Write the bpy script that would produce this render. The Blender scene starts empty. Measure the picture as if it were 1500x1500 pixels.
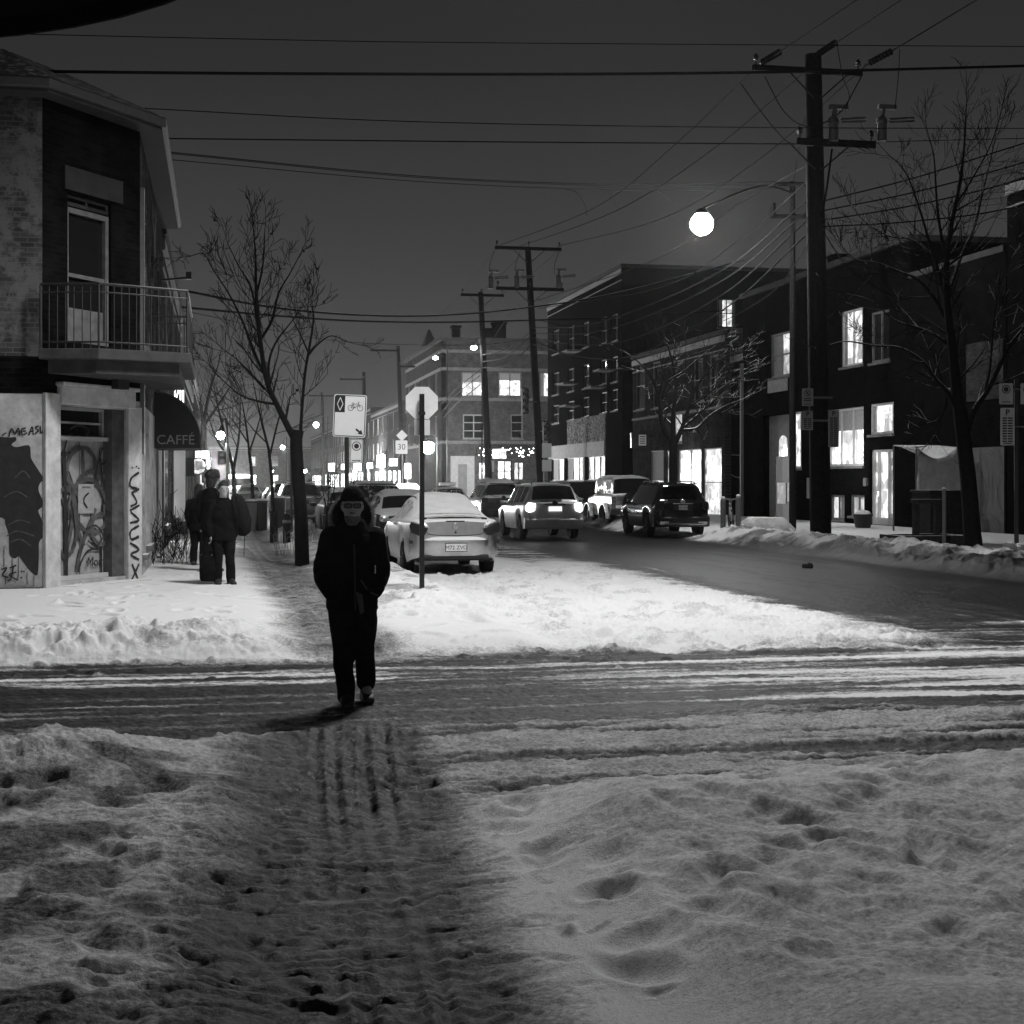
import bpy, bmesh, math, random
import numpy as np
from mathutils import Vector, Matrix
R = math.radians
S = bpy.context.scene
COL = S.collection
random.seed(7)
# ------------------------------------------------------------------ frame
# world: x = across the main street (to the right), y = along it (away), z up
F = 2187.0; HZ = 705.0; CH = 1.75; AN = R(11.1); SA = math.sin(AN); CA = math.cos(AN)
def at(px, py, d):
    cx = (px-750)/F*d
    return Vector((cx*CA+d*SA, -cx*SA+d*CA, CH-(py-HZ)/F*d))
def onv(px, py, v):
    return at(px, py, v/((px-750)/F*CA+SA))
def onu(px, py, u):
    return at(px, py, u/(CA-(px-750)/F*SA))
def gnd(px, py, z=0.0):
    return at(px, py, F*(CH-z)/(py-HZ))
# ------------------------------------------------------------------ materials
MATS = {}
def nodes(name):
    m = bpy.data.materials.new(name); m.use_nodes = True
    nt = m.node_tree; b = nt.nodes['Principled BSDF']
    return m, nt, b
def N(nt, t, **k):
    n = nt.nodes.new(t)
    for a, v in k.items():
        if a in n.inputs.keys(): n.inputs[a].default_value = v
        else: setattr(n, a, v)
    return n
def L(nt, a, b): nt.links.new(a, b)
def g(v): return (v, v, v, 1)
def mat(name, val, rough=.7, var=.25, scale=6, metal=0, bump=.0, spec=.4, snow=0.0, bscale=None):
    """grey surface with mottling; snow>0 lays settled snow on faces that look up"""
    if name in MATS: return MATS[name]
    m, nt, b = nodes(name)
    tc = N(nt, 'ShaderNodeTexCoord')
    nz = N(nt, 'ShaderNodeTexNoise', Scale=scale, Detail=6.0, Roughness=.65)
    L(nt, tc.outputs['Object'], nz.inputs['Vector'])
    mr = N(nt, 'ShaderNodeMapRange'); mr.inputs[1].default_value = .3; mr.inputs[2].default_value = .7
    mr.inputs[3].default_value = val*(1-var); mr.inputs[4].default_value = val*(1+var)
    L(nt, nz.outputs[0], mr.inputs[0])
    out = mr.outputs[0]
    b.inputs['Roughness'].default_value = rough; b.inputs['Metallic'].default_value = metal
    b.inputs['Specular IOR Level'].default_value = spec if rough < .75 else .08
    if snow > 0:
        ge = N(nt, 'ShaderNodeNewGeometry'); sx = N(nt, 'ShaderNodeSeparateXYZ'); L(nt, ge.outputs['Normal'], sx.inputs[0])
        n2 = N(nt, 'ShaderNodeTexNoise', Scale=9.0, Detail=5.0); L(nt, tc.outputs['Object'], n2.inputs['Vector'])
        ad = N(nt, 'ShaderNodeMath', operation='MULTIPLY_ADD'); L(nt, n2.outputs[0], ad.inputs[0]); ad.inputs[1].default_value = .5
        L(nt, sx.outputs['Z'], ad.inputs[2])
        st = N(nt, 'ShaderNodeMapRange'); st.inputs[1].default_value = 1.25-snow; st.inputs[2].default_value = 1.5-snow
        L(nt, ad.outputs[0], st.inputs[0])
        mx = N(nt, 'ShaderNodeMix', data_type='FLOAT'); L(nt, st.outputs[0], mx.inputs[0])
        L(nt, out, mx.inputs[2]); mx.inputs[3].default_value = .8; out = mx.outputs[0]
        mxr = N(nt, 'ShaderNodeMix', data_type='FLOAT'); L(nt, st.outputs[0], mxr.inputs[0]); mxr.inputs[2].default_value = rough; mxr.inputs[3].default_value = .85
        L(nt, mxr.outputs[0], b.inputs['Roughness'])
        if metal:
            mm = N(nt, 'ShaderNodeMath', operation='SUBTRACT'); mm.inputs[0].default_value = 1; L(nt, st.outputs[0], mm.inputs[1])
            L(nt, mm.outputs[0], b.inputs['Metallic'])
    L(nt, out, b.inputs['Base Color'])
    if bump:
        bn = N(nt, 'ShaderNodeTexNoise', Scale=bscale or scale*6, Detail=5.0); L(nt, tc.outputs['Object'], bn.inputs['Vector'])
        bp = N(nt, 'ShaderNodeBump', Strength=bump, Distance=.02); L(nt, bn.outputs[0], bp.inputs['Height']); L(nt, bp.outputs[0], b.inputs['Normal'])
    MATS[name] = m; return m
def brick(name, val, mortar, axis, paint=None, pscale=.8, pth=.5, bump=.5):
    """brickwork; axis = which world axis runs along the wall; paint = worn paint over the bricks"""
    m, nt, b = nodes(name)
    tc = N(nt, 'ShaderNodeTexCoord'); sx = N(nt, 'ShaderNodeSeparateXYZ'); L(nt, tc.outputs['Object'], sx.inputs[0])
    cb = N(nt, 'ShaderNodeCombineXYZ'); L(nt, sx.outputs[axis], cb.inputs[0]); L(nt, sx.outputs['Z'], cb.inputs[1])
    bt = N(nt, 'ShaderNodeTexBrick', Scale=1.0); bt.inputs['Brick Width'].default_value = .21; bt.inputs['Row Height'].default_value = .075
    bt.inputs['Mortar Size'].default_value = .008; bt.inputs['Color1'].default_value = g(val*.7); bt.inputs['Color2'].default_value = g(val*1.3); bt.inputs['Mortar'].default_value = g(mortar)
    L(nt, cb.outputs[0], bt.inputs['Vector'])
    out = bt.outputs['Color']
    nz = N(nt, 'ShaderNodeTexNoise', Scale=1.7, Detail=6.0); L(nt, tc.outputs['Object'], nz.inputs['Vector'])
    mr = N(nt, 'ShaderNodeMapRange'); mr.inputs[1].default_value = .3; mr.inputs[2].default_value = .7; mr.inputs[3].default_value = .6; mr.inputs[4].default_value = 1.3
    L(nt, nz.outputs[0], mr.inputs[0])
    mu = N(nt, 'ShaderNodeMix', data_type='RGBA', blend_type='MULTIPLY'); mu.inputs[0].default_value = 1; L(nt, out, mu.inputs[6]); L(nt, mr.outputs[0], mu.inputs[7]); out = mu.outputs[2]
    if paint is not None:
        n2 = N(nt, 'ShaderNodeTexNoise', Scale=pscale, Detail=9.0, Roughness=.72); L(nt, tc.outputs['Object'], n2.inputs['Vector'])
        ad = N(nt, 'ShaderNodeMath', operation='MULTIPLY_ADD'); L(nt, bt.outputs['Fac'], ad.inputs[0]); ad.inputs[1].default_value = -.035; L(nt, n2.outputs[0], ad.inputs[2])
        st = N(nt, 'ShaderNodeMapRange'); st.inputs[1].default_value = pth-.03; st.inputs[2].default_value = pth+.04; L(nt, ad.outputs[0], st.inputs[0])
        mx = N(nt, 'ShaderNodeMix', data_type='RGBA'); L(nt, st.outputs[0], mx.inputs[0]); L(nt, out, mx.inputs[6]); mx.inputs[7].default_value = g(paint); out = mx.outputs[2]
    L(nt, out, b.inputs['Base Color']); b.inputs['Roughness'].default_value = .9; b.inputs['Specular IOR Level'].default_value = .0
    bp = N(nt, 'ShaderNodeBump', Strength=bump, Distance=.012); iv = N(nt, 'ShaderNodeMath', operation='SUBTRACT'); iv.inputs[0].default_value = 1; L(nt, bt.outputs['Fac'], iv.inputs[1])
    L(nt, iv.outputs[0], bp.inputs['Height']); L(nt, bp.outputs[0], b.inputs['Normal'])
    MATS[name] = m; return m
def emit(name, strength, val=.9, curtain=0.0, scale=2.0, axis='Y'):
    m, nt, b = nodes(name)
    b.inputs['Base Color'].default_value = g(val*.5); b.inputs['Emission Color'].default_value = g(1)
    if curtain:
        tc = N(nt, 'ShaderNodeTexCoord'); mp = N(nt, 'ShaderNodeMapping'); L(nt, tc.outputs['Object'], mp.inputs['Vector'])
        mp.inputs['Scale'].default_value = (3, 3, 1.1)
        nz = N(nt, 'ShaderNodeTexNoise', Scale=scale, Detail=4.0, Roughness=.6); L(nt, mp.outputs[0], nz.inputs['Vector'])
        mr = N(nt, 'ShaderNodeMapRange'); mr.inputs[1].default_value = .35; mr.inputs[2].default_value = .62
        mr.inputs[3].default_value = strength*(1-curtain); mr.inputs[4].default_value = strength
        L(nt, nz.outputs[0], mr.inputs[0])
        vo = N(nt, 'ShaderNodeTexVoronoi', Scale=1.1); vo.distance = 'CHEBYCHEV'; L(nt, tc.outputs['Object'], vo.inputs['Vector'])
        v2 = N(nt, 'ShaderNodeTexVoronoi', Scale=3.3); v2.distance = 'CHEBYCHEV'; L(nt, tc.outputs['Object'], v2.inputs['Vector'])
        s1 = N(nt, 'ShaderNodeSeparateColor'); L(nt, vo.outputs['Color'], s1.inputs[0]); s2 = N(nt, 'ShaderNodeSeparateColor'); L(nt, v2.outputs['Color'], s2.inputs[0])
        pm_ = N(nt, 'ShaderNodeMath', operation='MULTIPLY'); L(nt, s1.outputs[0], pm_.inputs[0]); L(nt, s2.outputs[1], pm_.inputs[1])
        m2 = N(nt, 'ShaderNodeMapRange'); m2.inputs[1].default_value = .02; m2.inputs[2].default_value = .35; m2.inputs[3].default_value = .22; m2.inputs[4].default_value = 1.15; L(nt, pm_.outputs[0], m2.inputs[0])
        m3 = N(nt, 'ShaderNodeMath', operation='MULTIPLY'); L(nt, mr.outputs[0], m3.inputs[0]); L(nt, m2.outputs[0], m3.inputs[1]); L(nt, m3.outputs[0], b.inputs['Emission Strength'])
    else: b.inputs['Emission Strength'].default_value = strength
    MATS[name] = m; return m
def glass(name, val=.02, rough=.08, frost=0.0):
    m, nt, b = nodes(name)
    b.inputs['Base Color'].default_value = g(val); b.inputs['Roughness'].default_value = rough; b.inputs['Specular IOR Level'].default_value = .6
    if frost:
        tc = N(nt, 'ShaderNodeTexCoord'); nz = N(nt, 'ShaderNodeTexNoise', Scale=7.0, Detail=7.0, Roughness=.7); L(nt, tc.outputs['Object'], nz.inputs['Vector'])
        mr = N(nt, 'ShaderNodeMapRange'); mr.inputs[1].default_value = .62-frost*.3; mr.inputs[2].default_value = .75-frost*.3; mr.inputs[3].default_value = val; mr.inputs[4].default_value = .75
        L(nt, nz.outputs[0], mr.inputs[0]); L(nt, mr.outputs[0], b.inputs['Base Color'])
        mr2 = N(nt, 'ShaderNodeMapRange'); mr2.inputs[1].default_value = .62-frost*.3; mr2.inputs[2].default_value = .75-frost*.3; mr2.inputs[3].default_value = rough; mr2.inputs[4].default_value = .8
        L(nt, nz.outputs[0], mr2.inputs[0]); L(nt, mr2.outputs[0], b.inputs['Roughness'])
    MATS[name] = m; return m
M = dict(
    snow=mat('snow', .78, .85, .08, 5, bump=.5, bscale=40),
    wood=mat('pole_wood', .011, .9, .5, 9, bump=.5), steel=mat('galvanised', .16, .5, .2, 8, metal=.6), dark=mat('dark_metal', .02, .5, .3, 10),
    black=mat('black_paint', .012, .35, .2, 8), rubber=mat('rubber', .02, .85, .3, 20), wire=mat('cable', .008, .9, .2, 5),
    wiresnow=mat('snowed_cable', .008, .9, .2, 5, snow=.40), bark=mat('bark', .008, .95, .5, 14, bump=.6), barksnow2=mat('bark_light_snow', .009, .95, .5, 14, bump=.6, snow=.36), barksnow=mat('bark_snow', .009, .95, .5, 14, bump=.6, snow=.60),
    white=mat('white_board', .5, .7, .12, 3, bump=.1), grey=mat('grey_board', .14, .7, .2, 3, bump=.1), pale=mat('pale_stone', .32, .85, .2, 4, bump=.25),
    concrete=mat('concrete', .16, .9, .3, 5, bump=.3, snow=.4), asph=mat('tar_roof', .05, .9, .3, 4, snow=.5),
    signw=mat('sign_white', .72, .45, .05, 4), ink=mat('sign_ink', .012, .6, .1, 4), alu=mat('aluminium', .85, .5, .12, 4),
    paintw=mat('old_white_paint', .40, .9, .45, 2.2, bump=.35), graff=mat('spray_black', .02, .7, .4, 8), graffg=mat('spray_grey', .085, .8, .5, 5),
    doorgrey=mat('door_pale', .32, .75, .3, 4, bump=.1), roofm=mat('roof_metal', .05, .6, .25, 3, snow=.12), soffit=mat('soffit', .05, .8, .15, 4),
    fabric=mat('black_fabric', .009, .95, .6, 12, bump=.5), fabric2=mat('dark_trousers', .012, .9, .5, 14, bump=.4), skin=mat('skin', .42, .55, .12, 14), fur=mat('fur_trim', .3, .95, .5, 30),
    leather=mat('boot_leather', .03, .45, .4, 12, bump=.3), hair=mat('hair', .02, .7, .4, 30), scarf=mat('scarf', .05, .95, .5, 20, bump=.4),
    canvas=mat('awning_canvas', .012, .9, .2, 5), tarp=mat('pale_tarp', .5, .75, .2, 4, bump=.35, snow=.25),
    chrome=mat('chrome', .6, .22, .1, 4, metal=.9), glass=glass('dark_glass', .012), carglass=glass('car_glass', .01, .05), frost=glass('frosted_glass', .02, .1, .9), frost2=glass('half_frosted_glass', .02, .1, .35),
    lensr=mat('dark_lens', .02, .35, .3, 20, spec=.25), lensoff=mat('grey_lens', .1, .2, .2, 20), plastic=mat('black_plastic', .02, .6, .2, 10),
    lit=emit('lit_window', 1.5, curtain=.7), litb=emit('bright_window', 2.0, curtain=.62, scale=1.2), litd=emit('dim_window', .5, curtain=.8), litm=emit('half_lit', 1.0, curtain=.75, scale=4),
    trim=mat('trim_paint', .55, .9, .35, 2.6, bump=.3), lamp=emit('lamp_lens', 300), lampf=emit('far_lamp_lens', 40), neon=emit('neon_tube', 2.5), shopf=emit('far_shop', 8, curtain=.45, scale=1.6), shop=emit('shop_glow', 1.1, curtain=.9, scale=2.2), shopb=emit('shop_bright', 3, curtain=.75, scale=1.8),
    brake=emit('tail_lamp_on', 9), head=emit('head_lamp_on', 160), plateon=emit('lit_plate', 1.4), tiny=emit('fairy_light', 10),
)
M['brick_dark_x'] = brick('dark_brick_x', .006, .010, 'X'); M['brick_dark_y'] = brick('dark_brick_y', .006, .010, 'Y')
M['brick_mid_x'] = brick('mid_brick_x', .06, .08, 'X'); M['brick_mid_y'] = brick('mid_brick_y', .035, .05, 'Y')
M['brick_worn_x'] = brick('worn_white_brick', .06, .1, 'X', paint=.12, pscale=2.3, pth=.50)
M['brick_side'] = brick('side_brick', .05, .07, 'Y', paint=.2, pscale=1.1, pth=.56)
# ------------------------------------------------------------------ object helpers
ORG = {}
def tag(o, label=None, cat=None, group=None, kind=None):
    if label: o['label'] = label
    if cat: o['category'] = cat
    if group: o['group'] = group
    if kind: o['kind'] = kind
    return o
def thing(name, label, cat, loc, group=None):
    o = bpy.data.objects.new(name, None); COL.objects.link(o); o.location = loc; o.empty_display_size = .2
    ORG[o.name] = Vector(loc); return tag(o, label, cat, group)
def org(o):
    while o.parent: o = o.parent
    return ORG.get(o.name, Vector((0, 0, 0)))
class MB:
    def __init__(s): s.v = []; s.f = []
    def add(s, vs, fs):
        k = len(s.v); s.v += [tuple(p) for p in vs]; s.f += [tuple(i+k for i in f) for f in fs]
    def box(s, lo, hi, T=None):
        x0, y0, z0 = lo; x1, y1, z1 = hi
        vs = [Vector(p) for p in ((x0,y0,z0),(x1,y0,z0),(x1,y1,z0),(x0,y1,z0),(x0,y0,z1),(x1,y0,z1),(x1,y1,z1),(x0,y1,z1))]
        if T: vs = [T(p) for p in vs]
        s.add(vs, [(0,3,2,1),(4,5,6,7),(0,1,5,4),(1,2,6,5),(2,3,7,6),(3,0,4,7)]); return s
    def cbox(s, c, h, rz=0):
        c = Vector(c); ca, sa = math.cos(rz), math.sin(rz)
        return s.box((-h[0],-h[1],-h[2]), h, lambda p: Vector((c.x+p.x*ca-p.y*sa, c.y+p.x*sa+p.y*ca, c.z+p.z)))
    def tube(s, pts, r, n=6, cap=True):
        pts = [Vector(p) for p in pts]; m = len(pts)
        rr = r if isinstance(r, (list, tuple)) else [r]*m
        prev = None; k = len(s.v)
        for i, p in enumerate(pts):
            t = (pts[min(i+1, m-1)]-pts[max(i-1, 0)])
            t = t.normalized() if t.length > 1e-9 else Vector((0,0,1))
            if prev is None:
                a = t.orthogonal().normalized()
            else:
                a = prev - t*prev.dot(t); a = a.normalized() if a.length > 1e-6 else t.orthogonal().normalized()
            prev = a; b = t.cross(a)
            for j in range(n):
                th = 2*math.pi*j/n
                s.v.append(tuple(p+(a*math.cos(th)+b*math.sin(th))*rr[i]))
        for i in range(m-1):
            for j in range(n):
                s.f.append((k+i*n+j, k+i*n+(j+1)%n, k+(i+1)*n+(j+1)%n, k+(i+1)*n+j))
        if cap:
            s.f.append(tuple(k+j for j in reversed(range(n)))); s.f.append(tuple(k+(m-1)*n+j for j in range(n)))
        return s
    def loft(s, rings, cap=True):
        n = len(rings[0]); k = len(s.v)
        for r in rings: s.v += [tuple(p) for p in r]
        for i in range(len(rings)-1):
            for j in range(n):
                s.f.append((k+i*n+j, k+i*n+(j+1)%n, k+(i+1)*n+(j+1)%n, k+(i+1)*n+j))
        if cap:
            s.f.append(tuple(k+j for j in reversed(range(n)))); s.f.append(tuple(k+(len(rings)-1)*n+j for j in range(n)))
        return s
    def oval(s, secs, n=20, T=None):
        """stack of horizontal ovals (cx, cy, z, rx, ry)"""
        rr = []
        for cx, cy, z, rx, ry in secs:
            ring = [Vector((cx+rx*math.cos(2*math.pi*j/n), cy+ry*math.sin(2*math.pi*j/n), z)) for j in range(n)]
            rr.append([T(p) for p in ring] if T else ring)
        return s.loft(rr)
    def ell(s, c, r, n=14, m=9, T=None):
        c = Vector(c); secs = []
        for i in range(m+1):
            a = -math.pi/2+math.pi*i/m; a = max(min(a, 1.52), -1.52)
            secs.append((c.x, c.y, c.z+r[2]*math.sin(a), r[0]*math.cos(a), r[1]*math.cos(a)))
        return s.oval(secs, n, T)
    def lathe(s, prof, c=(0,0,0), axis='z', n=20):
        c = Vector(c); rr = []
        for r, h in prof:
            ring = []
            for j in range(n):
                a = 2*math.pi*j/n; x, y = r*math.cos(a), r*math.sin(a)
                ring.append(c+(Vector((x,y,h)) if axis == 'z' else Vector((h,x,y)) if axis == 'x' else Vector((y,h,x))))
            rr.append(ring)
        return s.loft(rr)
    def prism(s, poly, z0, z1):
        return s.loft([[Vector((p[0],p[1],z0)) for p in poly], [Vector((p[0],p[1],z1)) for p in poly]])
    def plate(s, pts, nrm, th):
        """flat outline (3-D points) given thickness th along nrm"""
        nrm = Vector(nrm)*th
        return s.loft([[Vector(p) for p in pts], [Vector(p)+nrm for p in pts]])
    def build(s, name, m, parent=None, smooth=False, bevel=0, label=None):
        o0 = org(parent) if parent else Vector((0,0,0))
        me = bpy.data.meshes.new(name)
        me.from_pydata([(p[0]-o0.x, p[1]-o0.y, p[2]-o0.z) for p in s.v], [], s.f)
        bm = bmesh.new(); bm.from_mesh(me); bmesh.ops.recalc_face_normals(bm, faces=bm.faces); bm.to_mesh(me); bm.free()
        for mm in (m if isinstance(m, (list, tuple)) else [m]): me.materials.append(mm)
        if smooth:
            me.polygons.foreach_set('use_smooth', [True]*len(me.polygons))
            try: me.set_sharp_from_angle(angle=R(40))
            except Exception: pass
        o = bpy.data.objects.new(name, me); COL.objects.link(o)
        if parent: o.parent = parent
        if bevel:
            b = o.modifiers.new('bevel', 'BEVEL'); b.width = bevel; b.segments = 2; b.limit_method = 'ANGLE'
        if label: o['label'] = label
        return o
def copy_tree(o, parent=None):
    c = o.copy(); COL.objects.link(c)
    if parent: c.parent = parent
    else: ORG[c.name] = ORG.get(o.name, Vector((0,0,0))).copy()
    for ch in list(o.children): copy_tree(ch, c)
    return c
def remesh(mb, voxel, name, m, parent, smooth=6):
    """one continuous skin over overlapping shapes"""
    o = mb.build(name, m, parent)
    r = o.modifiers.new('r', 'REMESH'); r.mode = 'VOXEL'; r.voxel_size = voxel
    if smooth:
        k = o.modifiers.new('s', 'SMOOTH'); k.factor = .5; k.iterations = smooth
    dg = bpy.context.evaluated_depsgraph_get(); dg.update()
    me = bpy.data.meshes.new_from_object(o.evaluated_get(dg))
    o.modifiers.clear(); old = o.data; o.data = me; bpy.data.meshes.remove(old)
    me.polygons.foreach_set('use_smooth', [True]*len(me.polygons))
    if not me.materials: me.materials.append(m)
    return o
def text(body, name, m, parent, p, right, up, size, th=.004, align='CENTER', shear=0, bold=0):
    """lettering laid flat at p, reading along right"""
    cu = bpy.data.curves.new(name, 'FONT'); cu.body = body; cu.size = size; cu.align_x = align; cu.align_y = 'CENTER'; cu.extrude = th; cu.shear = shear; cu.offset = bold
    cu.resolution_u = 3
    t = bpy.data.objects.new(name, cu); COL.objects.link(t)
    dg = bpy.context.evaluated_depsgraph_get(); dg.update()
    me = bpy.data.meshes.new_from_object(t.evaluated_get(dg)); bpy.data.objects.remove(t)
    right = Vector(right).normalized(); up = Vector(up).normalized(); n = right.cross(up).normalized(); up = n.cross(right)
    mt = Matrix((right, up, n)).transposed().to_4x4(); mt.translation = Vector(p)-(org(parent) if parent else Vector((0,0,0)))
    me.transform(mt); me.materials.clear(); me.materials.append(m)
    o = bpy.data.objects.new(name, me); COL.objects.link(o)
    if parent: o.parent = parent
    return o
class Face:
    """a vertical wall plane from plan point P0 to P1, outside towards the street corner where the camera stands"""
    def __init__(s, P0, P1, toward=(0,0)):
        s.P0 = Vector((P0[0], P0[1])); s.P1 = Vector((P1[0], P1[1])); s.e = (s.P1-s.P0); s.len = s.e.length; s.e.normalize()
        n = Vector((s.e.y, -s.e.x))
        if n.dot(Vector(toward)-s.P0) < 0: n = -n
        s.n = n
    def pt(s, a, off, z): p = s.P0+s.e*a+s.n*off; return Vector((p.x, p.y, z))
    def hit(s, px, py):
        t = (px-750)/F; r = Vector((t*CA+SA, -t*SA+CA))
        det = r.x*(-s.e.y)+r.y*s.e.x
        d = (s.P0.x*(-s.e.y)+s.P0.y*s.e.x)/det
        p = r*d
        return (p-s.P0).dot(s.e), CH-(py-HZ)/F*d, d
    def rect(s, x0, y0, x1, y1):
        a = s.hit(x0, y0)[0]; b = s.hit(x1, y0)[0]; mx = (x0+x1)/2
        za = s.hit(mx, y1)[1]; zb = s.hit(mx, y0)[1]
        return min(a,b), max(a,b), za, zb
    def box(s, mb, a0, a1, o0, o1, z0, z1):
        mb.box((a0,o0,z0), (a1,o1,z1), lambda p: s.pt(p.x, p.y, p.z)); return mb
    @property
    def right(s):
        r = Vector((s.e.x, s.e.y, 0)); up = Vector((0,0,1)); n = Vector((s.n.x, s.n.y, 0))
        return r if r.cross(up).dot(n) > 0 else -r
    @property
    def n3(s): return Vector((s.n.x, s.n.y, 0))
def wall(face, root, m, z0, z1, ops, depth=.18, thick=.4, name='wall'):
    """wall slab with real openings (a0,a1,z0,z1) and reveals"""
    mb = MB(); A = sorted({0.0, face.len, *[o[0] for o in ops], *[o[1] for o in ops]}); Z = sorted({z0, z1, *[o[2] for o in ops], *[o[3] for o in ops]})
    A = [a for a in A if 0 <= a <= face.len]; Z = [z for z in Z if z0 <= z <= z1]
    for i in range(len(A)-1):
        for j in range(len(Z)-1):
            ca, cz = (A[i]+A[i+1])/2, (Z[j]+Z[j+1])/2
            if any(o[0] < ca < o[1] and o[2] < cz < o[3] for o in ops): continue
            mb.add([face.pt(A[i],0,Z[j]), face.pt(A[i+1],0,Z[j]), face.pt(A[i+1],0,Z[j+1]), face.pt(A[i],0,Z[j+1])], [(0,1,2,3)])
    for a0, a1, b0, b1 in [o[:4] for o in ops]:
        f = [face.pt(a0,0,b0), face.pt(a1,0,b0), face.pt(a1,0,b1), face.pt(a0,0,b1)]; k = [face.pt(a0,-depth,b0), face.pt(a1,-depth,b0), face.pt(a1,-depth,b1), face.pt(a0,-depth,b1)]
        mb.add(f+k, [(0,1,5,4),(1,2,6,5),(2,3,7,6),(3,0,4,7)])
    f = [face.pt(0,0,z0), face.pt(face.len,0,z0), face.pt(face.len,0,z1), face.pt(0,0,z1)]; k = [face.pt(0,-thick,z0), face.pt(face.len,-thick,z0), face.pt(face.len,-thick,z1), face.pt(0,-thick,z1)]
    mb.add(f+k, [(1,2,6,5),(2,3,7,6),(3,0,4,7)])
    return mb.build(name, m, root)
def window(face, root, op, nx=2, ny=2, fm=None, pm=None, fw=.06, depth=.13, sill=True, name='window'):
    a0, a1, z0, z1 = op[:4]; fm = fm or M['grey']; pm = pm or M['glass']
    mb = MB()
    face.box(mb, a0+.004, a0+fw, -depth, -depth+.07, z0+.004, z1-.004); face.box(mb, a1-fw, a1-.004, -depth, -depth+.07, z0+.004, z1-.004)
    face.box(mb, a0+fw, a1-fw, -depth, -depth+.07, z0+.004, z0+fw); face.box(mb, a0+fw, a1-fw, -depth, -depth+.07, z1-fw, z1-.004)
    for i in range(1, nx):
        c = a0+(a1-a0)*i/nx; face.box(mb, c-fw*.4, c+fw*.4, -depth+.003, -depth+.06, z0+fw, z1-fw)
    for j in range(1, ny):
        c = z0+(z1-z0)*j/ny; face.box(mb, a0+fw, a1-fw, -depth+.006, -depth+.055, c-fw*.35, c+fw*.35)
    w = mb.build(name, fm, root)
    p = MB(); face.box(p, a0+.01, a1-.01, -depth-.03, -depth-.006, z0+.01, z1-.01); p.build('pane', pm, w)
    if pm in (M['lit'], M['litb'], M['litm']) and nx+ny < 9:
        rg_ = random.Random(int(a0*91+z0*37)); w_ = a1-a0; cm = mat('curtain_cloth', .35, .9, .2, 8)
        kind = rg_.choice(('drape', 'drape', 'blind', 'half'))
        for s_ in ((0, 1) if kind == 'drape' else (rg_.choice((0, 1)),)):
            q = MB(); k_ = 14; ww = w_*(rg_.uniform(.14, .3) if kind == 'drape' else .45 if kind == 'half' else .98); zt_ = z1-.02; zb_ = z0+.02 if kind != 'blind' else z1-(z1-z0)*rg_.uniform(.25, .5)
            ln_ = [(a0+.01+ww*i/k_ if s_ == 0 else a1-.01-ww*i/k_, -depth-.004+.003*(i % 2)*(kind != 'blind')) for i in range(k_+1)]
            q.add([face.pt(a, o, z) for z in (zb_, zt_) for a, o in ln_], [(i, i+1, k_+2+i, k_+1+i) for i in range(k_)])
            q.build('curtain', cm, w)
    if sill:
        q = MB(); face.box(q, a0-.06, a1+.06, -.05, .09, z0-.09, z0-.004); q.build('sill', M['concrete'], w)
    return w
def catmull(pts, k=10):
    pts = [Vector(p) for p in pts]
    if len(pts) == 2: return [pts[0].lerp(pts[1], i/k) for i in range(k+1)]
    P = [pts[0]*2-pts[1]]+pts+[pts[-1]*2-pts[-2]]; out = []
    for i in range(1, len(P)-2):
        for j in range(k):
            t = j/k; a, b, c, d = P[i-1], P[i], P[i+1], P[i+2]
            out.append(.5*((2*b)+(c-a)*t+(2*a-5*b+4*c-d)*t*t+(3*b-a-3*c+d)*t**3))
    out.append(pts[-1]); return out
# ------------------------------------------------------------------ ground height
def vnoise(x, y, seed):
    xi = np.floor(x).astype(np.int64); yi = np.floor(y).astype(np.int64); fx = x-xi; fy = y-yi
    fx = fx*fx*(3-2*fx); fy = fy*fy*(3-2*fy)
    def h(a, b):
        n = (a*374761393+b*668265263+seed*974711) & 0xffffffff
        n = ((n ^ (n >> 13))*1274126177) & 0xffffffff
        return ((n ^ (n >> 16)) & 0xffff)/65535.0
    return (h(xi,yi)*(1-fx)+h(xi+1,yi)*fx)*(1-fy)+(h(xi,yi+1)*(1-fx)+h(xi+1,yi+1)*fx)*fy
def fbm(x, y, seed, octv=4, gain=.5):
    s = 0; a = 1; t = 0
    for i in range(octv):
        s = s+a*vnoise(x*2**i, y*2**i, seed+i*17); t += a; a *= gain
    return s/t
def sst(e0, e1, x):
    t = np.clip((x-e0)/(e1-e0), 0, 1); return t*t*(3-2*t)
def band(x, a, b, w): return sst(a-w, a+w, x)*(1-sst(b-w, b+w, x))
def farL0(v, u): return band(u, 14.9, 16.8, .4)*(1-sst(-.2, .9, v))*.14*(fbm(v*5, u*4, 46, 3, .6)-.5)
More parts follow.
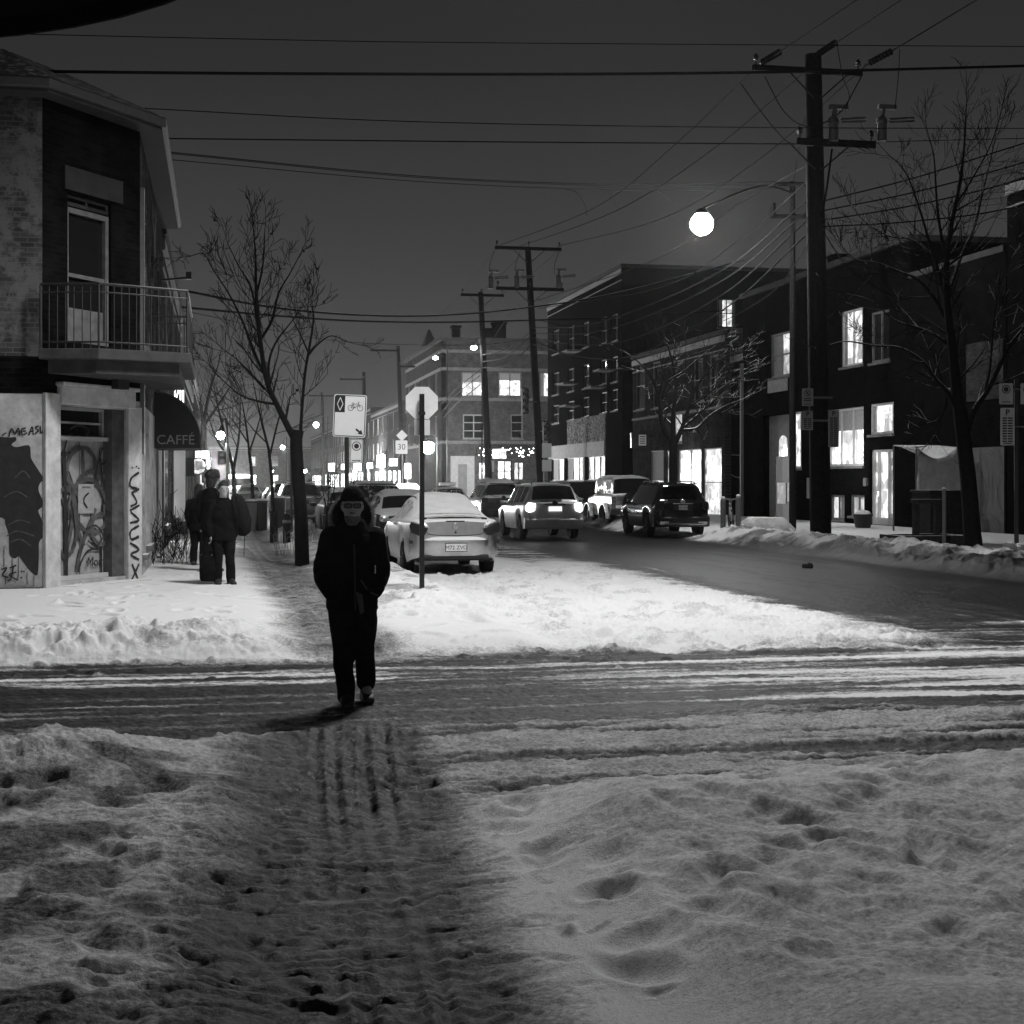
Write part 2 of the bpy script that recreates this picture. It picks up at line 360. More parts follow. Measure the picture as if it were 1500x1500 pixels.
def terrain(v, u, fine=True):
    """height and snow cover (1 = clean snow, 0 = bare wet road; foreground dimness painted in) at street coordinates"""
    v = np.asarray(v, float); u = np.asarray(u, float)
    wob = (fbm(v*.5, u*.5, 3, 3)-.5)
    wob2 = (fbm(v*2.2, u*2.2, 5, 5, .62)-.5)*1.5
    rightcorner = 13.4+wob*1.2
    near = 1-sst(9.0, 9.9, u+wob*.7+wob2*.45-1.0*sst(-.6, .8, v))
    left = (1-sst(7.0, 8.6, v+wob*.9+wob2*.6))*sst(14.3, 15.0, u+wob*.5+wob2*.4)
    left = left*(1-sst(30, 46, u)*sst(3.1, 3.6, v)*.0)
    right = sst(0, .9, v-rightcorner+wob2*.5-.9*sst(34, 26, u))*sst(16.5, 19.5, u+wob+.25*(v-13))
    lane = sst(30, 34, u)*band(v, 6.2, 14.0, .4)   # bare carriageway between the parked rows
    left = left*(1-lane*.85)
    snow = np.maximum(np.maximum(near, left), right)
    # --- height
    kerbL = (1-sst(3.0, 3.5, v))*sst(14.6, 15.3, u)*.10
    kerbR = sst(15.4, 16.2, v)*sst(19, 21, u)*.14
    h = snow*.05+near*.08+kerbL+kerbR
    lump = fbm(v*1.6, u*1.6, 11, 4)-.5; lump2 = fbm(v*6, u*6, 23, 3)-.5; lump3 = fbm(v*22, u*22, 31, 2)-.5
    # ploughed ridges
    bankL = band(u, 8.2, 9.2, .45)*(1-sst(-1.0, .0, v))
    h = h+bankL*(.11+.14*np.abs(lump)*1.5+.06*(1-np.abs(2*vnoise(v*2.3, u*2.3, 41)-1)))
    bankR = band(v, 14.0, 15.7, .5)*sst(20, 24, u)*(1-.8*band(u, 42.5, 48.5, .6))
    h = h+bankR*(.20+.30*np.abs(lump)+.16*(1-np.abs(2*vnoise(v*2.1, u*2.1, 43)-1)))
    h = h+bankR*.16*(fbm(v*3.2, u*2.4, 45, 3, .6)-.5)+farL0(v, u)
    farL = band(u, 14.9, 16.6, .4)*(1-sst(-.2, .9, v))
    h = h+farL*(.04+.22*np.abs(lump)+.06*(1-np.abs(2*vnoise(v*2.6, u*2.6, 47)-1)))
    strip = band(v, 1.9, 3.3, .3)*sst(17, 19, u)
    h = h+strip*(.08+.25*np.abs(lump))
    wedge = left*sst(3.2, 3.8, v)*(1-sst(28, 31, u))
    h = h+wedge*(.11*lump+.05*(1-np.abs(2*vnoise(v*1.7, u*1.7, 53)-1)))
    # right foreground drift
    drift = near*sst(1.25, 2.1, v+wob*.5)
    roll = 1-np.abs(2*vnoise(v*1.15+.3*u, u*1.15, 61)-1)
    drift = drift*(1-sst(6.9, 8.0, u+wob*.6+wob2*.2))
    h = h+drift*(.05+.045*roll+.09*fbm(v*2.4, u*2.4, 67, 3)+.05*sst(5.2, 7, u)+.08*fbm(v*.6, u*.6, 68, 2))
    # left foreground
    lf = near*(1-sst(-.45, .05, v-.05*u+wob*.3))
    h = h+lf*(.03+.12*(fbm(v*1.8, u*1.8, 71, 4)-.4))
    # trodden path
    pc = .12+.07*u
    path = band(v-pc+wob*.35+wob2*.12, -.50, .54, .30)*near
    slush = near*band(u, 7.6, 10.8, .45)*sst(.2, .8, v)
    path = np.maximum(path, slush*.38)
    pc2 = 1.32-.012*(u-15)
    path2 = band(v-pc2+wob*.4+wob2*.15, -.55, .5, .32)*sst(14.2, 15, u)*(1-sst(60, 80, u))
    pp = np.maximum(path, path2*.62)
    trk = left*sst(3.2, 3.8, v)
    for k, ph in ((4.3, 0), (5.9, 2)):
        h = h-trk*.05*np.exp(-((v-k-.5*np.sin(u*.16+ph)-.03*(u-20))/.14)**2)
    h = h-path*.025-path2*.03
    if fine:
        rough = np.clip(lf*.45+path*.42+slush*.7+wedge*1.9+strip+bankL*.8+bankR+path2*.6+drift*.10+farL*1.5, 0, 1.9)
        crust = np.abs(2*fbm(v*9, u*9, 33, 4, .6)-1); h = h+rough*(.030*lump2+.020*lump3-.030*crust)-drift*.012*crust+drift*(.010*lump3+.012*lump2)
        chop = 1-np.abs(2*vnoise(v*3.2, u*13, 83)-1)
        h = h-path*.014*sst(.5, .95, chop)-(lf*.5)*.03*sst(.75, .98, chop)
        for k, ww in ((-.13,.024), (-.02,.024), (.15,.026), (.27,.022)):    # wheel and sledge tracks
            dd = v-pc-k-.05*np.sin(u*.55+k*3); h = h+near*(.007*np.exp(-((np.abs(dd)-.05)/.018)**2)-.015*np.exp(-(dd/ww)**2))*(.25+.75*sst(.2, .7, vnoise(u*.5, v*0+k*10, 91)))
        for k in (-.35, -.1, .2, .42):
            dd = v-pc2-k-.04*np.sin(u*.5+k*7); h = h-path2*.018*np.exp(-(dd/.04)**2)
    h = h-slush*.03*sst(.47, .60, fbm(v*.5, u*5, 141, 5, .62))
    # --- cover
    road = 1-snow
    uw = u+.35*(fbm(v*.22, u*.3, 103, 2)-.5)+.10*(fbm(v*1.5, u*1.5, 104, 2)-.5); sx = fbm(v*.20, uw*2.0, 101, 6, .66); sm = fbm(v*2.0, u*.14, 107, 6, .64)
    onmain = sst(7.4, 8.6, v)*sst(15.5, 19, u)
    st = sx*(1-onmain)+sm*onmain
    lo = .04+.20*sst(1, 11, v)*(1-onmain)-.03*onmain
    thr = .56-.10*sst(3, 12, v)*(1-onmain)+.20*onmain-.05*band(u, 14.0, 15.4, .5)
    cov = lo+.62*sst(thr-.05, thr+.12, st)+.5*(st-.5)
    fs = fbm(v*.35, uw*7.5, 109, 5, .62)*(1-onmain)+fbm(v*7.5, u*.3, 110, 5, .62)*onmain
    cov = cov+.46*sst(.47, .66, fs)*(1-.85*onmain)-.12*sst(.5, .3, fs)
    cov = cov+onmain*(.75*(fbm(v*4.5, u*1.6, 157, 6, .78)-.5)+.12*sst(24, 17, u)+.26*(fbm(v*.6, u*.22, 143, 4)-.5)-.10*np.exp(-((v-9.4)/.35)**2)-.10*np.exp(-((v-11.2)/.35)**2))
    cov = cov+.62*(fbm(v*11, u*18, 113, 5, .78)-.5)
    fd = 1/(1+(u/17)**3); h = h+road*(.016*(st-.5)*(.3+.7*fd)+.034*fd*(fbm(v*5, u*16, 117, 4, .65)-.5))
    if fine: h = h+road*.022*fd*(fbm(v*22, u*22, 119, 2)-.5)
    sl2 = fbm(v*.5, u*5, 141, 5, .62); cs = 1-.45*slush*sst(.45, .60, sl2)-.82*pp*(.55+.9*(fbm(v*5, u*8, 127, 4))) -lf*(.22+.38*sst(.46, .66, fbm(v*1.8, u*2.6, 131, 5)))-.21*drift*(.6+.8*fbm(v*1.3, u*1.3, 133, 4))  # trodden dirt, plus foreground snow darkened in place of dimmer light
    cs = cs-wedge*.17*sst(.48, .68, fbm(v*2.6, u*2.0, 151, 5, .62))-farL*.25*sst(.5, .66, fbm(v*3, u*3, 153, 5, .62))
    cs = cs-.3*strip*sst(.5, .7, fbm(v*2.5, u*2.5, 137, 4))-.45*bankR*sst(.48, .66, fbm(v*2.2, u*2.2, 139, 5))
    c = cov*road+cs*snow
    return h, np.clip(c, .02, 1)
def gz(v, u): return float(terrain(np.array([v]), np.array([u]), False)[0][0])
def build_ground():
    ds = np.concatenate([np.geomspace(1.2, 4.4, 70)[:-1], np.geomspace(4.4, 60, 900)[:-1], np.geomspace(60, 480, 130)])
    ts = np.concatenate([-np.geomspace(1.1, .37, 70)[:-1], np.linspace(-.37, .37, 860)[:-1], np.geomspace(.37, 1.1, 70)])
    D, T = np.meshgrid(ds, ts, indexing='ij'); cx = D*T
    V = cx*CA+D*SA; U = -cx*SA+D*CA
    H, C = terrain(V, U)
    rng = np.random.RandomState(5)
    prints = []
    for i in range(150):     # footprints in the right-hand drift
        prints.append((rng.uniform(1.3, 5.2), rng.uniform(4.2, 8.0), rng.uniform(-.6, .6), rng.uniform(.05, .10), rng.uniform(.07, .16), rng.uniform(.012, .045)))
    tr = [(1.35+.28*k+.07*(k % 2), 4.7+.33*k) for k in range(9)]+[(3.0-.15*k, 4.5+.42*k-.1*(k % 2)) for k in range(8)]
    for a, b in tr: prints.append((a, b, .5, .07, .14, .045))
    for i in range(170):    # left side, trampled
        prints.append((rng.uniform(-3.2, .3), rng.uniform(4.4, 8.6), rng.uniform(-.8, .8), rng.uniform(.05, .10), rng.uniform(.09, .17), rng.uniform(.008, .026)))
    for i in range(130):
        b = rng.uniform(4.3, 9.4); prints.append((.12+.07*b+rng.uniform(-.55, .65), b, rng.uniform(-.35, .35), rng.uniform(.05, .12), rng.uniform(.025, .05), rng.uniform(.005, .015)))
    for i in range(420):    # far corner
        prints.append((rng.uniform(-2.5, 7.4), rng.uniform(15, 30), rng.uniform(-1.5, 1.5), rng.uniform(.06, .11), rng.uniform(.12, .24), rng.uniform(.03, .08)))
    for i in range(420):    # boot treads and slush crumbs
        b = rng.uniform(4.3, 10.0); prints.append((.12+.07*b+rng.normal(0, .45), b, rng.uniform(-.9, .9), rng.uniform(.03, .09), rng.uniform(.012, .03), rng.uniform(.006, .016)))
    for i in range(260):
        b = rng.uniform(4.3, 10.5); s_ = rng.uniform(.012, .035); prints.append((.12+.07*b+min(rng.normal(-.2, .8), .75) if (i % 3 or b < 7.8) else rng.uniform(-1, 5), b, rng.uniform(-.9, .9), s_, s_*rng.uniform(.7, 1.4), -rng.uniform(.2, .45)*s_ if (i % 3) else -.3*s_))
    for i in range(500):
        s_ = rng.uniform(.02, .06); prints.append((rng.uniform(-3, 7.6), rng.choice([rng.normal(15.0, .5), rng.uniform(15, 28)]), 0, s_, s_, -.5*s_))
    for a, b, th, ra, rb, dp in prints:
        dc = a*SA+b*CA; i0 = np.searchsorted(ds, dc-.7); i1 = np.searchsorted(ds, dc+.7); tc_ = (a*CA-b*SA)/dc; j0 = np.searchsorted(ts, tc_-.7/dc); j1 = np.searchsorted(ts, tc_+.7/dc)
        if i1-i0 < 2 or j1-j0 < 2: continue
        vv = V[i0:i1, j0:j1]-a; uu = U[i0:i1, j0:j1]-b; c, s = math.cos(th), math.sin(th)
        p = (vv*c+uu*s)/ra; q = (-vv*s+uu*c)/rb; r2 = p*p+q*q
        H[i0:i1, j0:j1] += -dp*np.exp(-r2**1.5)+.16*dp*np.exp(-((np.sqrt(r2)-1.55)/.45)**2)
    nr, nc = D.shape
    idx = np.arange(nr*nc).reshape(nr, nc)
    q = np.stack([idx[:-1,:-1], idx[:-1,1:], idx[1:,1:], idx[1:,:-1]], -1).reshape(-1, 4)
    vc = V.ravel()[q].mean(1); uc = U.ravel()[q].mean(1)
    reg = np.zeros(len(q), int)                               # 0 road
    reg[uc < 9.5] = 1
    reg[(uc > 14.8) & (vc < np.where(uc > 32, 3.4, 7.7))] = 2
    reg[(uc > 18) & (vc > 14.2)] = 3
    m, nt, b = nodes('winter_ground')
    at_ = N(nt, 'ShaderNodeAttribute', attribute_name='cover'); tc = N(nt, 'ShaderNodeTexCoord')
    n1 = N(nt, 'ShaderNodeTexNoise', Scale=34.0, Detail=8.0, Roughness=.8); L(nt, tc.outputs['Object'], n1.inputs['Vector'])
    ad = N(nt, 'ShaderNodeMath', operation='MULTIPLY_ADD'); L(nt, n1.outputs[0], ad.inputs[0]); ad.inputs[1].default_value = 1.25
    sb = N(nt, 'ShaderNodeMath', operation='SUBTRACT'); L(nt, at_.outputs['Fac'], sb.inputs[0]); sb.inputs[1].default_value = .62; L(nt, sb.outputs[0], ad.inputs[2])
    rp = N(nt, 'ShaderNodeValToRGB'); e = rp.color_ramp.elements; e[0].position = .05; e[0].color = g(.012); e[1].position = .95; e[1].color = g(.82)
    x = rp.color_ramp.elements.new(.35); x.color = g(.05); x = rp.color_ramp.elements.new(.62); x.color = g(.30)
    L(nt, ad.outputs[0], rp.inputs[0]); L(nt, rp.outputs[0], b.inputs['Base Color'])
    mr = N(nt, 'ShaderNodeMapRange'); mr.inputs[3].default_value = .42; mr.inputs[4].default_value = .95; L(nt, at_.outputs['Fac'], mr.inputs[0]); L(nt, mr.outputs[0], b.inputs['Roughness'])
    b.inputs['Specular IOR Level'].default_value = .16
    n2 = N(nt, 'ShaderNodeTexNoise', Scale=70.0, Detail=6.0, Roughness=.7); L(nt, tc.outputs['Object'], n2.inputs['Vector'])
    bp = N(nt, 'ShaderNodeBump', Strength=.7, Distance=.016); L(nt, n2.outputs[0], bp.inputs['Height']); L(nt, bp.outputs[0], b.inputs['Normal'])
    co = np.stack([V.ravel(), U.ravel(), H.ravel()], -1).astype(np.float32)
    for k, nm in enumerate(('road', 'near_pavement', 'far_pavement', 'right_pavement')):
        qs = q[reg == k]; used, inv = np.unique(qs, return_inverse=True); inv = inv.reshape(-1, 4)
        me = bpy.data.meshes.new(nm); me.vertices.add(len(used)); me.vertices.foreach_set('co', co[used].ravel())
        me.loops.add(len(inv)*4); me.loops.foreach_set('vertex_index', inv[:, ::-1].ravel().astype(np.int32))
        me.polygons.add(len(inv)); me.polygons.foreach_set('loop_start', np.arange(0, len(inv)*4, 4, dtype=np.int32))
        me.polygons.foreach_set('use_smooth', np.ones(len(inv), bool))
        me.update(); me.validate()
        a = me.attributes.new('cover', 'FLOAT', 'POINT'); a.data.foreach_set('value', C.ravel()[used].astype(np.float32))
        me.materials.append(m)
        o = bpy.data.objects.new(nm, me); COL.objects.link(o); tag(o, kind='structure')
    mb = MB(); mb.add([(-500,-300,-.35),(600,-300,-.35),(600,900,-.35),(-500,900,-.35)], [(0,1,2,3)])
    tag(mb.build('ground', M['snow']), kind='structure')
build_ground()
# ------------------------------------------------------------------ paint marks on walls
OFF = [0]
def strokes(face, lines, w, name, m, parent, base=.004):
    mb = MB()
    for ln in lines:
        OFF[0] = (OFF[0]+1) % 9; off = base+.0012*OFF[0]
        P = []
        for px, py in ln:
            a, z, d = face.hit(px, py); P.append(Vector((a, z)))
        P3 = catmull([Vector((p.x, p.y, 0)) for p in P], 5); k = len(mb.v); n = len(P3)
        for i, p in enumerate(P3):
            t = P3[min(i+1, n-1)]-P3[max(i-1, 0)]; t = t.normalized() if t.length > 0 else Vector((1,0,0)); q = Vector((-t.y, t.x, 0))*w*.5*(.7+.5*random.random())
            for s in (1, -1): mb.v.append(tuple(face.pt(p.x+q.x*s, off, p.y+q.y*s)))
        for i in range(n-1): mb.f.append((k+2*i, k+2*i+1, k+2*i+3, k+2*i+2))
    return mb.build(name, m, parent)
def blot(face, pts, name, m, parent, off=.003, smooth=3):
    P = [face.hit(*p) for p in pts]
    P3 = catmull([Vector((a, z, 0)) for a, z, d in P]+[Vector((P[0][0], P[0][1], 0))], smooth)[:-1]
    mb = MB(); mb.plate([face.pt(p.x, off, p.y) for p in P3], face.n3, .002)
    return mb.build(name, m, parent)
def circle_px(cx, cy, rx, ry, a0=0, a1=360, n=14):
    return [(cx+rx*math.cos(R(a0+(a1-a0)*i/n)), cy+ry*math.sin(R(a0+(a1-a0)*i/n))) for i in range(n+1)]
# ------------------------------------------------------------------ corner building on the left
def corner_building():
    A = (-2.6, 23.3); B = (-1.28, 25.3)
    r = thing('corner_building', 'old brick corner building with chamfered graffiti covered door and iron balcony', 'building', (A[0], A[1], 0))
    ff = Face((-12, A[1]), A); fc = Face(A, B, (5, 10)); fs = Face(B, (-1.28, 35.0), (5, 25))
    ZE = 7.5
    zs = 3.06
    wall(ff, r, M['paintw'], -.2, zs, []); wall(ff, r, M['brick_dark_x'], zs, zs+.56, []); wall(ff, r, M['brick_worn_x'], zs+.56, ZE, [])
    dr = fc.rect(84, 597, 184, 848)                    # street door recess
    up = fc.rect(99, 290, 163, 504)                    # balcony door
    wall(fc, r, M['paintw'], -.2, zs, [dr], depth=.28); wall(fc, r, brick('sooty_brick', .007, .010, 'Y'), zs, ZE, [up], depth=.16)
    ops = []
    for k in range(3):
        u0 = 1.3+k*2.9; ops.append((u0, u0+.95, 4.1, 6.3))
    low = [(.9, 1.5, .5, 2.6), (2.2, 3.4, .6, 2.6), (6.6, 7.7, .2, 2.5)]
    wall(fs, r, M['paintw'], -.2, zs, low, depth=.16); wall(fs, r, M['brick_side'], zs, ZE, ops, depth=.16)
    for o in ops: window(fs, r, o, 1, 2, M['white'], M['glass'])
    for o in low: window(fs, r, o, 1, 2, M['white'], M['glass'])
    # trims round the street door
    mb = MB(); fc.box(mb, .0, dr[0]-.003, .0025, .07, -.1, zs+.02); mb.build('pilaster', M['trim'], r, bevel=.01)
    mb = MB(); fc.box(mb, dr[1]+.003, fc.len-.02, .0025, .06, -.1, zs-.1); pr = mb.build('pilaster', M['trim'], r, bevel=.01)
    mb = MB(); fc.box(mb, dr[0]-.02, fc.len-.25, .004, .11, dr[3]+.02, zs+.14); fc.box(mb, dr[0]-.05, fc.len-.2, .0025, .16, zs+.141, zs+.2); mb.build('door_lintel', M['trim'], r, bevel=.012)
    mb = MB(); fc.box(mb, dr[0]+.02, dr[1]+.25, -.1, .34, -.2, dr[2]-.06); mb.build('step', M['concrete'], r, bevel=.015)
    a0, a1, z0, z1 = dr; zt = fc.hit(120, 642)[1]; ad = fc.hit(166, 700)[0]
    mb = MB(); fc.box(mb, a0+.003, ad, -.26, -.20, z0+.003, zt-.02)
    for q in (a0+.03, (a0+ad)/2+.08): fc.box(mb, q, q+.05, -.1997, -.175, z0+.06, zt-.05)
    door = mb.build('door', M['doorgrey'], r)
    mb = MB(); fc.box(mb, a0+.003, ad+.06, -.20, -.10, z0+.003, z0+.07); mb.build('sill', M['white'], door)
    mb = MB(); fc.box(mb, a1-.36, a1-.28, -.1999, -.16, z0+1.0, z0+1.16); mb.build('handle', M['steel'], door)
    mb = MB(); fc.box(mb, ad+.003, a1-.003, -.2795, -.03, z0+.003, z1-.003); mb.build('side_panel', M['graffg'], r)
    window(fc, r, (a0, ad, zt, z1), 1, 2, M['doorgrey'], M['glass'], sill=False, name='transom', fw=.05, depth=.25)
    mb = MB(); fc.box(mb, a0-.0, ad+.05, -.20, -.10, zt-.03, zt+.03); mb.build('transom_bar', M['white'], r)
    mb = MB(); q = fc.rect(150, 549, 167, 571); fc.box(mb, q[0], q[1], .17, .3, q[2], q[3]); mb.build('vent_box', M['dark'], r, bevel=.01)
    # door graffiti
    fd = Face(fc.pt(0, -.17, 0).xy, fc.pt(fc.len, -.17, 0).xy, (5, 10))
    gl = [circle_px(120, 690, 22, 34), circle_px(135, 735, 28, 45, 40, 330), circle_px(96, 765, 17, 50), circle_px(148, 775, 14, 22), circle_px(128, 762, 30, 60, 180, 360),
          [(98, 700), (120, 728), (146, 700)], [(120, 655), (121, 690), (119, 728)], [(105, 720), (112, 770), (122, 800)], [(140, 745), (120, 800), (112, 835)], [(90, 730), (105, 760), (96, 815)]]
    strokes(fd, gl, .075, 'graffiti_lettering', M['graffg'], r)
    strokes(fd, [[(82, 652), (90, 664), (104, 662)], [(98, 640), (92, 664), (83, 668)], [(145, 660), (148, 690), (152, 720), (150, 745), (154, 760)], [(148, 680), (160, 676), (168, 673)], [(165, 700), (176, 720), (180, 760), (172, 790), (158, 800)],
                 circle_px(115, 632, 14, 8, -160, 160), [(85, 745), (80, 770), (84, 805), (92, 822)], [(148, 800), (149, 845)], [(150, 805), (130, 806), (120, 820), (114, 838)], [(150, 655), (140, 700), (158, 735)], [(100, 690), (108, 720), (100, 742), (110, 770)], [(126, 775), (140, 770), (150, 785), (140, 800), (128, 792)]], .034, 'graffiti_lettering', M['graff'], r)
    strokes(fd, [[(93, 660), (96, 750), (97, 845)]], .085, 'graffiti_lettering', M['graff'], r)
    sc = (fc.right, (0, 0, 1))
    a, z, d = fd.hit(139, 823); text('Mom', 'graffiti_lettering', M['graff'], r, fd.pt(a, .012, z), *sc, .21, .002, shear=.15)
    q = fd.rect(113, 709, 136, 752); mb = MB(); fd.box(mb, q[0], q[1], .014, .02, q[2], q[3]); po = mb.build('poster', M['pale'], r)
    a, z, d = fd.hit(125, 714); text('AVIS PUBLIC', 'graffiti_lettering', M['ink'], po, fd.pt(a, .022, z), *sc, .04, .001)
    strokes(fd, [[(128, 722), (122, 728), (121, 736), (126, 744)]], .03, 'graffiti_lettering', M['ink'], po, base=.022)
    # tags on the right-hand pilaster, the painted front and its mural of two dark profiles
    fp = Face(fc.pt(0, .0625, 0).xy, fc.pt(fc.len, .0625, 0).xy, (5, 10))
    vs = [[(203,692),(192,700),(190,712),(200,716)], [(192,722),(203,716)], [(193,722),(200,736),(191,742)], [(190,748),(204,740)], [(191,750),(203,762),(190,766)], [(203,770),(191,778),(192,790),(203,786)], [(190,795),(203,805),(191,812),(203,820)], [(193,826),(202,850)], [(203,826),(192,850)], [(193,684),(193,686)], [(199,682),(199,684)], [(203,685),(203,687)]]
    strokes(fp, vs, .042, 'graffiti_lettering', M['graff'], r)
    head = [(-40,640),(0,640),(14,641),(22,640),(24,645),(17,651),(24,655),(42,652),(45,662),(46,672),(56,688),(64.2,702),(60,706),(57,712),(57,720),(63,733),(64.5,738),(60,744),(56,748),(59,756),(63,766),(64.2,785),(60,790),(57,797),(57,815),(55,842),(46,838),(36,826),(28,815),(22,818),(14,812),(13,785),(8,768),(3,758),(-40,750)]
    blot(ff, head, 'mural', M['graff'], r)
    strokes(ff, [[(10,770),(28,762),(44,766)], [(10,785),(26,778),(50,785)], [(14,795),(30,790),(46,800)], [(6,728),(24,720),(40,728)], [(22,700),(34,690),(44,700)]], .02, 'mural', M['graffg'], r, base=.007)
    ms = [[(3,638),(9,634)], [(13,640),(17,628),(22,636),(27,627),(29,638)], [(38,627),(32,629),(33,637),(40,634)], [(33,632),(38,631)], [(42,638),(47,625),(49,637)], [(43,633),(49,631)], [(57,624),(52,626),(56,631),(51,636)], [(59,624),(60,634),(64,631)]]
    strokes(ff, ms, .022, 'graffiti_lettering', M['graff'], r)
    strokes(ff, [[(2,834),(10,832),(4,842),(12,846)], [(14,832),(24,828)], [(20,829),(16,848),(10,850)], [(24,838),(14,842),(26,850)], [(31,836),(32,838)], [(31,845),(32,847)], [(35,836),(35.4,838)]], .022, 'graffiti_lettering', M['graff'], r)
    random.seed(3)
    strokes(ff, [[(x, y), (x+random.uniform(-.4,.4), y+ln*.5), (x+random.uniform(-.5,.5), y+ln)] for x, y, ln in ((6,800,30),(18,818,24),(27,815,34),(40,838,18),(50,842,16),(57,720,26),(62,740,20),(46,672,22),(33,653,14),(8,842,14))], .009, 'graffiti_lettering', M['graff'], r)
    # plinth
    mb = MB(); ff.box(mb, 2, ff.len+.01, .0025, .05, -.2, .16); mb.build('plinth', M['dark'], r)
    # balcony door with white frame, pale lintel
    window(fc, r, (up[0], up[1], up[2], fc.hit(130, 309)[1]), 1, 2, mat('weathered_frame', .13, .8, .3), M['glass'], fw=.085, depth=.12, sill=False, name='balcony_door')
    q = fc.rect(101, 452, 161, 503); mb = MB(); fc.box(mb, q[0]+.07, q[1]-.07, -.112, -.085, q[2], q[3]-.02); mb.build('door_panel', MATS['weathered_frame'], r)
    window(fc, r, (up[0], up[1], fc.hit(130, 309)[1]+.02, up[3]), 2, 1, M['dark'], M['glass'], sill=False, name='transom')
    q = fc.rect(92, 254, 177, 288); mb = MB(); fc.box(mb, q[0], q[1], .0025, .05, q[2], q[3]); mb.build('lintel', mat('grey_stone', .035, .9, .25, 3), r, bevel=.01)
    mb = MB(); fs.box(mb, .06, .26, .0025, .07, 2.2, 6.6); mb.build('downpipe', M['steel'], r)
    # eaves, gutter and hipped metal roof
    poly = [(-12, 22.95), (-2.48, 22.95), (-.92, 25.15), (-.92, 34.9), (-12, 34.9)]
    mb = MB(); mb.prism(poly, ZE, ZE+.05); mb.build('soffit', M['soffit'], r)
    po2 = [(-12, 22.88), (-2.44, 22.88), (-.85, 25.12), (-.85, 35.0), (-12, 35.0)]
    mb = MB(); mb.prism(po2, ZE+.052, ZE+.2); mb.build('gutter', mat('gutter_metal', .06, .6, .2), r, bevel=.02)
    top = [(-12, 24.4), (-3.3, 24.4), (-2.3, 26.0), (-2.3, 34.2), (-12, 34.2)]
    mb = MB(); mb.loft([[Vector((p[0], p[1], ZE+.203)) for p in po2], [Vector((p[0], p[1], ZE+1.0)) for p in top]]); mb.build('roof', M['roofm'], r)
    mb = MB(); mb.prism([(-12, 23.75), (-2.75, 23.75), (-1.75, 25.5), (-1.75, 34.8), (-12, 34.8)], 0, ZE-.01); mb.build('wall', M['dark'], r)
    # balcony
    bp = [(-2.63, 23.05), (-1.75, 22.85), (-.42, 23.45), (-.42, 27.3), (-1.25, 27.3), (-1.25, 25.35)]
    zb = 3.72
    mb = MB(); mb.prism(bp, zb-.16, zb); slab = mb.build('balcony', mat('old_concrete', .06, .9, .35, 3, bump=.3), r, bevel=.015)
    mb = MB(); mb.prism([(-2.5, 23.15), (-1.8, 23.02), (-.6, 23.55), (-.6, 27.0), (-1.25, 27.0), (-1.25, 25.35)], zb-.36, zb-.163); mb.build('balcony_joists', MATS['old_concrete'], slab)
    rp = [Vector((-2.6, 23.12, 0)), Vector((-1.75, 22.92, 0)), Vector((-.48, 23.5, 0)), Vector((-.48, 27.2, 0)), Vector((-1.24, 27.2, 0))]
    mb = MB()
    for zz, rr in ((.96, .022), (.84, .012), (.10, .014)): mb.tube([p+Vector((0,0,zb+zz)) for p in rp], rr, 6)
    for i in range(4):
        a, b = rp[i], rp[i+1]; n = max(2, int((b-a).length/.115))
        for k in range(n):
            p = a.lerp(b, k/n); mb.tube([p+Vector((0,0,zb-.05)), p+Vector((0,0,zb+.96))], .018 if k == 0 else .0085, 5)
    mb.build('railing', M['dark'], slab)
    mb = MB(); p = fs.pt(8.6, .02, 6.2); mb.tube([p, p+Vector((.55, -.1, .05))], .025, 6); mb.cbox(p+Vector((.6, -.1, .1)), (.06, .05, .08)); mb.build('wall_bracket', M['dark'], r)
    return r, fs
CB, CBS = corner_building()
# cafe awning: barrel vault with a closed end
def awning():
    r = thing('cafe_awning', 'black barrel awning lettered CAFFÉ over the pavement beside the corner building', 'awning', (-1.28, 31.0, 2.4))
    rad = 1.0; z0 = 2.42; u0, u1 = 30.9, 33.2; n = 12
    arc = [(-1.275+.9*math.sin(math.pi/2*i/n), z0+.12+rad*math.cos(math.pi/2*i/n)) for i in range(n+1)]
    prof = arc+[(arc[-1][0], z0), (-1.275, z0)]
    mb = MB(); mb.loft([[Vector((x, u0, z)) for x, z in prof], [Vector((x, u1, z)) for x, z in prof]]); cv = mb.build('canopy', M['canvas'], r)
    text('CAFFÉ', 'lettering', mat('awning_letter', .16), r, (-.86, u0-.006, z0+.16), (1,0,0), (0,0,1), .27, .003)
    text('CAFFÉ', 'lettering', MATS['awning_letter'], r, (arc[-1][0]+.006, 32.05, z0+.12), (0,1,0), (0,0,1), .22, .003)
    mb = MB(); mb.tube([Vector((x, u0-.003, z+.012)) for x, z in arc], .015, 5); mb.build('rim_tube', M['dark'], r); mb = MB(); mb.tube([Vector((x, u1, z+.012)) for x, z in arc], .015, 5); mb.build('rim_tube', M['dark'], r)
awning()
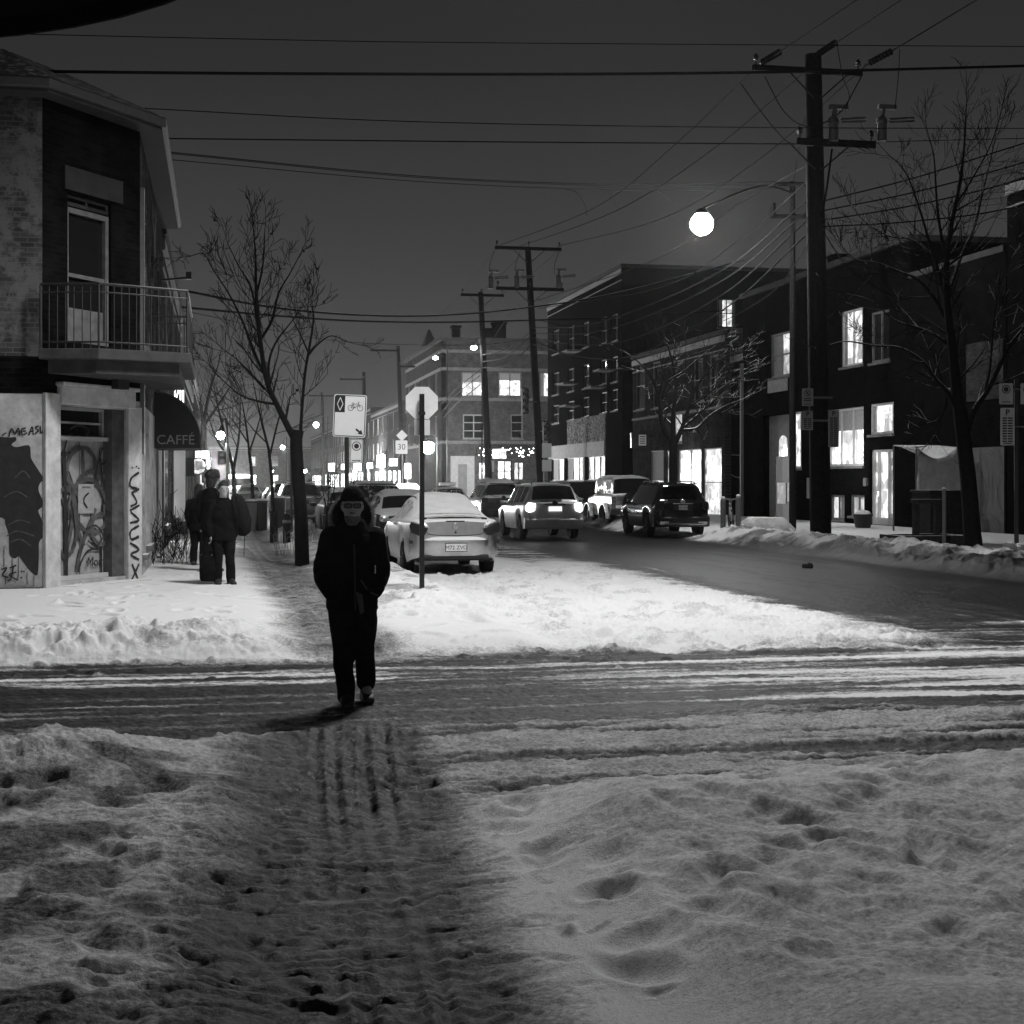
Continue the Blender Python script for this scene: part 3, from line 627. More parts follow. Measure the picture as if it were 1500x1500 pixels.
# ------------------------------------------------------------------ row of buildings behind
def block(label, P0, P1, z1, m, ops=(), toward=(8, 30), depthdir=None, back=12, name='row_building', cat='building', group=None, roof=True, fm=None, pms=None, nx=1, ny=2, zb=-.3, mside=None, cornice=True):
    f = Face(P0, P1, toward)
    r = thing(name, label, cat, (P0[0], P0[1], 0), group)
    wall(f, r, m, zb, z1, [o[:4] for o in ops], depth=.2)
    for o in ops:
        pm = o[4] if len(o) > 4 else M['glass']
        window(f, r, o, o[5] if len(o) > 5 else nx, o[6] if len(o) > 6 else ny, o[7] if len(o) > 7 else fm, pm, sill=(o[2] > .6))
    q = [f.pt(0.002, -.402, 0), f.pt(f.len-.002, -.402, 0), f.pt(f.len-.002, -back, 0), f.pt(.002, -back, 0)]
    mb = MB(); mb.prism([(p.x, p.y) for p in q], zb, z1-.004); mb.build('wall', mside or m, r)
    if roof:
        mb = MB(); q = [f.pt(-.08, .10, 0), f.pt(f.len+.08, .10, 0), f.pt(f.len+.08, -back-.1, 0), f.pt(-.08, -back-.1, 0)]
        mb.prism([(p.x, p.y) for p in q], z1+.003, z1+.22); mb.build('roof', M['asph'], r, bevel=.02)
        if cornice:
            mb = MB(); f.box(mb, 0, f.len, .003, .07, z1-.35, z1-.06); f.box(mb, 0, f.len, .003, .04, z1-.75, z1-.70); mb.build('cornice', M['grey'], r)
    return r, f
def grid_ops(f_len, n, floors, w, h, z0, dz, lit=(), pm=None, start=None, mats=None):
    ops = []
    for k in range(floors):
        for i in range(n):
            c = (i+.5)*f_len/n; a = c-w/2
            mm = M['glass']
            if (i, k) in lit: mm = lit[(i, k)] if isinstance(lit, dict) else M['lit']
            ops.append((a, a+w, z0+k*dz, z0+k*dz+h, mm))
    return ops
# left side of the street
LX = -1.28
ops = grid_ops(17, 4, 1, 1.0, 1.7, 4.3, 3, {}); ops += [(1.2, 3.6, .7, 2.7, M['shop']), (5.0, 6.2, .1, 2.5, M['shopb']), (8.2, 12, .7, 2.7, M['shop'])]
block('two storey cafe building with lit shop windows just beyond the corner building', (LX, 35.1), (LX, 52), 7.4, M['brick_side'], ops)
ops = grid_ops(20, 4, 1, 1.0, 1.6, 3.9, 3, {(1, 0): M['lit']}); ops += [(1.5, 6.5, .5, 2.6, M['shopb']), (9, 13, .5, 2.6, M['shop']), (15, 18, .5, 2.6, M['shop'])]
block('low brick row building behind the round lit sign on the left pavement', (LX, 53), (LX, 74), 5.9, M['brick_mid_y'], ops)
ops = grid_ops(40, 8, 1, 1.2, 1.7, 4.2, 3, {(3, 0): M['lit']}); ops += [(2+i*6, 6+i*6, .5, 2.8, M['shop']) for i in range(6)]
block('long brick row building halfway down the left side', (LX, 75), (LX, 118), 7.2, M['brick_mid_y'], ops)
ops = grid_ops(60, 10, 1, 1.2, 1.7, 4.6, 3, {(2, 0): M['lit'], (7, 0): M['lit']}); ops += [(2+i*6, 6+i*6, .5, 3, M['shopf']) for i in range(9)]
block('farthest brick row building on the left of the street', (LX-1, 135), (LX-1, 230), 9.5, M['brick_mid_y'], ops)
# pale stone pillar and its dark foot by the cafe door
def pillar():
    r = thing('lit_pillar', 'pale lit pillar on a dark stone foot beyond the cafe awning', 'pillar', (-1.0, 46, 0))
    a = onu(255, 752, 46); b = onu(271, 752, 46)
    mb = MB(); mb.box((a.x, 46, .55), (b.x, 46.35, 2.75)); mb.build('shaft', mat('bright_stone', .8, .7, .05), r, bevel=.01)
    mb = MB(); mb.box((a.x-.06, 45.9, .40), (b.x+.12, 46.45, .548)); mb.box((a.x-.02, 45.95, -.05), (b.x+.06, 46.4, .398)); mb.build('foot', M['concrete'], r, bevel=.01)
pillar()
def neon():
    r = thing('neon_sign', 'tall vertical neon outline sign hanging above the cafe awning', 'neon sign', (-1.0, 44, 4))
    mb = MB(); p0 = onu(256, 592, 44); p1 = onu(269, 534, 44)
    mb.box((p0.x, 44.02, p0.z), (p1.x, 44.2, p1.z)); mb.box((LX, 44.08, p1.z-.3), (p0.x-.002, 44.14, p1.z-.24)); mb.build('casing', M['black'], r)
    mb = MB(); w = p1.x-p0.x; h = p1.z-p0.z
    for q in ([(.02, 1.02), (.02, .0), (.1, .0)], [(.38, 1.1), (.38, .30), (.2, .2), (.2, .02)], [(.64, 1.1), (.64, -.06), (.9, -.1)], [(.95, 1.08), (.95, 0)], [(.1, .45), (.36, .5)]):
        mb.tube([Vector((p0.x+w*x, 43.98, p0.z+h*z)) for x, z in q], .022, 5)
    mb.build('tube', M['neon'], r)
neon()
def round_sign():
    p = onu(290, 683, 54); r = thing('round_sign', 'round backlit sign sticking out over the left pavement', 'sign', p)
    mb = MB(); mb.lathe([(.05,-.12),(.30,-.12),(.32,-.08),(.32,.08),(.30,.12),(.05,.12)], p, 'y', 24); mb.build('casing', M['dark'], r)
    mb = MB(); mb.lathe([(.02,-.14),(.27,-.14),(.27,-.121),(.02,-.121)], p, 'y', 24); mb.build('face', M['lit'], r)
    mb = MB(); mb.box((p.x-.42, p.y-.2, p.z-.35), (p.x-.12, p.y-.145, p.z+.3)); mb.build('plaque', M['black'], r)
    mb = MB(); mb.box((LX, 53.97, p.z-.03), (p.x-.4, 54.03, p.z+.03)); mb.build('bracket', M['dark'], r)
round_sign()
# ------------------------------------------------------------------ right side: v = 23 frontages
RX = 23.0
def rv(px, py=700): return onv(px, py, RX).y
FR = Face((RX, 30), (RX, 110), (0, 40))
def rr(x0, y0, x1, y1): return FR.rect(x0, y0, x1, y1)
def sub(o, u0): return (o[0]+30-u0, o[1]+30-u0)+tuple(o[2:])
# lit house
H0, H1 = rv(1334), rv(1088)
def hop(x0, y0, x1, y1, *k): return sub(rr(x0, y0, x1, y1), H0)+k
hops = [hop(1213, 598, 1265, 683, M['litb'], 3, 1, M['white']), hop(1274, 590, 1309, 636, M['litb'], 1, 1, M['white']), hop(1232, 453, 1264, 536, M['lit'], 2, 1, M['white']), hop(1275, 455, 1303, 530, M['glass'], 2, 1, M['grey']),
        hop(1216, 725, 1237, 762, M['litm'], 2, 1, M['grey']), hop(1245, 725, 1266, 756, M['litd'], 2, 1, M['grey']), hop(1128, 487, 1159, 552, M['litm'], 2, 2, M['grey']), hop(1161, 603, 1174, 686, M['litb'], 1, 1, M['white'])]
door = hop(1274, 658, 1308, 769); ent = hop(1111, 607, 1159, 764)
def house():
    r = thing('brick_house', 'dark two storey brick house with bright lit windows and glazed door behind the utility pole', 'house', (RX, H0, 0))
    f = Face((RX, H0), (RX, H1), (0, 40))
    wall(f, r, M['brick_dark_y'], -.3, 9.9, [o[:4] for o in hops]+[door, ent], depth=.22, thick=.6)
    for o in hops: window(f, r, o, o[5], o[6], o[7], o[4], fw=.09)
    q = [f.pt(.003, -.603, 0), f.pt(f.len-.003, -.603, 0), f.pt(f.len-.003, -14, 0), f.pt(.003, -14, 0)]
    mb = MB(); mb.prism([(p.x, p.y) for p in q], -.3, 9.89); mb.build('wall', M['brick_dark_y'], r)
    mb = MB(); mb.box((RX-.15, H0-.1, 9.903), (RX+14.1, H1+.1, 10.12)); rf = mb.build('roof', M['asph'], r, bevel=.02)
    c = onu(1222, 380, 58); mb = MB(); mb.box((c.x-.1, 57.6, 10.123), (c.x+.85, 58.5, 11.0)); mb.box((c.x-.16, 57.54, 11.003), (c.x+.91, 58.56, 11.1)); mb.build('chimney', M['brick_dark_x'], rf)
    # glazed front door with side lights
    a0, a1, z0, z1 = door; mb = MB(); fw = .08
    for s in (a0+.004, a0+(a1-a0)*.28, a0+(a1-a0)*.72, a1-fw-.004): f.box(mb, s, s+fw, -.2, -.1, z0, z1-.01)
    f.box(mb, a0+.01, a1-.01, -.195, -.11, z1-.1, z1-.012); f.box(mb, a0+.01, a1-.01, -.195, -.11, z0, z0+.25)
    dd = mb.build('door', M['white'], r)
    for s0, s1, mm in ((.05, .28, 'litm'), (.32, .72, 'litb'), (.76, .98, 'litm')):
        mb = MB(); f.box(mb, a0+(a1-a0)*s0, a0+(a1-a0)*s1, -.215, -.203, z0+.02, z1-.02); mb.build('pane', M[mm], dd)
    mb = MB(); f.box(mb, a0+(a1-a0)*.66, a0+(a1-a0)*.7, -.1, -.04, z0+1.0, z0+1.2); mb.build('handle', M['chrome'], dd)
    # recessed entry with arched lights
    a0, a1, z0, z1 = ent; w = a1-a0
    mb = MB(); f.box(mb, a0+.003, a1-.003, -.58, -.5, z0, z1-.003); mb.build('entry_wall', M['pale'], r)
    def ep(x0, y0, x1, y1):
        return [v for v in hop(x0, y0, x1, y1)]
    mb = MB(); e = ep(1122, 668, 1156, 760); f.box(mb, e[0], e[1], -.498, -.44, z0+.01, e[3]); ed = mb.build('entry_door', M['dark'], r)
    for x0, y0, x1, y1 in ((1126, 641, 1137, 671), (1141, 641, 1153, 671)):
        e = ep(x0, y0, x1, y1); c = (e[0]+e[1])/2; h = (e[1]-e[0])/2; mb = MB()
        arch = [f.pt(e[0], -.495, e[2]), f.pt(e[1], -.495, e[2])]+[f.pt(c+h*math.cos(R(t)), -.495, e[3]-h*.4+h*.6*math.sin(R(t))) for t in range(0, 181, 20)]
        mb.plate(arch, f.n3, .03); mb.build('arched_light', M['shopb'], r)
    for x0, y0, x1, y1, mm in ((1125, 707, 1137, 738, 'litd'), (1140, 707, 1153, 735, 'litd'), (1147, 726, 1153, 757, 'litb')):
        e = ep(x0, y0, x1, y1); mb = MB(); f.box(mb, e[0], e[1], -.437, -.41 + (.02 if mm == 'litb' else 0), e[2], e[3]); mb.build('door_light', M[mm], ed)
    # bay panel and porch post
    e = ep(1126, 556, 1154, 574); mb = MB(); f.box(mb, e[0], e[1], .003, .05, e[2], e[3]); mb.build('panel', M['pale'], r)
    e = ep(1086, 470, 1092, 770); mb = MB(); f.box(mb, e[0]+.1, e[0]+.24, .05, .18, 0, 7.0); mb.build('downpipe', M['grey'], r)
    e = ep(1262, 662, 1271, 674); mb = MB(); c = f.pt((e[0]+e[1])/2, .16, (e[2]+e[3])/2); mb.ell(c, (.12,.12,.15), 10, 6); mb.build('wall_lamp', M['shopb'], r, smooth=True)
    for x, y0, y1 in ((1185, 700, 730), (1268, 700, 712)):
        e = ep(x, y0, x+4, y1); mb = MB(); f.box(mb, e[0], e[1], .003, .1, e[2], e[3]); mb.build('meter_box', M['grey'], r)
house()
# garage wall with graffiti, right of the house
GA0, GA1 = rv(1474), H0-.02
def garage():
    f = Face((RX, GA0), (RX, GA1), (0, 40)); r = thing('graffiti_garage', 'dark low building with a graffiti covered wall right of the brick house', 'garage', (RX, GA0, 0))
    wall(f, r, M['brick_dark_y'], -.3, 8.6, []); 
    mb = MB(); mb.box((RX+.403, GA0+.003, -.3), (RX+12, GA1-.003, 8.59)); mb.build('wall', M['brick_dark_y'], r)
    mb = MB(); mb.box((RX-.1, GA0, 8.603), (RX+12, GA1, 8.8)); mb.build('roof', M['asph'], r)
    q = f.rect(1418, 500, 1472, 586); mb = MB(); f.box(mb, q[0], q[1], .003, .06, q[2], q[3]); mb.build('lighter_panel', M['brick_mid_y'], r)  # raised panel of lighter brick on the upper wall
    q = f.rect(1425, 655, 1473, 772); mb = MB(); f.box(mb, q[0], q[1], .003, .05, .0, q[3]); sh = mb.build('shutter', mat('shutter', .05, .7, .2), r)
    mm = mat('spray_pale', .11, .8, .3, 6)
    ln = [[(1432, 740), (1430, 700), (1440, 668), (1450, 700), (1446, 745)], [(1450, 668), (1462, 662), (1470, 690), (1462, 720), (1470, 755)], [(1436, 690), (1446, 715), (1440, 735)], [(1430, 760), (1445, 752), (1466, 766)], [(1455, 690), (1456, 740)], [(1444, 664), (1456, 658), (1470, 668)]]
    strokes(f, ln, .05, 'graffiti_lettering', mm, sh, base=.056)
garage()
ops = []
NB0 = 30.0
q = Face((RX, NB0), (RX, GA0-.05), (0, 40))
def nop(x0, y0, x1, y1): return q.rect(x0, y0, x1, y1)
block('tall dark building cut off by the right edge of the photo', (RX, NB0), (RX, GA0-.05), 10.6, M['brick_dark_y'], [(2, 3.2, 4.5, 6.5), (6, 7.2, 4.5, 6.5)], toward=(0, 40), name='dark_building')
# shop building with sign box
SH0, SH1 = rv(1062), rv(927)
f = Face((RX, SH0), (RX, SH1), (0, 40))
def sop(x0, y0, x1, y1, *k): return f.rect(x0, y0, x1, y1)+k
ops = [sop(1029, 656, 1057, 757, M['shop'], 1, 2, M['grey']), sop(993, 658, 1027, 757, M['shopb'], 2, 1, M['grey']), sop(975, 660, 990, 757, M['shop'], 1, 1, M['dark']), sop(952, 660, 972, 757, M['litm'], 1, 2, M['grey']),
       sop(986, 604, 999, 648, M['litd'], 1, 1, M['grey']), sop(930, 530, 945, 600), sop(955, 530, 968, 598), sop(1015, 525, 1030, 588), sop(1038, 520, 1052, 585)]
SHOP, _ = block('dark two storey shop building with bright shop window beside the tall block', (RX, SH0), (RX, SH1), 8.6, M['brick_mid_y'], ops, toward=(0, 40), name='shop_building', fm=M['grey'])
mb = MB(); f.box(mb, .2, f.len-.2, .003, .12, 5.15, 5.28); mb.build('string_course', M['concrete'], SHOP)
# small infill between shop and house, with pale spray outline
block('narrow dark infill building with a pale spray outline between shop and house', (RX+.3, H1+.03), (RX+.3, SH0-.03), 7.6, M['brick_dark_y'], [], toward=(0, 40), name='infill_building')
fi = Face((RX+.3, H1+.03), (RX+.3, SH0-.03), (0, 40))
strokes(fi, [[(1086, 667), (1066, 666), (1050, 669), (1056, 682), (1066, 691), (1076, 698), (1086, 700)]], .07, 'graffiti_lettering', mat('spray_pale', .11), bpy.data.objects['infill_building'])
# projecting sign box
def signbox():
    p = onv(936, 645, RX-.9); r = thing('shop_sign_box', 'dark projecting sign box with a pale panel on the shop wall', 'sign', p)
    mb = MB(); mb.box((p.x-.45, p.y-.14, p.z-.42), (p.x+.45, p.y+.14, p.z+.42)); mb.box((p.x+.45, p.y-.04, p.z+.2), (RX, p.y+.04, p.z+.26)); mb.build('casing', M['black'], r, bevel=.02)
    mb = MB(); mb.box((p.x-.05, p.y-.155, p.z-.28), (p.x+.36, p.y-.142, p.z+.3)); mb.build('panel', M['signw'], r)
    mb = MB()
    for k in range(4): mb.box((p.x+.0, p.y-.162, p.z-.2+k*.12), (p.x+.3, p.y-.157, p.z-.14+k*.12))
    mb.build('print', M['grey'], r)
signbox()
# tall block
TB0, TB1 = 84.0, 104.0
f = Face((RX, TB0), (RX, TB1), (0, 40))
def top(x0, y0, x1, y1, *k): return f.rect(x0, y0, x1, y1)+k
ops = [top(808, 672, 826, 704, M['litm'], 2, 1, M['dark']), top(829, 670, 856, 704, M['litm'], 3, 1, M['dark']), top(860, 668, 886, 703, M['shop'], 3, 1, M['dark'])]
for x in (814, 836, 858, 884, 900):
    for y0, h in ((468, 34), (530, 32), (578, 26)):
        k = (x-805)/110; y = y0+ (1-k)*18; ops.append(top(x-4, y-12*k, x+5, y+h-6*k, M['glass'], 1, 2, M['dark']))
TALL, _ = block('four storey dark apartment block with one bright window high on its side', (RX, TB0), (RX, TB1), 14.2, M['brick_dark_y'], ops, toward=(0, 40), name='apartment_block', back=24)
q = top(832, 611, 888, 650); mb = MB(); f.box(mb, q[0], q[1], .003, .06, q[2], q[3])
mb.build('tile_panel', brick('speckled_tile', .3, .05, 'Y', paint=.03, pscale=9, pth=.52), TALL)
q = top(806, 650, 888, 670); mb = MB(); f.box(mb, q[0], q[1], .003, .14, q[2], q[3]); mb.build('fascia', M['pale'], TALL)
for x, y in ((842, 560), (846, 592), (884, 565), (897, 540), (848, 512)):
    q = top(x-5, y-3, x+5, y+3); mb = MB(); f.box(mb, q[0], q[1], .01, 1.0, q[2]-.05, q[2]+.06); mb.build('snowy_ledge', M['concrete'], TALL)
fe = Face((RX+.42, TB0-.03), (RX+24, TB0-.03), (30, 0))
ops = [fe.rect(1051, 438, 1077, 480)+(M['litb'], 2, 2, M['dark'])]
wall(fe, TALL, M['brick_dark_x'], -.3, 14.19, [ops[0][:4]], depth=.2, thick=.015)
window(fe, TALL, ops[0], 2, 2, M['dark'], M['litb'], depth=.01, fw=.07)
# second corner building, beyond the next crossing
def corner2():
    P = (19.8, 134.0); r = thing('corner_shop_building', 'three storey corner building with lit upper windows beyond the second crossing', 'building', (P[0], P[1], 0))
    ff = Face((P[0]+.0, P[1]), (P[0]+28, P[1]), (20, 0)); fl = Face((P[0], P[1]), (P[0], P[1]+26), (0, 140))
    def o(x0, y0, x1, y1, *k): return ff.rect(x0, y0, x1, y1)+k
    ops = [o(676, 545, 708, 581, M['litb'], 2, 1, M['grey']), o(730, 545, 764, 581, M['litb'], 2, 1, M['grey']), o(790, 545, 806, 582, M['lit'], 1, 1, M['grey']), o(678, 607, 710, 643, M['glass'], 2, 3, M['pale']), o(748, 607, 766, 643, M['glass'], 1, 3, M['grey']),
           o(700, 676, 712, 704, M['shopb'], 1, 2, M['dark']), o(728, 674, 750, 706, M['shopb'], 2, 2, M['dark']), o(752, 676, 768, 704, M['shop'], 2, 1, M['dark'])]
    zt = ff.hit(700, 500)[1]
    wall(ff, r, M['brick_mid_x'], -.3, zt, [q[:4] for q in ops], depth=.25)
    for q in ops: window(ff, r, q, q[5], q[6], q[7], q[4], fw=.12)
    lop = []
    for k, z in enumerate((5.6, 9.8)):
        for a in (3, 8, 13, 18, 23): lop.append((a, a+1.8, z, z+2.2))
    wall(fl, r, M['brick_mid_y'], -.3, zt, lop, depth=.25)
    for q in lop: window(fl, r, q, 2, 1, M['grey'], M['glass'])
    mb = MB(); mb.prism([(P[0]+.41, P[1]+.41), (P[0]+27.9, P[1]+.41), (P[0]+27.9, P[1]+26), (P[0]+.41, P[1]+26)], -.3, zt-.01); mb.build('wall', M['brick_mid_x'], r)
    mb = MB(); mb.prism([(P[0]-.3, P[1]-.3), (P[0]+28.2, P[1]-.3), (P[0]+28.2, P[1]+26.2), (P[0]-.3, P[1]+26.2)], zt+.003, zt+.3); rf = mb.build('roof', M['asph'], r)
    mb = MB()
    for y in (515, 541, 585, 648):
        z = ff.hit(700, y)[1]; ff.box(mb, .003, ff.len, .003, .12, z-.14, z+.14); fl.box(mb, .003, fl.len, .003, .12, z-.14, z+.14)
    mb.build('string_course', M['concrete'], r)
    for px, w, h in ((731, .6, 2.0), (668, .35, 1.6), (716, .35, 1.4)):
        c = onu(px, 490, 138); mb = MB(); mb.box((c.x-w, 137.6, zt+.303), (c.x+w, 138.6, zt+h)); mb.box((c.x-w-.1, 137.5, zt+h+.003), (c.x+w+.1, 138.7, zt+h+.2)); mb.build('chimney', M['brick_dark_x'], rf)
    c = onu(646, 505, 146); mb = MB(); mb.loft([[Vector((P[0]-.2+a, 146+b, zt+.303)) for a, b in ((0,-1.6),(1.4,-1.6),(1.4,1.6),(0,1.6))], [Vector((P[0]+.4+a, 146+b, zt+2.2)) for a, b in ((0,-.1),(.2,-.1),(.2,.1),(0,.1))]]); mb.build('gable', M['dark'], rf)
    q = ff.rect(697, 656, 781, 668); mb = MB(); ff.box(mb, q[0], q[1], .13, .9, q[2], q[3]); aw = mb.build('shop_awning', M['dark'], r)
    q = ff.rect(719, 658, 738, 672); mb = MB(); ff.box(mb, q[0], q[1], .95, 1.1, q[2], q[3]); mb.build('sign_panel', M['shopb'], aw)
    mb = MB()
    for k in range(60):
        a = random.uniform(.1, 5.3); p = ff.pt(ff.hit(697, 660)[0]+a, .93, ff.hit(700, 662)[1]+random.uniform(-.45, .45)); mb.cbox(p, (.035, .02, .035))
    mb.build('fairy_lights', M['tiny'], aw)
    q = ff.rect(660, 668, 695, 716); mb = MB(); ff.box(mb, q[0], q[1], .003, .03, 0, q[3]); mb.build('render_panel', M['pale'], r)
    q = ff.rect(671, 680, 684, 716); mb = MB(); ff.box(mb, q[0], q[1], .033, .06, 0, q[3]); mb.build('door', M['grey'], r)
corner2()
# far buildings along the right side behind it
specs = [(164, 198, 10.5, 'red brick row building with string of lit shops beyond the corner shop building'), (199, 250, 11.5, 'dim brick row building behind the 30 speed sign'), (252, 330, 11, 'last dim brick building closing the far street')]
for i, (a, b, z, lab) in enumerate(specs):
    n = int((b-a)/5); ln = b-a
    ops = grid_ops(ln, n, 2, 1.3, 2.0, 4.6, 3.1, {(1, 0): M['lit'], (n-2, 1): M['lit'], (3, 1): M['litd']}); ops += [(k*5+.8, k*5+4.4, .4, 3.0, M['shopf']) for k in range(n)]
    block(lab, (19.8, a), (19.8, b), z, M['brick_mid_y'], ops, toward=(5, a), fm=M['pale'])
block('wide dark building across the far end of the street', (-40, 345), (40, 345), 9.5, M['brick_mid_x'], grid_ops(80, 16, 2, 1.6, 2.2, 1.0, 4.2, {(7, 0): M['shopf'], (8, 0): M['shopf'], (9, 1): M['lit'], (6, 0): M['shopb'], (9, 0): M['shopf'], (10, 0): M['shopb']}), toward=(0, 0))
# ------------------------------------------------------------------ utility poles
def insulator(mb, p, d, ln=.55):
    p = Vector(p); d = Vector(d).normalized()
    for k in range(5):
        q = p+d*ln*(.15+.17*k); mb.tube([q-d*.03, q+d*.03], [.05, .09], 8)
    mb.tube([p, p+d*ln], .02, 5)
def upole(label, base, zt, r0, r1, arms, lean=(0,0), boxes=(), name='utility_pole', guy=None):
    b = Vector(base); r = thing(name, label, 'utility pole', b, 'wooden utility poles along the street')
    topp = Vector((b.x+lean[0], b.y+lean[1], zt))
    mb = MB(); mb.tube([b-Vector((0,0,.5)), b.lerp(topp, .25), b.lerp(topp, .6), topp], [r0, r0*.95, (r0+r1)/2, r1], 12); mb.build('pole', M['wood'], r, smooth=True)
    for z, x0, x1, sec in arms:
        t = (z-b.z)/(zt-b.z); c = b.lerp(topp, t); mb = MB(); mb.box((c.x+x0, c.y-r1-.12, z-sec), (c.x+x1, c.y-r1-.004, z+sec)); 
        a = mb.build('crossarm', M['wood'], r, bevel=.01)
        if x0 < -.6 and x1 > .6:
            for s in (-1, 1): q = MB(); q.tube([Vector((c.x+s*.85, c.y-r1-.14, z-sec)), Vector((c.x+s*.1, c.y-r1-.05, z-.75))], .022, 5); q.build('brace', M['dark'], a)
        for x in (x0+.1, 0 if z > zt-1.2 else (x0+x1)/2, x1-.12):
            q = MB(); q.tube([Vector((c.x+x, c.y-r1-.06, z+sec)), Vector((c.x+x, c.y-r1-.06, z+sec+.16))], .018, 5); q.lathe([(.03,0),(.085,.03),(.05,.07),(.08,.10),(.04,.17),(.02,.19)], (c.x+x, c.y-r1-.06, z+sec+.12), 'z', 8); q.build('insulator', M['dark'], a)
    for bx in boxes:
        mb = MB(); p = Vector(bx); mb.tube([p+Vector((0,0,.0)), p+Vector((0,0,.5))], .13, 10); mb.tube([p+Vector((0,0,.5)), p+Vector((0,0,.58)), p+Vector((.05,0,.66))], [.16, .16, .1], 10)
        mb.cbox(p+Vector((.15,0,.95)), (.26, .07, .06)); mb.tube([p+Vector((0,0,.62)), p+Vector((.05,0,.95))], .06, 6); mb.tube([p+Vector((.2,0,.62)), p+Vector((.95,0,.7)), p+Vector((.95,0,.6)), p+Vector((.2,0,.54))], .03, 5)
        mb.build('cutout', M['steel'], r, smooth=True)
    return r, topp
PB = Vector((16.6, 39.5, .15)); ptop = at(1191, 80, 41.5)
UP1, PT1 = upole('thickest nearest utility pole rising from the snowbank in front of the brick house', PB, ptop.z, .30, .23,
      [(at(0,108,41.5).z, at(1103,108,41.5).x-PB.x+.15, at(1275,108,41.5).x-PB.x+.15, .08), (at(0,211,41.5).z, at(1172,211,41.5).x-PB.x+.1, at(1297,211,41.5).x-PB.x+.1, .10)], lean=(ptop.x-PB.x, ptop.y-PB.y),
      boxes=[at(1221, 207, 41.2), at(1292, 207, 41.2)])
def farpole(label, d, px, pyt, pyb, arms, lean=0, r=.2, boxes=()):
    b = at(px+lean, pyb, d); b.z = 0.05; t = at(px, pyt, d)
    return upole(label, b, t.z, r, r*.72, [(at(0, y, d).z, at(x0, y, d).x-at(px, y, d).x, at(x1, y, d).x-at(px, y, d).x, .09) for y, x0, x1 in arms], lean=(t.x-b.x, t.y-b.y), boxes=[at(*q, d-.4) for q in boxes])
farpole('leaning utility pole with two crossarms beside the four lens traffic light', 80, 773, 362, 760, [(365, 722, 823), (424, 720, 823)], 22, .22, boxes=((719, 423), (757, 422), (818, 421)))
farpole('utility pole in front of the second corner building with a street lamp arm', 98, 704, 428, 745, [(433, 673, 738)], 14, .24)
farpole('slim distant utility pole with a long left arm behind the stop sign', 141, 583, 507, 735, [(514, 541, 583), (537, 583, 607)], 8, .24)
farpole('short distant utility pole top behind the bike lane sign', 174, 533, 545, 735, [(556, 497, 533)], 2, .26)
farpole('farthest visible utility pole behind the left trees', 215, 472, 575, 735, [(580, 452, 492)], 2, .26)
# ------------------------------------------------------------------ street lamps and their arms
LIGHTS = []
def lampthing(label, p, pole_xy, zpole, lens, size=.22, m='lampf', power=400, polr=.07, armr=.035, spot=False, hood=True, group=None):
    r = thing('street_lamp', label, 'street lamp', Vector((pole_xy[0], pole_xy[1], 0)), group); p = Vector(p)
    mb = MB(); b = Vector((pole_xy[0], pole_xy[1], -.1)); t = Vector((pole_xy[0], pole_xy[1], zpole)); mb.tube([b, t], [polr, polr*.7], 8); mb.build('pole', M['wood'], r, smooth=True)
    mb = MB(); mb.tube(catmull([t-Vector((0,0,.35)), t.lerp(p, .4)+Vector((0,0,.35)), p+Vector((0,0,size*lens+.1))], 6), armr, 6); mb.build('arm', M['black'], r, smooth=True)
    mb = MB(); k = size*lens; mb.lathe([(.02,k+.14),(size*.35,k+.10),(size*.6,k*.9+.03),(size*.62,k*.8),(size*.2,k*.8)], p, 'z', 14); mb.build('hood', M['black'], r, smooth=True)
    mb = MB(); mb.ell(p+Vector((0,0,-.02)), (size, size, size*lens), 18, 12); mb.build('lens', M[m], r, smooth=True)
    LIGHTS.append((p-Vector((0,0,size*lens+.12)), power, size))
    return r
pl = at(1028, 327, 46); pp = at(1161, 300, 49)
lampthing('blazing street lamp on a long arm high over the parked cars', pl, (pp.x, pp.y), at(0, 266, 49).z, 1.0, .35, 'lamp', 900, .13)
o = bpy.data.objects['street_lamp']; mb = MB()
for x0, x1, y in ((1135, 1180, 270), (1128, 1184, 317)): a = at(x0, y, 48.8); b = at(x1, y, 48.8); mb.tube([a, b], .07, 6)
a = at(1131, 318, 48.8); mb.tube([a, a+Vector((0,0,.45))], .12, 8); mb.build('crossarm', M['wood'], o)
lampthing('lit street lamp on the left arm of the pole by the second corner building', at(694, 509, 98), (at(706, 600, 98.6).x, at(706, 600, 98.6).y), at(0, 500, 98).z, .6, .22, 'lampf', 450, .05)
lampthing('smaller lit street lamp left of the second corner building cornice', at(638, 524, 117), (at(655, 600, 117).x, at(655, 600, 117).y), at(0, 512, 117).z, .6, .22, 'lampf', 450, .05)
lampthing('glaring low street lamp right behind the stop sign pole', at(627, 655, 116), (at(640, 600, 117).x, at(640, 600, 117).y), at(0, 636, 116).z, 1.0, .50, 'lamp', 5001, .06)
lampthing('lit street lamp above the small traffic signal on the left pavement', at(323, 637, 62), (at(333, 700, 62).x, at(333, 700, 62).y), at(0, 618, 62).z, 1.0, .17, 'lampf', 160, .05)
lampthing('far round street lamp glowing between the left tree and bike lane sign', at(463, 622, 150), (at(480, 700, 150).x, at(480, 700, 150).y), at(0, 610, 150).z, 1.0, .27, 'lampf', 400, .06)
lampthing('far low street lamp with a flat hood glowing left of the big trunk', at(414, 655, 170), (at(420, 700, 170).x, at(420, 700, 170).y), at(0, 640, 170).z, 1.0, .24, 'lampf', 500, .06)
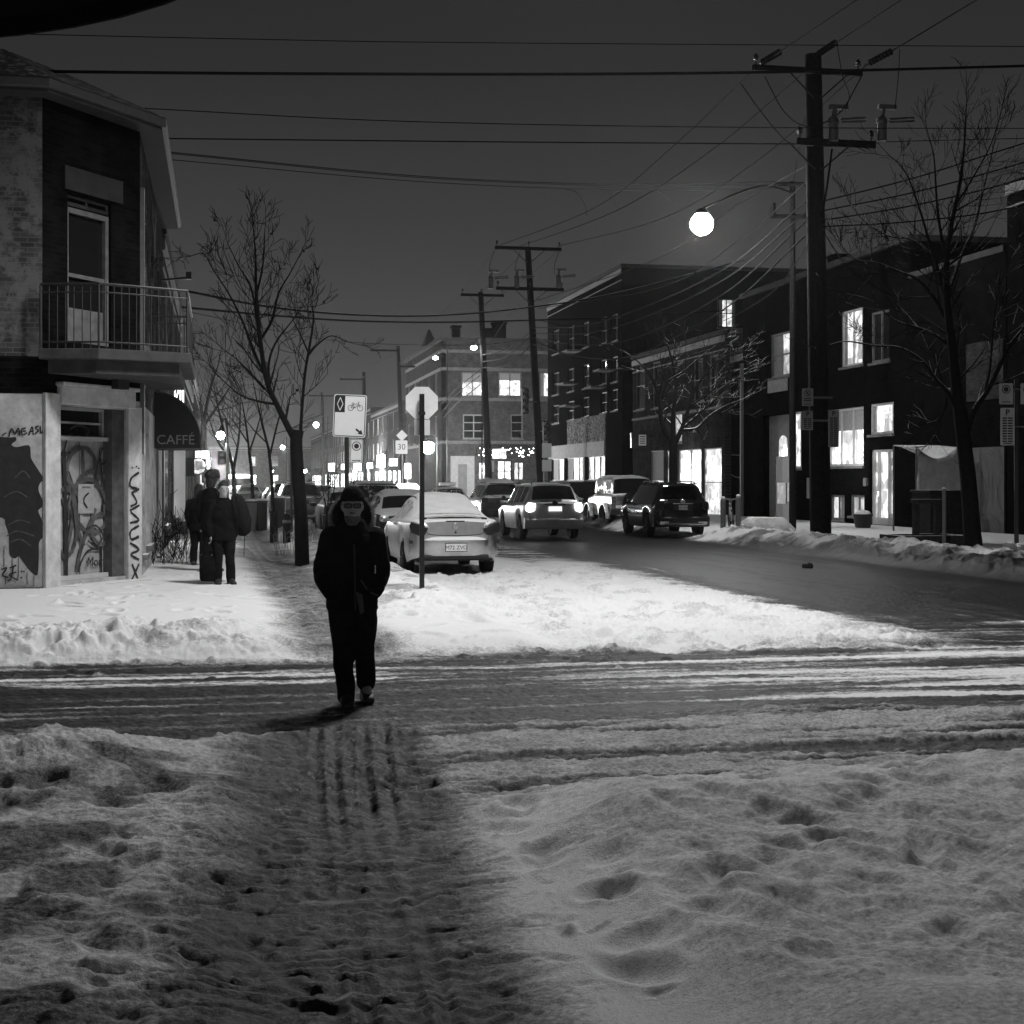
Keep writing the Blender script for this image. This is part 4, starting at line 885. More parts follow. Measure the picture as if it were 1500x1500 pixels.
for i, (px, py, d) in enumerate(((447, 690, 210), (520, 690, 190), (560, 668, 160), (398, 690, 240))):
    lampthing('tiny far street lamp glowing low over the distant traffic', at(px, py, d), (at(px+5, 700, d).x, at(px+5, 700, d).y), at(0, py-6, d).z, 1.0, .24, 'lampf', 600, .06, group='tiny far street lamps')
# lamp hung from a span wire over the crossing, above the picture
HP = Vector((4.6, 18.4, 11.0))
r = thing('span_lamp', 'street lamp hung from a span wire above the middle of the crossing', 'street lamp', HP)
mb = MB(); mb.tube([(-40, 18.7, 12.6), (4.6, 18.4, 11.4), (60, 18.1, 12.8)], .02, 5); mb.build('span_wire', M['wire'], r)
mb = MB(); mb.lathe([(.03,.4),(.2,.34),(.34,.12),(.36,.05),(.3,.05)], HP, 'z', 16); mb.build('hood', M['steel'], r)
mb = MB(); mb.ell(HP, (.24,.24,.16), 12, 8); mb.build('lens', M['lamp'], r)
r = thing('span_lamp', 'added unseen fill lamp hung from a span wire behind the near pavement', 'street lamp', (5, -13, 9))  # unseen lamp added behind the camera to brighten faces, walls and car rears
mb = MB(); mb.tube([(-40, -13, 10.6), (5, -13, 9.4), (60, -13, 10.8)], .02, 5); mb.build('span_wire', M['wire'], r)
mb = MB(); mb.lathe([(.03,.4),(.2,.34),(.34,.12),(.36,.05),(.3,.05)], (5, -13, 9), 'z', 16); mb.build('hood', M['steel'], r)
mb = MB(); mb.ell((5, -13, 9), (.24,.24,.16), 12, 8); mb.build('lens', M['lamp'], r)
# ------------------------------------------------------------------ overhead cables
for p_, q_ in (((1110, 95), (1144, 75)), ((1193, 83), (1226, 61)), ((1266, 96), (1308, 74))):
    mb = MB(); a_, b_ = at(*p_, 41.2), at(*q_, 40.2); dd_ = (b_-a_).normalized()
    for k in range(7): x_ = a_+(b_-a_)*(.2+.115*k); mb.tube([x_-dd_*.03, x_+dd_*.03], [.05, .10], 8)
    mb.tube([a_, b_], .022, 5); mb.build('strain_insulator', M['dark'], UP1)
def cable(label, pts, rad=.014, name='overhead_cable', m='wire', k=8, group=None):
    mb = MB(); P = [at(*p) if len(p) == 3 else Vector(p[:3]) for p in pts]; mb.tube(catmull(P, k), rad, 5)
    o = mb.build(name, M[m]); tag(o, label, 'cable', group); return o
cable('topmost thin cable crossing the whole sky', [(-300, 42, 30), (350, 57, 31), (750, 63, 32), (1800, 70, 36)], .010)
cable('thickest black cable crossing the whole sky above the corner building roof', [(-300, 100, 23), (430, 108, 24), (1110, 106, 26), (1800, 88, 30)], .026)
cable('thin cable crossing the sky at the left building gutter height', [(-300, 143, 32), (150, 156, 33), (600, 178, 35), (1150, 187, 38), (1800, 188, 42)], .012)
cable('straight cable crossing the sky to the second crossarm of the nearest pole', [(-300, 197, 34), (350, 204, 36), (750, 208, 39), (1180, 211, 41.3)], .017)
cable('cable leaving the second crossarm towards the right edge of the picture', [(1290, 208, 41.3), (1400, 205, 42), (1800, 196, 44)], .012, m='wiresnow')
cable('upper of three sagging cables from the left building eave to the lamp pole', [(-100, 190, 32), (240, 222, 36), (600, 257, 42), (850, 269, 46), (1000, 269, 48), (1140, 266, 48.8)], .013)
cable('middle of three sagging cables from the left building eave to the lamp pole', [(-100, 195, 32.3), (240, 224, 36.3), (600, 259, 42.3), (850, 271, 46.3), (1000, 273, 48), (1138, 271, 49)], .011)
cable('lowest of three sagging cables from the left building eave to the lamp pole', [(-100, 205, 32.6), (240, 233, 36.6), (600, 265, 42.6), (850, 277, 46.5), (1000, 279, 48.4), (1150, 275, 49.2)], .011)
for lab, q in (('left curled tap wire dropping between the sagging cables and primary line', [(825, 276, 46.4), (845, 282, 46.6), (857, 300, 47), (859, 315, 47.4)]), ('middle curled tap wire dropping between the sagging cables and primary line', [(877, 274, 46.4), (893, 279, 46.6), (902, 294, 47), (908, 305, 47.4)]), ('right curled tap wire dropping between the sagging cables and primary line', [(937, 270, 47), (952, 272, 47.3), (968, 282, 47.6), (980, 293, 48)])):
    cable(lab, q, .012, 'tap_wire')
cable('upper twisted cable running from the balcony to the tall apartment block', [(262, 424, 38), (400, 450, 44), (520, 461, 50), (640, 462, 56), (760, 452, 62), (900, 430, 68), (1092, 380, 76)], .035, m='wiresnow')
cable('lower twisted cable running from the balcony to the tall apartment block', [(268, 450, 38), (400, 462, 44), (520, 470, 50), (650, 472, 56), (780, 469, 62), (930, 464, 68), (1060, 455, 74)], .032)
cable('thin cable below the twisted pair behind the left tree', [(268, 455, 45), (500, 500, 60), (700, 505, 75), (780, 495, 79)], .012)
# primary conductors: from overhead behind the camera to the nearest pole, then to the next
d1, d2, d3 = 41.4, 79.8, 97.8
cable('left primary wire rising from the nearest pole to the upper right', [(1106, 98, d1), (1142, 76, 40), (1255, 0, 34), (1420, -110, 27)], .019)
cable('middle primary wire rising from the nearest pole to the upper right', [(1192, 84, d1), (1226, 62, 40), (1320, 0, 34), (1500, -118, 27)], .019)
cable('right primary wire rising from the nearest pole to the upper right', [(1266, 97, d1), (1314, 70, 40), (1430, 0, 34), (1620, -115, 27)], .019)
for nm, a, b, c, w in (('left', (1106, 100), (985, 215), (870, 305), (725, 362)), ('middle', (1190, 96), (1040, 222), (900, 310), (758, 362)), ('right', (1266, 98), (1110, 235), (970, 320), (816, 361))):
    cable(nm+' primary wire descending from the nearest pole to the leaning pole', [(*a, d1), (*b, 51), (*c, 62), (*w, d2)], .019)
for nm, a, b in (('left', (725, 366), (674, 431)), ('middle', (770, 366), (705, 428)), ('right', (820, 366), (736, 431))):
    cable(nm+' thin wire between the crossarms of the leaning pole and the lamp pole', [(*a, d2), ((a[0]+b[0])/2-2, (a[1]+b[1])/2+4, 89), (*b, d3)], .012)
cable('thin wire fanning down left from the lamp pole past the far poles', [(674, 434, d3), (600, 500, 120), (583, 516, 141), (500, 556, 174)], .012)
for i, (lab, y0, yr) in enumerate((('top', 295, 210), ('second', 309, 238), ('third', 323, 262), ('bottom', 332, 300))):
    cable(lab+' of four low cables from the nearest pole over the bare tree at right', [(1204, y0, d1), (1340, (y0+yr)/2+8, 40), (1500, yr, 38), (1800, yr-90, 36)], .02)
for i, (lab, ya, ym, yb) in enumerate((('top', 296, 455, 480), ('second', 312, 470, 488), ('third', 325, 495, 495), ('bottom', 345, 520, 505))):
    cable(lab+' of four snow lined cables sagging from the nearest pole to the leaning pole', [(1180, ya, d1), (1060, ya+(ym-ya)*.62, 48), (930, ym, 58), (850, (ym+yb)/2+10, 67), (781, yb, d2)], .024, m='wiresnow')
for lab, ya, ym, yb in (('top', 486, 512, 520), ('middle', 492, 522, 530), ('bottom', 506, 535, 539)):
    cable(lab+' of three snow lined cables between the leaning pole and the lamp pole', [(778, ya, d2), (742, ym, 88), (707, yb, d3)], .03, m='wiresnow')
for lab, ya, yb in (('top', 548, 600), ('middle', 556, 612), ('bottom', 570, 622)):
    cable(lab+' of three snow lined cables falling from the lamp pole behind the stop sign', [(703, ya-6, d3), (668, ya+22, 108), (640, yb-5, 118), (586, yb+8, 141)], .03, m='wiresnow')
for lab, dx in (('left', 0), ('middle', 38), ('right', 95)):
    cable(lab+' jumper wire hanging from the leaning pole top arm to its fuse boxes', [(724+dx, 368, 79.4), (718+dx, 385, 79.3), (717+dx, 402, 79.2)], .015, 'jumper_wire')
cable('jumper wire from the top crossarm end to the outer fuse box of the nearest pole', [(1318, 72, 41), (1316, 110, 41), (1311, 160, 41.1)], .012, 'jumper_wire')
cable('jumper wire curling from the pole head to the inner fuse box of the nearest pole', [(1226, 64, 41), (1234, 110, 41), (1244, 140, 41), (1238, 162, 41.1)], .012, 'jumper_wire')
cable('jumper wire slung under the left end of the nearest pole top crossarm', [(1085, 122, 41), (1112, 160, 41), (1150, 205, 41.1), (1172, 211, 41.2)], .016, 'jumper_wire')
cable('grey conduit wire slanting from the second crossarm down the nearest pole', [(1219, 218, 41.1), (1212, 270, 41.1), (1204, 318, 41.1)], .03, 'jumper_wire')

# lit sign boxes down the street
for i, (v, u, z, w_, h_) in enumerate(((-.95, 84, 3.2, .9, .5), (-.95, 97, 3.0, .7, 1.0), (-1.7, 140, 3.6, 1.2, .8), (-1.7, 158, 3.2, 1.1, 1.1), (-1.7, 180, 3.8, 1.4, .9), (19.3, 168, 3.9, 1.0, .9), (19.3, 181, 4.2, 1.1, 1.6), (19.3, 196, 3.8, 1.3, .8), (19.3, 212, 4.0, 1.2, 1.6), (19.3, 233, 4.0, 1.4, 1.0), (19.3, 262, 4.2, 1.5, 1.5))):
    r = thing('shop_sign', 'bright lit shop sign box sticking out over the far pavement', 'sign', (v, u, z), 'lit shop signs far down the street'); s_ = 1 if v < 5 else -1
    mb = MB(); mb.box((v-w_/2, u-.12, z-h_/2), (v+w_/2, u+.12, z+h_/2)); mb.build('casing', M['dark'], r, bevel=.02)
    mb = MB(); mb.box((v-w_/2+.04, u-.15, z-h_/2+.04), (v+w_/2-.04, u-.122, z+h_/2-.04)); mb.build('face', M['shopf'], r)

# service drops and lashings that fill the tangle round the poles
dr_ = [('upper dark service wire fanning from the leaning pole to the tall block roof', [(782, 468, 79.8), (850, 478, 82), (920, 455, 84), (1000, 425, 87)]),
       ('lower dark service wire fanning from the leaning pole to the shop front', [(784, 500, 79.8), (850, 525, 79), (905, 530, 79), (948, 522, 80)]),
       ('dark service wire from the nearest pole to the house gutter', [(1200, 330, 41.4), (1245, 395, 46), (1300, 430, 50), (1322, 436, 51)]),
       ('dark service wire from the nearest pole down to the shop cornice', [(1188, 350, 41.5), (1140, 420, 50), (1090, 455, 60), (1060, 470, 69)]),
       ('steep dark stay wire from the nearest pole head to the lamp pole', [(1190, 130, 41.3), (1175, 190, 44), (1163, 262, 48.9)]),
       ('long dark wire from the nearest pole passing just above the blazing lamp', [(1186, 240, 41.4), (1080, 300, 52), (960, 380, 64), (788, 440, 79.6)]),
       ('second long dark wire from the nearest pole passing just below the blazing lamp', [(1186, 262, 41.4), (1085, 350, 52), (970, 420, 64), (790, 452, 79.6)]),
       ('thin dark wire from the leaning pole to the second corner building', [(776, 430, 79.8), (740, 470, 100), (715, 508, 128), (708, 514, 134)]),
       ('dark cable loop coiled between the two front crossarms of the nearest pole', [(1120, 112, 41.2), (1150, 165, 41.2), (1185, 185, 41.2), (1230, 165, 41.2), (1262, 112, 41.2)])]
for lab, q in dr_: cable(lab, q, .018, 'service_wire')
# ------------------------------------------------------------------ bare trees
def grow(mb, p, d, ln, r, lev, rng, up=.25, ang=(24, 48), dens=1.0, tw=.0055):
    n = 4; pts = [Vector(p)]; d = Vector(d).normalized(); cur = Vector(p); kids = []
    for i in range(n):
        d = (d+Vector((rng.uniform(-1,1), rng.uniform(-1,1), rng.uniform(-.6,1)))*.11+Vector((0,0,up*.16))).normalized()
        cur = cur+d*ln/n; pts.append(cur.copy())
        if lev > 0:
            for q in range(2 if rng.random() < .22*dens else 1):
                if rng.random() < .74*dens:
                    ax = Vector((rng.uniform(-1,1), rng.uniform(-1,1), rng.uniform(-1,1))).cross(d).normalized(); a = R(rng.uniform(*ang))
                    kids.append((cur.copy(), d*math.cos(a)+ax*math.sin(a), ln*rng.uniform(.48,.82)*(1-.07*i), r*(1-.12*i)*.55))
    m = len(pts); mb.tube(pts, [max(tw, r*(1-.72*i/(m-1))) for i in range(m)], 5 if r > .015 else 3, cap=False)
    for k in kids: grow(mb, *k, lev-1, rng, up, ang, dens, tw)
def tree(label, trunk, limbs, d, m, seed, lev=2, twig=.55, step=.35, dens=1.0, group=None, cat='tree', up=.3, jitter=.5, name='bare_tree', baseoff=.0, leaves=0):
    """trunk, limbs: outlines as (px, py, radius) at distance d, spread in depth by jitter"""
    rng = random.Random(seed); b = at(trunk[0][0], trunk[0][1], d); r = thing(name, label, cat, b, group)
    mb = MB(); P = [at(x, y, d) for x, y, _ in trunk]; P[0].z -= .3; tp = catmull(P, 5); rr = np.interp(np.linspace(0, len(P)-1, len(tp)), range(len(P)), [q[2] for q in trunk])
    mb.tube(tp, list(rr), 10); mb.build('trunk', m, r, smooth=True)
    mb = MB()
    for li in limbs:
        n = len(li); sgn = rng.uniform(-1, 1)*jitter
        Q = [at(x, y, d+sgn*(i/(n-1))*2.2) for i, (x, y, _) in enumerate(li)]; tp = catmull(Q, 6); rr = np.interp(np.linspace(0, n-1, len(tp)), range(n), [q[2] for q in li])
        mb.tube(tp, list(rr), 7, cap=False); acc = 0
        for i in range(2, len(tp)):
            acc += (tp[i]-tp[i-1]).length
            while acc > step:
                acc -= step*rng.uniform(.6, 1.4); t = (tp[i]-tp[i-1]).normalized()
                ax = Vector((rng.uniform(-1,1), rng.uniform(-.8,.8), rng.uniform(-.5,.9))).cross(t).normalized(); a = R(rng.uniform(32, 65)); f = 1-.45*i/len(tp)
                grow(mb, tp[i], t*math.cos(a)+ax*math.sin(a), twig*rng.uniform(.7, 1.5)*f*1.5, max(.007, min(rr[i]*.45, .028)), lev, rng, up, dens=dens)
        grow(mb, tp[-1], tp[-1]-tp[-2], twig*1.0, max(.006, rr[-1]), lev, rng, up, dens=dens)
    if leaves:
        vs = list(mb.v)
        for k in range(leaves):
            p = Vector(vs[rng.randrange(len(vs))]); a = Vector((rng.uniform(-1,1), rng.uniform(-1,1), rng.uniform(-1,0)))*.06; c = Vector((rng.uniform(-1,1), rng.uniform(-1,1), rng.uniform(-1,1)))*.03
            mb.add([p, p+a*.5+c, p+a, p+a*.5-c], [(0,1,2,3)])
    cr = mb.build('crown', m, r)
    return r
tree('bare street tree with dark forked trunk left of the walking man', [(443,828,.150),(441,760,.132),(437,700,.125),(434,650,.12),(436,630,.125)],
     [[(432,645,0.068),(418,618,0.062),(404,590,0.052),(392,562,0.050),(384,520,0.046),(378,470,0.040),(375,420,0.031),(374,370,0.019),(371,335,0.008)],
      [(385,545,0.031),(370,510,0.028),(355,470,0.022),(335,430,0.015),(312,395,0.010),(298,372,0.008),(276,376,0.008)],
      [(378,480,0.028),(372,440,0.022),(365,415,0.019),(350,390,0.012),(335,360,0.008)],
      [(380,500,0.031),(398,470,0.028),(408,430,0.019),(425,400,0.012),(441,370,0.008)],
      [(376,430,0.025),(384,395,0.019),(387,360,0.012),(388,338,0.008)],
      [(388,570,0.031),(365,545,0.022),(345,525,0.012),(328,512,0.008)],
      [(394,565,0.028),(394,530,0.025),(405,500,0.019),(428,470,0.012),(442,450,0.008)],
      [(440,635,0.034),(443,590,0.031),(447,545,0.028),(453,510,0.025),(459,470,0.019),(457,445,0.008)],
      [(452,520,0.022),(465,505,0.017),(485,492,0.011),(508,500,0.008)],
      [(451,515,0.019),(440,490,0.014),(432,475,0.008)],
      [(404,592,0.028),(380,588,0.022),(355,580,0.017),(335,565,0.011),(315,545,0.008),(306,535,0.008)]], 28.9, M['bark'], 3, lev=2, twig=.50, step=.30, leaves=95, dens=.92)
tree('thin young bare tree rising from a dark guard post on the left pavement', [(401,795,.11),(401,752,.11),(400,748,.05),(398,700,.045),(394,660,.04)], [[(394,660,.035),(385,625,.03),(378,595,.02),(372,565,.01)],[(396,665,.03),(404,630,.025),(412,600,.015)],[(392,650,.02),(372,630,.015),(358,612,.01)]], 40, M['bark'], 8, lev=2, twig=.7, step=.4)
tree('slender bare tree behind the rubbish bins on the left pavement', [(371,770,.07),(369,700,.06),(365,660,.05)], [[(365,660,.04),(360,620,.03),(355,590,.015)],[(366,660,.035),(376,630,.025),(384,600,.012)],[(364,650,.03),(348,625,.02),(335,608,.01)]], 52, M['bark'], 12, lev=2, twig=.9, step=.5)
tree('hazy bare tree in front of the low left row building', [(345,760,.12),(342,690,.1)], [[(342,690,.08),(330,640,.06),(318,590,.03)],[(342,690,.07),(350,640,.05),(352,600,.025)],[(342,680,.05),(318,645,.04),(302,600,.02)]], 70, M['bark'], 21, lev=2, twig=1.2, step=.7)
tree('large hazy bare crown rising behind the low left roofs', [(300,700,.2),(298,620,.18)], [[(298,620,.15),(290,570,.1),(283,530,.05)],[(298,620,.13),(308,570,.09),(318,540,.04)],[(298,625,.1),(322,590,.07),(338,565,.03)]], 95, M['bark'], 22, lev=2, twig=1.7, step=.9)
tree('tall bare tree with snow lined limbs standing by the planter at right', [(1427,812,0.259),(1424,780,0.187),(1418,700,0.169),(1411,640,0.155),(1406,600,0.144)],
     [[(1406,605,0.137),(1400,560,0.122),(1394,500,0.093),(1388,450,0.081),(1386,400,0.068),(1392,340,0.053),(1404,280,0.037),(1412,220,0.025),(1416,150,0.009)],
      [(1414,640,0.074),(1428,600,0.065),(1448,570,0.056),(1465,535,0.046),(1480,505,0.037),(1500,480,0.031),(1540,430,0.019)],
      [(1408,612,0.062),(1388,575,0.053),(1370,555,0.046),(1352,530,0.037),(1320,510,0.028),(1280,506,0.022),(1240,500,0.014),(1215,505,0.009)],
      [(1392,480,0.050),(1370,440,0.040),(1345,410,0.034),(1318,398,0.028),(1285,385,0.019),(1250,378,0.011),(1225,350,0.009)],
      [(1395,510,0.043),(1370,490,0.037),(1340,478,0.028),(1310,468,0.022),(1275,440,0.014),(1240,430,0.009)],
      [(1389,455,0.050),(1375,400,0.040),(1360,350,0.031),(1345,300,0.022),(1325,250,0.012),(1300,225,0.009)],
      [(1390,400,0.043),(1378,340,0.034),(1372,290,0.025),(1368,230,0.015),(1358,190,0.009)],
      [(1392,420,0.043),(1410,370,0.034),(1428,330,0.028),(1440,280,0.019),(1452,230,0.012),(1462,180,0.009)],
      [(1400,300,0.031),(1425,260,0.022),(1450,215,0.012),(1465,170,0.009)],
      [(1402,590,0.037),(1390,570,0.031),(1384,600,0.019),(1372,615,0.009),(1358,620,0.009)],
      [(1386,440,0.031),(1350,360,0.022),(1300,345,0.015),(1262,320,0.009),(1240,290,0.009)],
      [(1440,585,0.031),(1450,540,0.025),(1455,480,0.019),(1462,430,0.012),(1480,380,0.009)]], 32.2, M['barksnow'], 31, lev=2, twig=.62, step=.34, jitter=.8, dens=.88)
tree('snow lined bare tree standing behind the black car in front of the shop', [(986,772,.16),(986,700,.15),(986,660,.14),(986,645,.14)],
     [[(984,650,.10),(970,622,.09),(966,590,.07),(958,560,.05),(945,540,.035),(925,522,.02),(908,512,.01)],
      [(986,650,.10),(986,610,.08),(990,570,.06),(985,530,.04),(975,500,.02)],
      [(988,650,.10),(1000,625,.08),(1008,600,.06),(1018,570,.045),(1040,540,.03),(1062,520,.02),(1085,510,.01)],
      [(1000,630,.06),(1020,627,.05),(1038,610,.04),(1060,596,.03),(1084,586,.015)],
      [(1002,625,.05),(1025,605,.04),(1048,585,.03),(1070,560,.02),(1090,548,.01)],
      [(966,590,.05),(978,560,.04),(1000,545,.03),(1030,520,.02),(1050,505,.01)],
      [(1010,595,.04),(1040,575,.03),(1075,545,.02),(1100,540,.01)]], 51, M['barksnow2'], 41, lev=2, twig=.75, step=.45, jitter=.7)
tree('dim bare tree behind the house roof between pole and tall right tree', [(1330,560,.2),(1325,420,.16)], [[(1325,420,.13),(1315,380,.1),(1300,350,.05)],[(1325,420,.12),(1338,380,.08),(1340,345,.04)],[(1325,430,.1),(1300,400,.07),(1280,375,.03)]], 75, M['bark'], 51, lev=2, twig=1.2, step=.7)
tree('bare wintry sapling beside the parked suv left of the walking man', [(478,770,.03),(479,745,.025)], [[(479,750,.02),(474,725,.014),(470,705,.008)],[(479,750,.02),(487,728,.014),(492,700,.008)],[(479,748,.02),(482,720,.012),(482,695,.006)]], 34, M['bark'], 61, lev=1, twig=.3, step=.15, name='bare_shrub', cat='shrub')
def bush():
    b = gnd(246, 828, .12); r = thing('bare_shrub', 'bare twiggy shrub growing against the side of the corner building', 'shrub', b); rng = random.Random(4); mb = MB()
    for k in range(46):
        p = b+Vector((rng.uniform(-.5,.35), rng.uniform(-.6,2.2), -.1)); d = Vector((rng.uniform(-.5,.6), rng.uniform(-.5,.3), 1))
        grow(mb, p, d, rng.uniform(.5,1.05), .008, 2 if k % 3 == 0 else 1, rng, .1, (15, 45), .7)
    mb.build('stems', M['bark'], r)
bush()
# dry weeds beside the tree guards
for i, (px, py, lab) in enumerate(((424, 812, 'dry weeds sticking out of snow between bollard and dark trunk'), (450, 800, 'dry weeds sticking out of snow right of the dark trunk'))):
    b = gnd(px, py, .14); r = thing('dry_weeds', lab, 'weeds', b); rng = random.Random(50+i); mb = MB()
    for k in range(26):
        p = b+Vector((rng.uniform(-.3,.3), rng.uniform(-.3,.3), -.05)); mb.tube([p, p+Vector((rng.uniform(-.1,.1), rng.uniform(-.1,.1), rng.uniform(.2,.5))), p+Vector((rng.uniform(-.25,.25), rng.uniform(-.2,.2), rng.uniform(.4,.7)))], [.006, .005, .003], 3)
    mb.build('stems', M['grey'], r)
# ------------------------------------------------------------------ cars
def snowpaint(name, val, snow, metal=.3, rough=.32):
    return mat(name, val, rough, .22, 2.4, metal, snow=snow)
def car(label, spec, loc, flip=False, rz=0, name='parked_car', cat='car', group='cars along the main street'):
    sp = spec; r = thing(name, label, cat, (0,0,0), group)
    Ln = sp['L']; prof = sp['prof']          # (y, belt z, top z, half width at belt, half width at top)
    ys = np.array([p[0] for p in prof]); cols = np.array(prof)
    wr = sp['wr']; axs = sp['axles']
    Y = set(np.linspace(0, Ln, 56).tolist()) | set(ys.tolist())
    for a in axs:
        for k in range(-6, 7): Y.add(a+(wr+.07)*math.sin(k*math.pi/12))
    Y = sorted(y for y in Y if 0 <= y <= Ln); Y = [y for i, y in enumerate(Y) if i == 0 or y-Y[i-1] > .004]
    def I(y, c): return float(np.interp(y, ys, cols[:, c]))
    rings = []
    for y in Y:
        zb, zt, wb, wt = I(y,1), I(y,2), I(y,3), I(y,4); zl = sp['sill']
        e = min(y, Ln-y); zl += .10*max(0, 1-e/.5)
        for a in axs:
            dy = abs(y-a)
            if dy < wr+.07: zl = max(zl, wr*.98+math.sqrt(max(0, (wr+.07)**2-dy*dy)))
        zl = min(zl, zb-.08); h = zb-zl; t = sp.get('tuck', .05)
        half = [(wb*(1-t)-.22, zl), (wb*(1-t), zl), (wb*(1-t*.2), zl+.30*h), (wb*1.0, zl+.62*h), (wb*.992, zb-.05), (wb*.965, zb)]
        g0 = zb+.015; gh = max(zt-zb, .02)
        half += [(wb*.94+(wt-wb*.94)*.06, g0+(gh-.015)*.06), (wb*.94+(wt-wb*.94)*.5, zb+gh*.5), (wb*.94+(wt-wb*.94)*.88, zb+gh*.86), (wt*.96-.01, zb+gh*.965), (wt*.70, zt+.012), (wt*.35, zt+.022), (0, zt+.026)]
        rings.append(half)
    nh = len(rings[0]); rw = sp.get('rear_glass'); fw = sp.get('front_glass'); sg = sp.get('side_glass', [])
    body = MB(); rg = MB(); fg = MB(); sgm = [MB(), MB()]; snow = MB()
    def V(i, j, s): x, z = rings[i][j]; return Vector((x*s, Y[i], z))
    for i in range(len(Y)-1):
        ym = (Y[i]+Y[i+1])/2
        for s in (-1, 1):
            for j in range(nh-1):
                q = [V(i,j,s), V(i+1,j,s), V(i+1,j+1,s), V(i,j+1,s)]; tgt = body
                if j >= 9 and rw and rw[0] < ym < rw[1]: tgt = rg
                elif j >= 9 and fw and fw[0] < ym < fw[1]: tgt = fg
                elif 6 <= j <= 7 and any(a < ym < b for a, b in sg): tgt = sgm[0 if s < 0 else 1]
                tgt.add(q, [(0,1,2,3)])
                sc = sp.get('snow_cover')
                if sc and j >= 9 and sc[0] < ym < sc[1]:
                    th = sp.get('snow_th', .06)
                    def up(p): return p+Vector((0, 0, .008+th*min(1, (1.02-abs(p.x)/(I(p.y,4)+.001))*5)*min(1, (p.y-sc[0])*6+.12, (sc[1]-p.y)*6+.12)*(.75+.5*random.random()*0+.35*math.sin(p.x*7+p.y*3)*math.sin(p.y*5))))
                    snow.add([up(p) for p in q], [(0,1,2,3)])
    for i, dy, sgn in ((0, -1, -1), (len(Y)-1, 1, 1)):
        full = [V(i, j, -1) for j in range(nh)]+[V(i, j, 1) for j in reversed(range(nh-1))]
        zc = (rings[i][1][1]+rings[i][5][1])/2; loops = [full]
        for sx, sz, off in ((.985, .97, .05), (.93, .90, .085), (.70, .6, .10), (.3, .2, .105)):
            loops.append([Vector((p.x*sx, Y[i]+sgn*off*sp.get('round', 1), zc+(p.z-zc)*sz)) for p in full])
        k = len(body.v); n = len(full)
        for lp in loops: body.v += [tuple(p) for p in lp]
        for a in range(len(loops)-1):
            for b in range(n-1): body.f.append((k+a*n+b, k+a*n+b+1, k+(a+1)*n+b+1, k+(a+1)*n+b))
        body.f.append(tuple(k+(len(loops)-1)*n+b for b in range(n)))
    o = body.build('body', sp['paint'], r)
    bm = bmesh.new(); bm.from_mesh(o.data); bmesh.ops.remove_doubles(bm, verts=bm.verts, dist=.002); bmesh.ops.recalc_face_normals(bm, faces=bm.faces); bm.to_mesh(o.data); bm.free()
    o.data.polygons.foreach_set('use_smooth', [True]*len(o.data.polygons)); o.data.set_sharp_from_angle(angle=R(38))
    def fin(mb, nm, m, lift=0):
        if not mb.f: return
        q = mb.build(nm, m, r); bm = bmesh.new(); bm.from_mesh(q.data); bmesh.ops.remove_doubles(bm, verts=bm.verts, dist=.002); bmesh.ops.recalc_face_normals(bm, faces=bm.faces); bm.to_mesh(q.data); bm.free()
        q.data.polygons.foreach_set('use_smooth', [True]*len(q.data.polygons)); q.data.set_sharp_from_angle(angle=R(45)); return q
    fin(rg, 'rear_window', sp.get('rg', M['carglass'])); fin(fg, 'windscreen', sp.get('fg', M['carglass']))
    for k in (0, 1): fin(sgm[k], 'side_window', sp.get('sg', M['carglass']))
    fin(snow, 'snow_cover', M['snow'])
    w = max(p[3] for p in prof)
    ub = MB(); ub.box((-w*.82, .12, sp['sill']+.04), (w*.82, Ln-.12, sp['sill']+.34)); ub.build('underbody', M['plastic'], r)
    for a in axs:
        for s in (-1, 1):
            c = (s*(w*.985-.11), a, wr); tw = sp.get('tw', .11)
            mb = MB(); mb.lathe([(wr*.6,-tw),(wr*.93,-tw),(wr,-tw*.7),(wr,tw*.7),(wr*.93,tw),(wr*.6,tw)], c, 'x', 26); wh = mb.build('wheel', M['rubber'], r, smooth=True)
            mb = MB(); q = s*tw; mb.lathe([(.02,q*.55),(wr*.2,q*.8),(wr*.3,q*.62),(wr*.55,q*.7),(wr*.64,q*.97),(wr*.6,q*.3),(.02,q*.3)], c, 'x', 20)
            for k in range(5):
                t = 2*math.pi*k/5; mb.tube([Vector(c)+Vector((q*.82, math.cos(t)*wr*.12, math.sin(t)*wr*.12)), Vector(c)+Vector((q*.86, math.cos(t)*wr*.6, math.sin(t)*wr*.6))], wr*.07, 5)
            mb.build('rim', sp.get('rim', M['steel']), wh)
    if 'mirror' in sp:
        my, mz = sp['mirror']
        for s in (-1, 1):
            mb = MB(); c = Vector((s*(w+.09), my, mz)); mb.ell(c, (.10, .07, .075), 10, 6); mb.tube([c, Vector((s*(w-.06), my+.03, mz-.05))], .025, 5); mb.build('mirror', sp.get('mirm', sp['paint']), r, smooth=True)
    if 'extra' in sp: sp['extra'](r, sp, Y)
    r.location = loc; r.rotation_euler = (0, 0, rz+(math.pi if flip else 0)); return r
def lamp_shape(r, nm, pts, y, th, m):
    """lens outline (x, z) on the tail, mirrored both sides"""
    for s in (-1, 1):
        mb = MB(); mb.plate([Vector((x*s, y+dy, z)) for x, z, dy in pts], (0, -1, 0), th); mb.build(nm, m, r, bevel=.012)
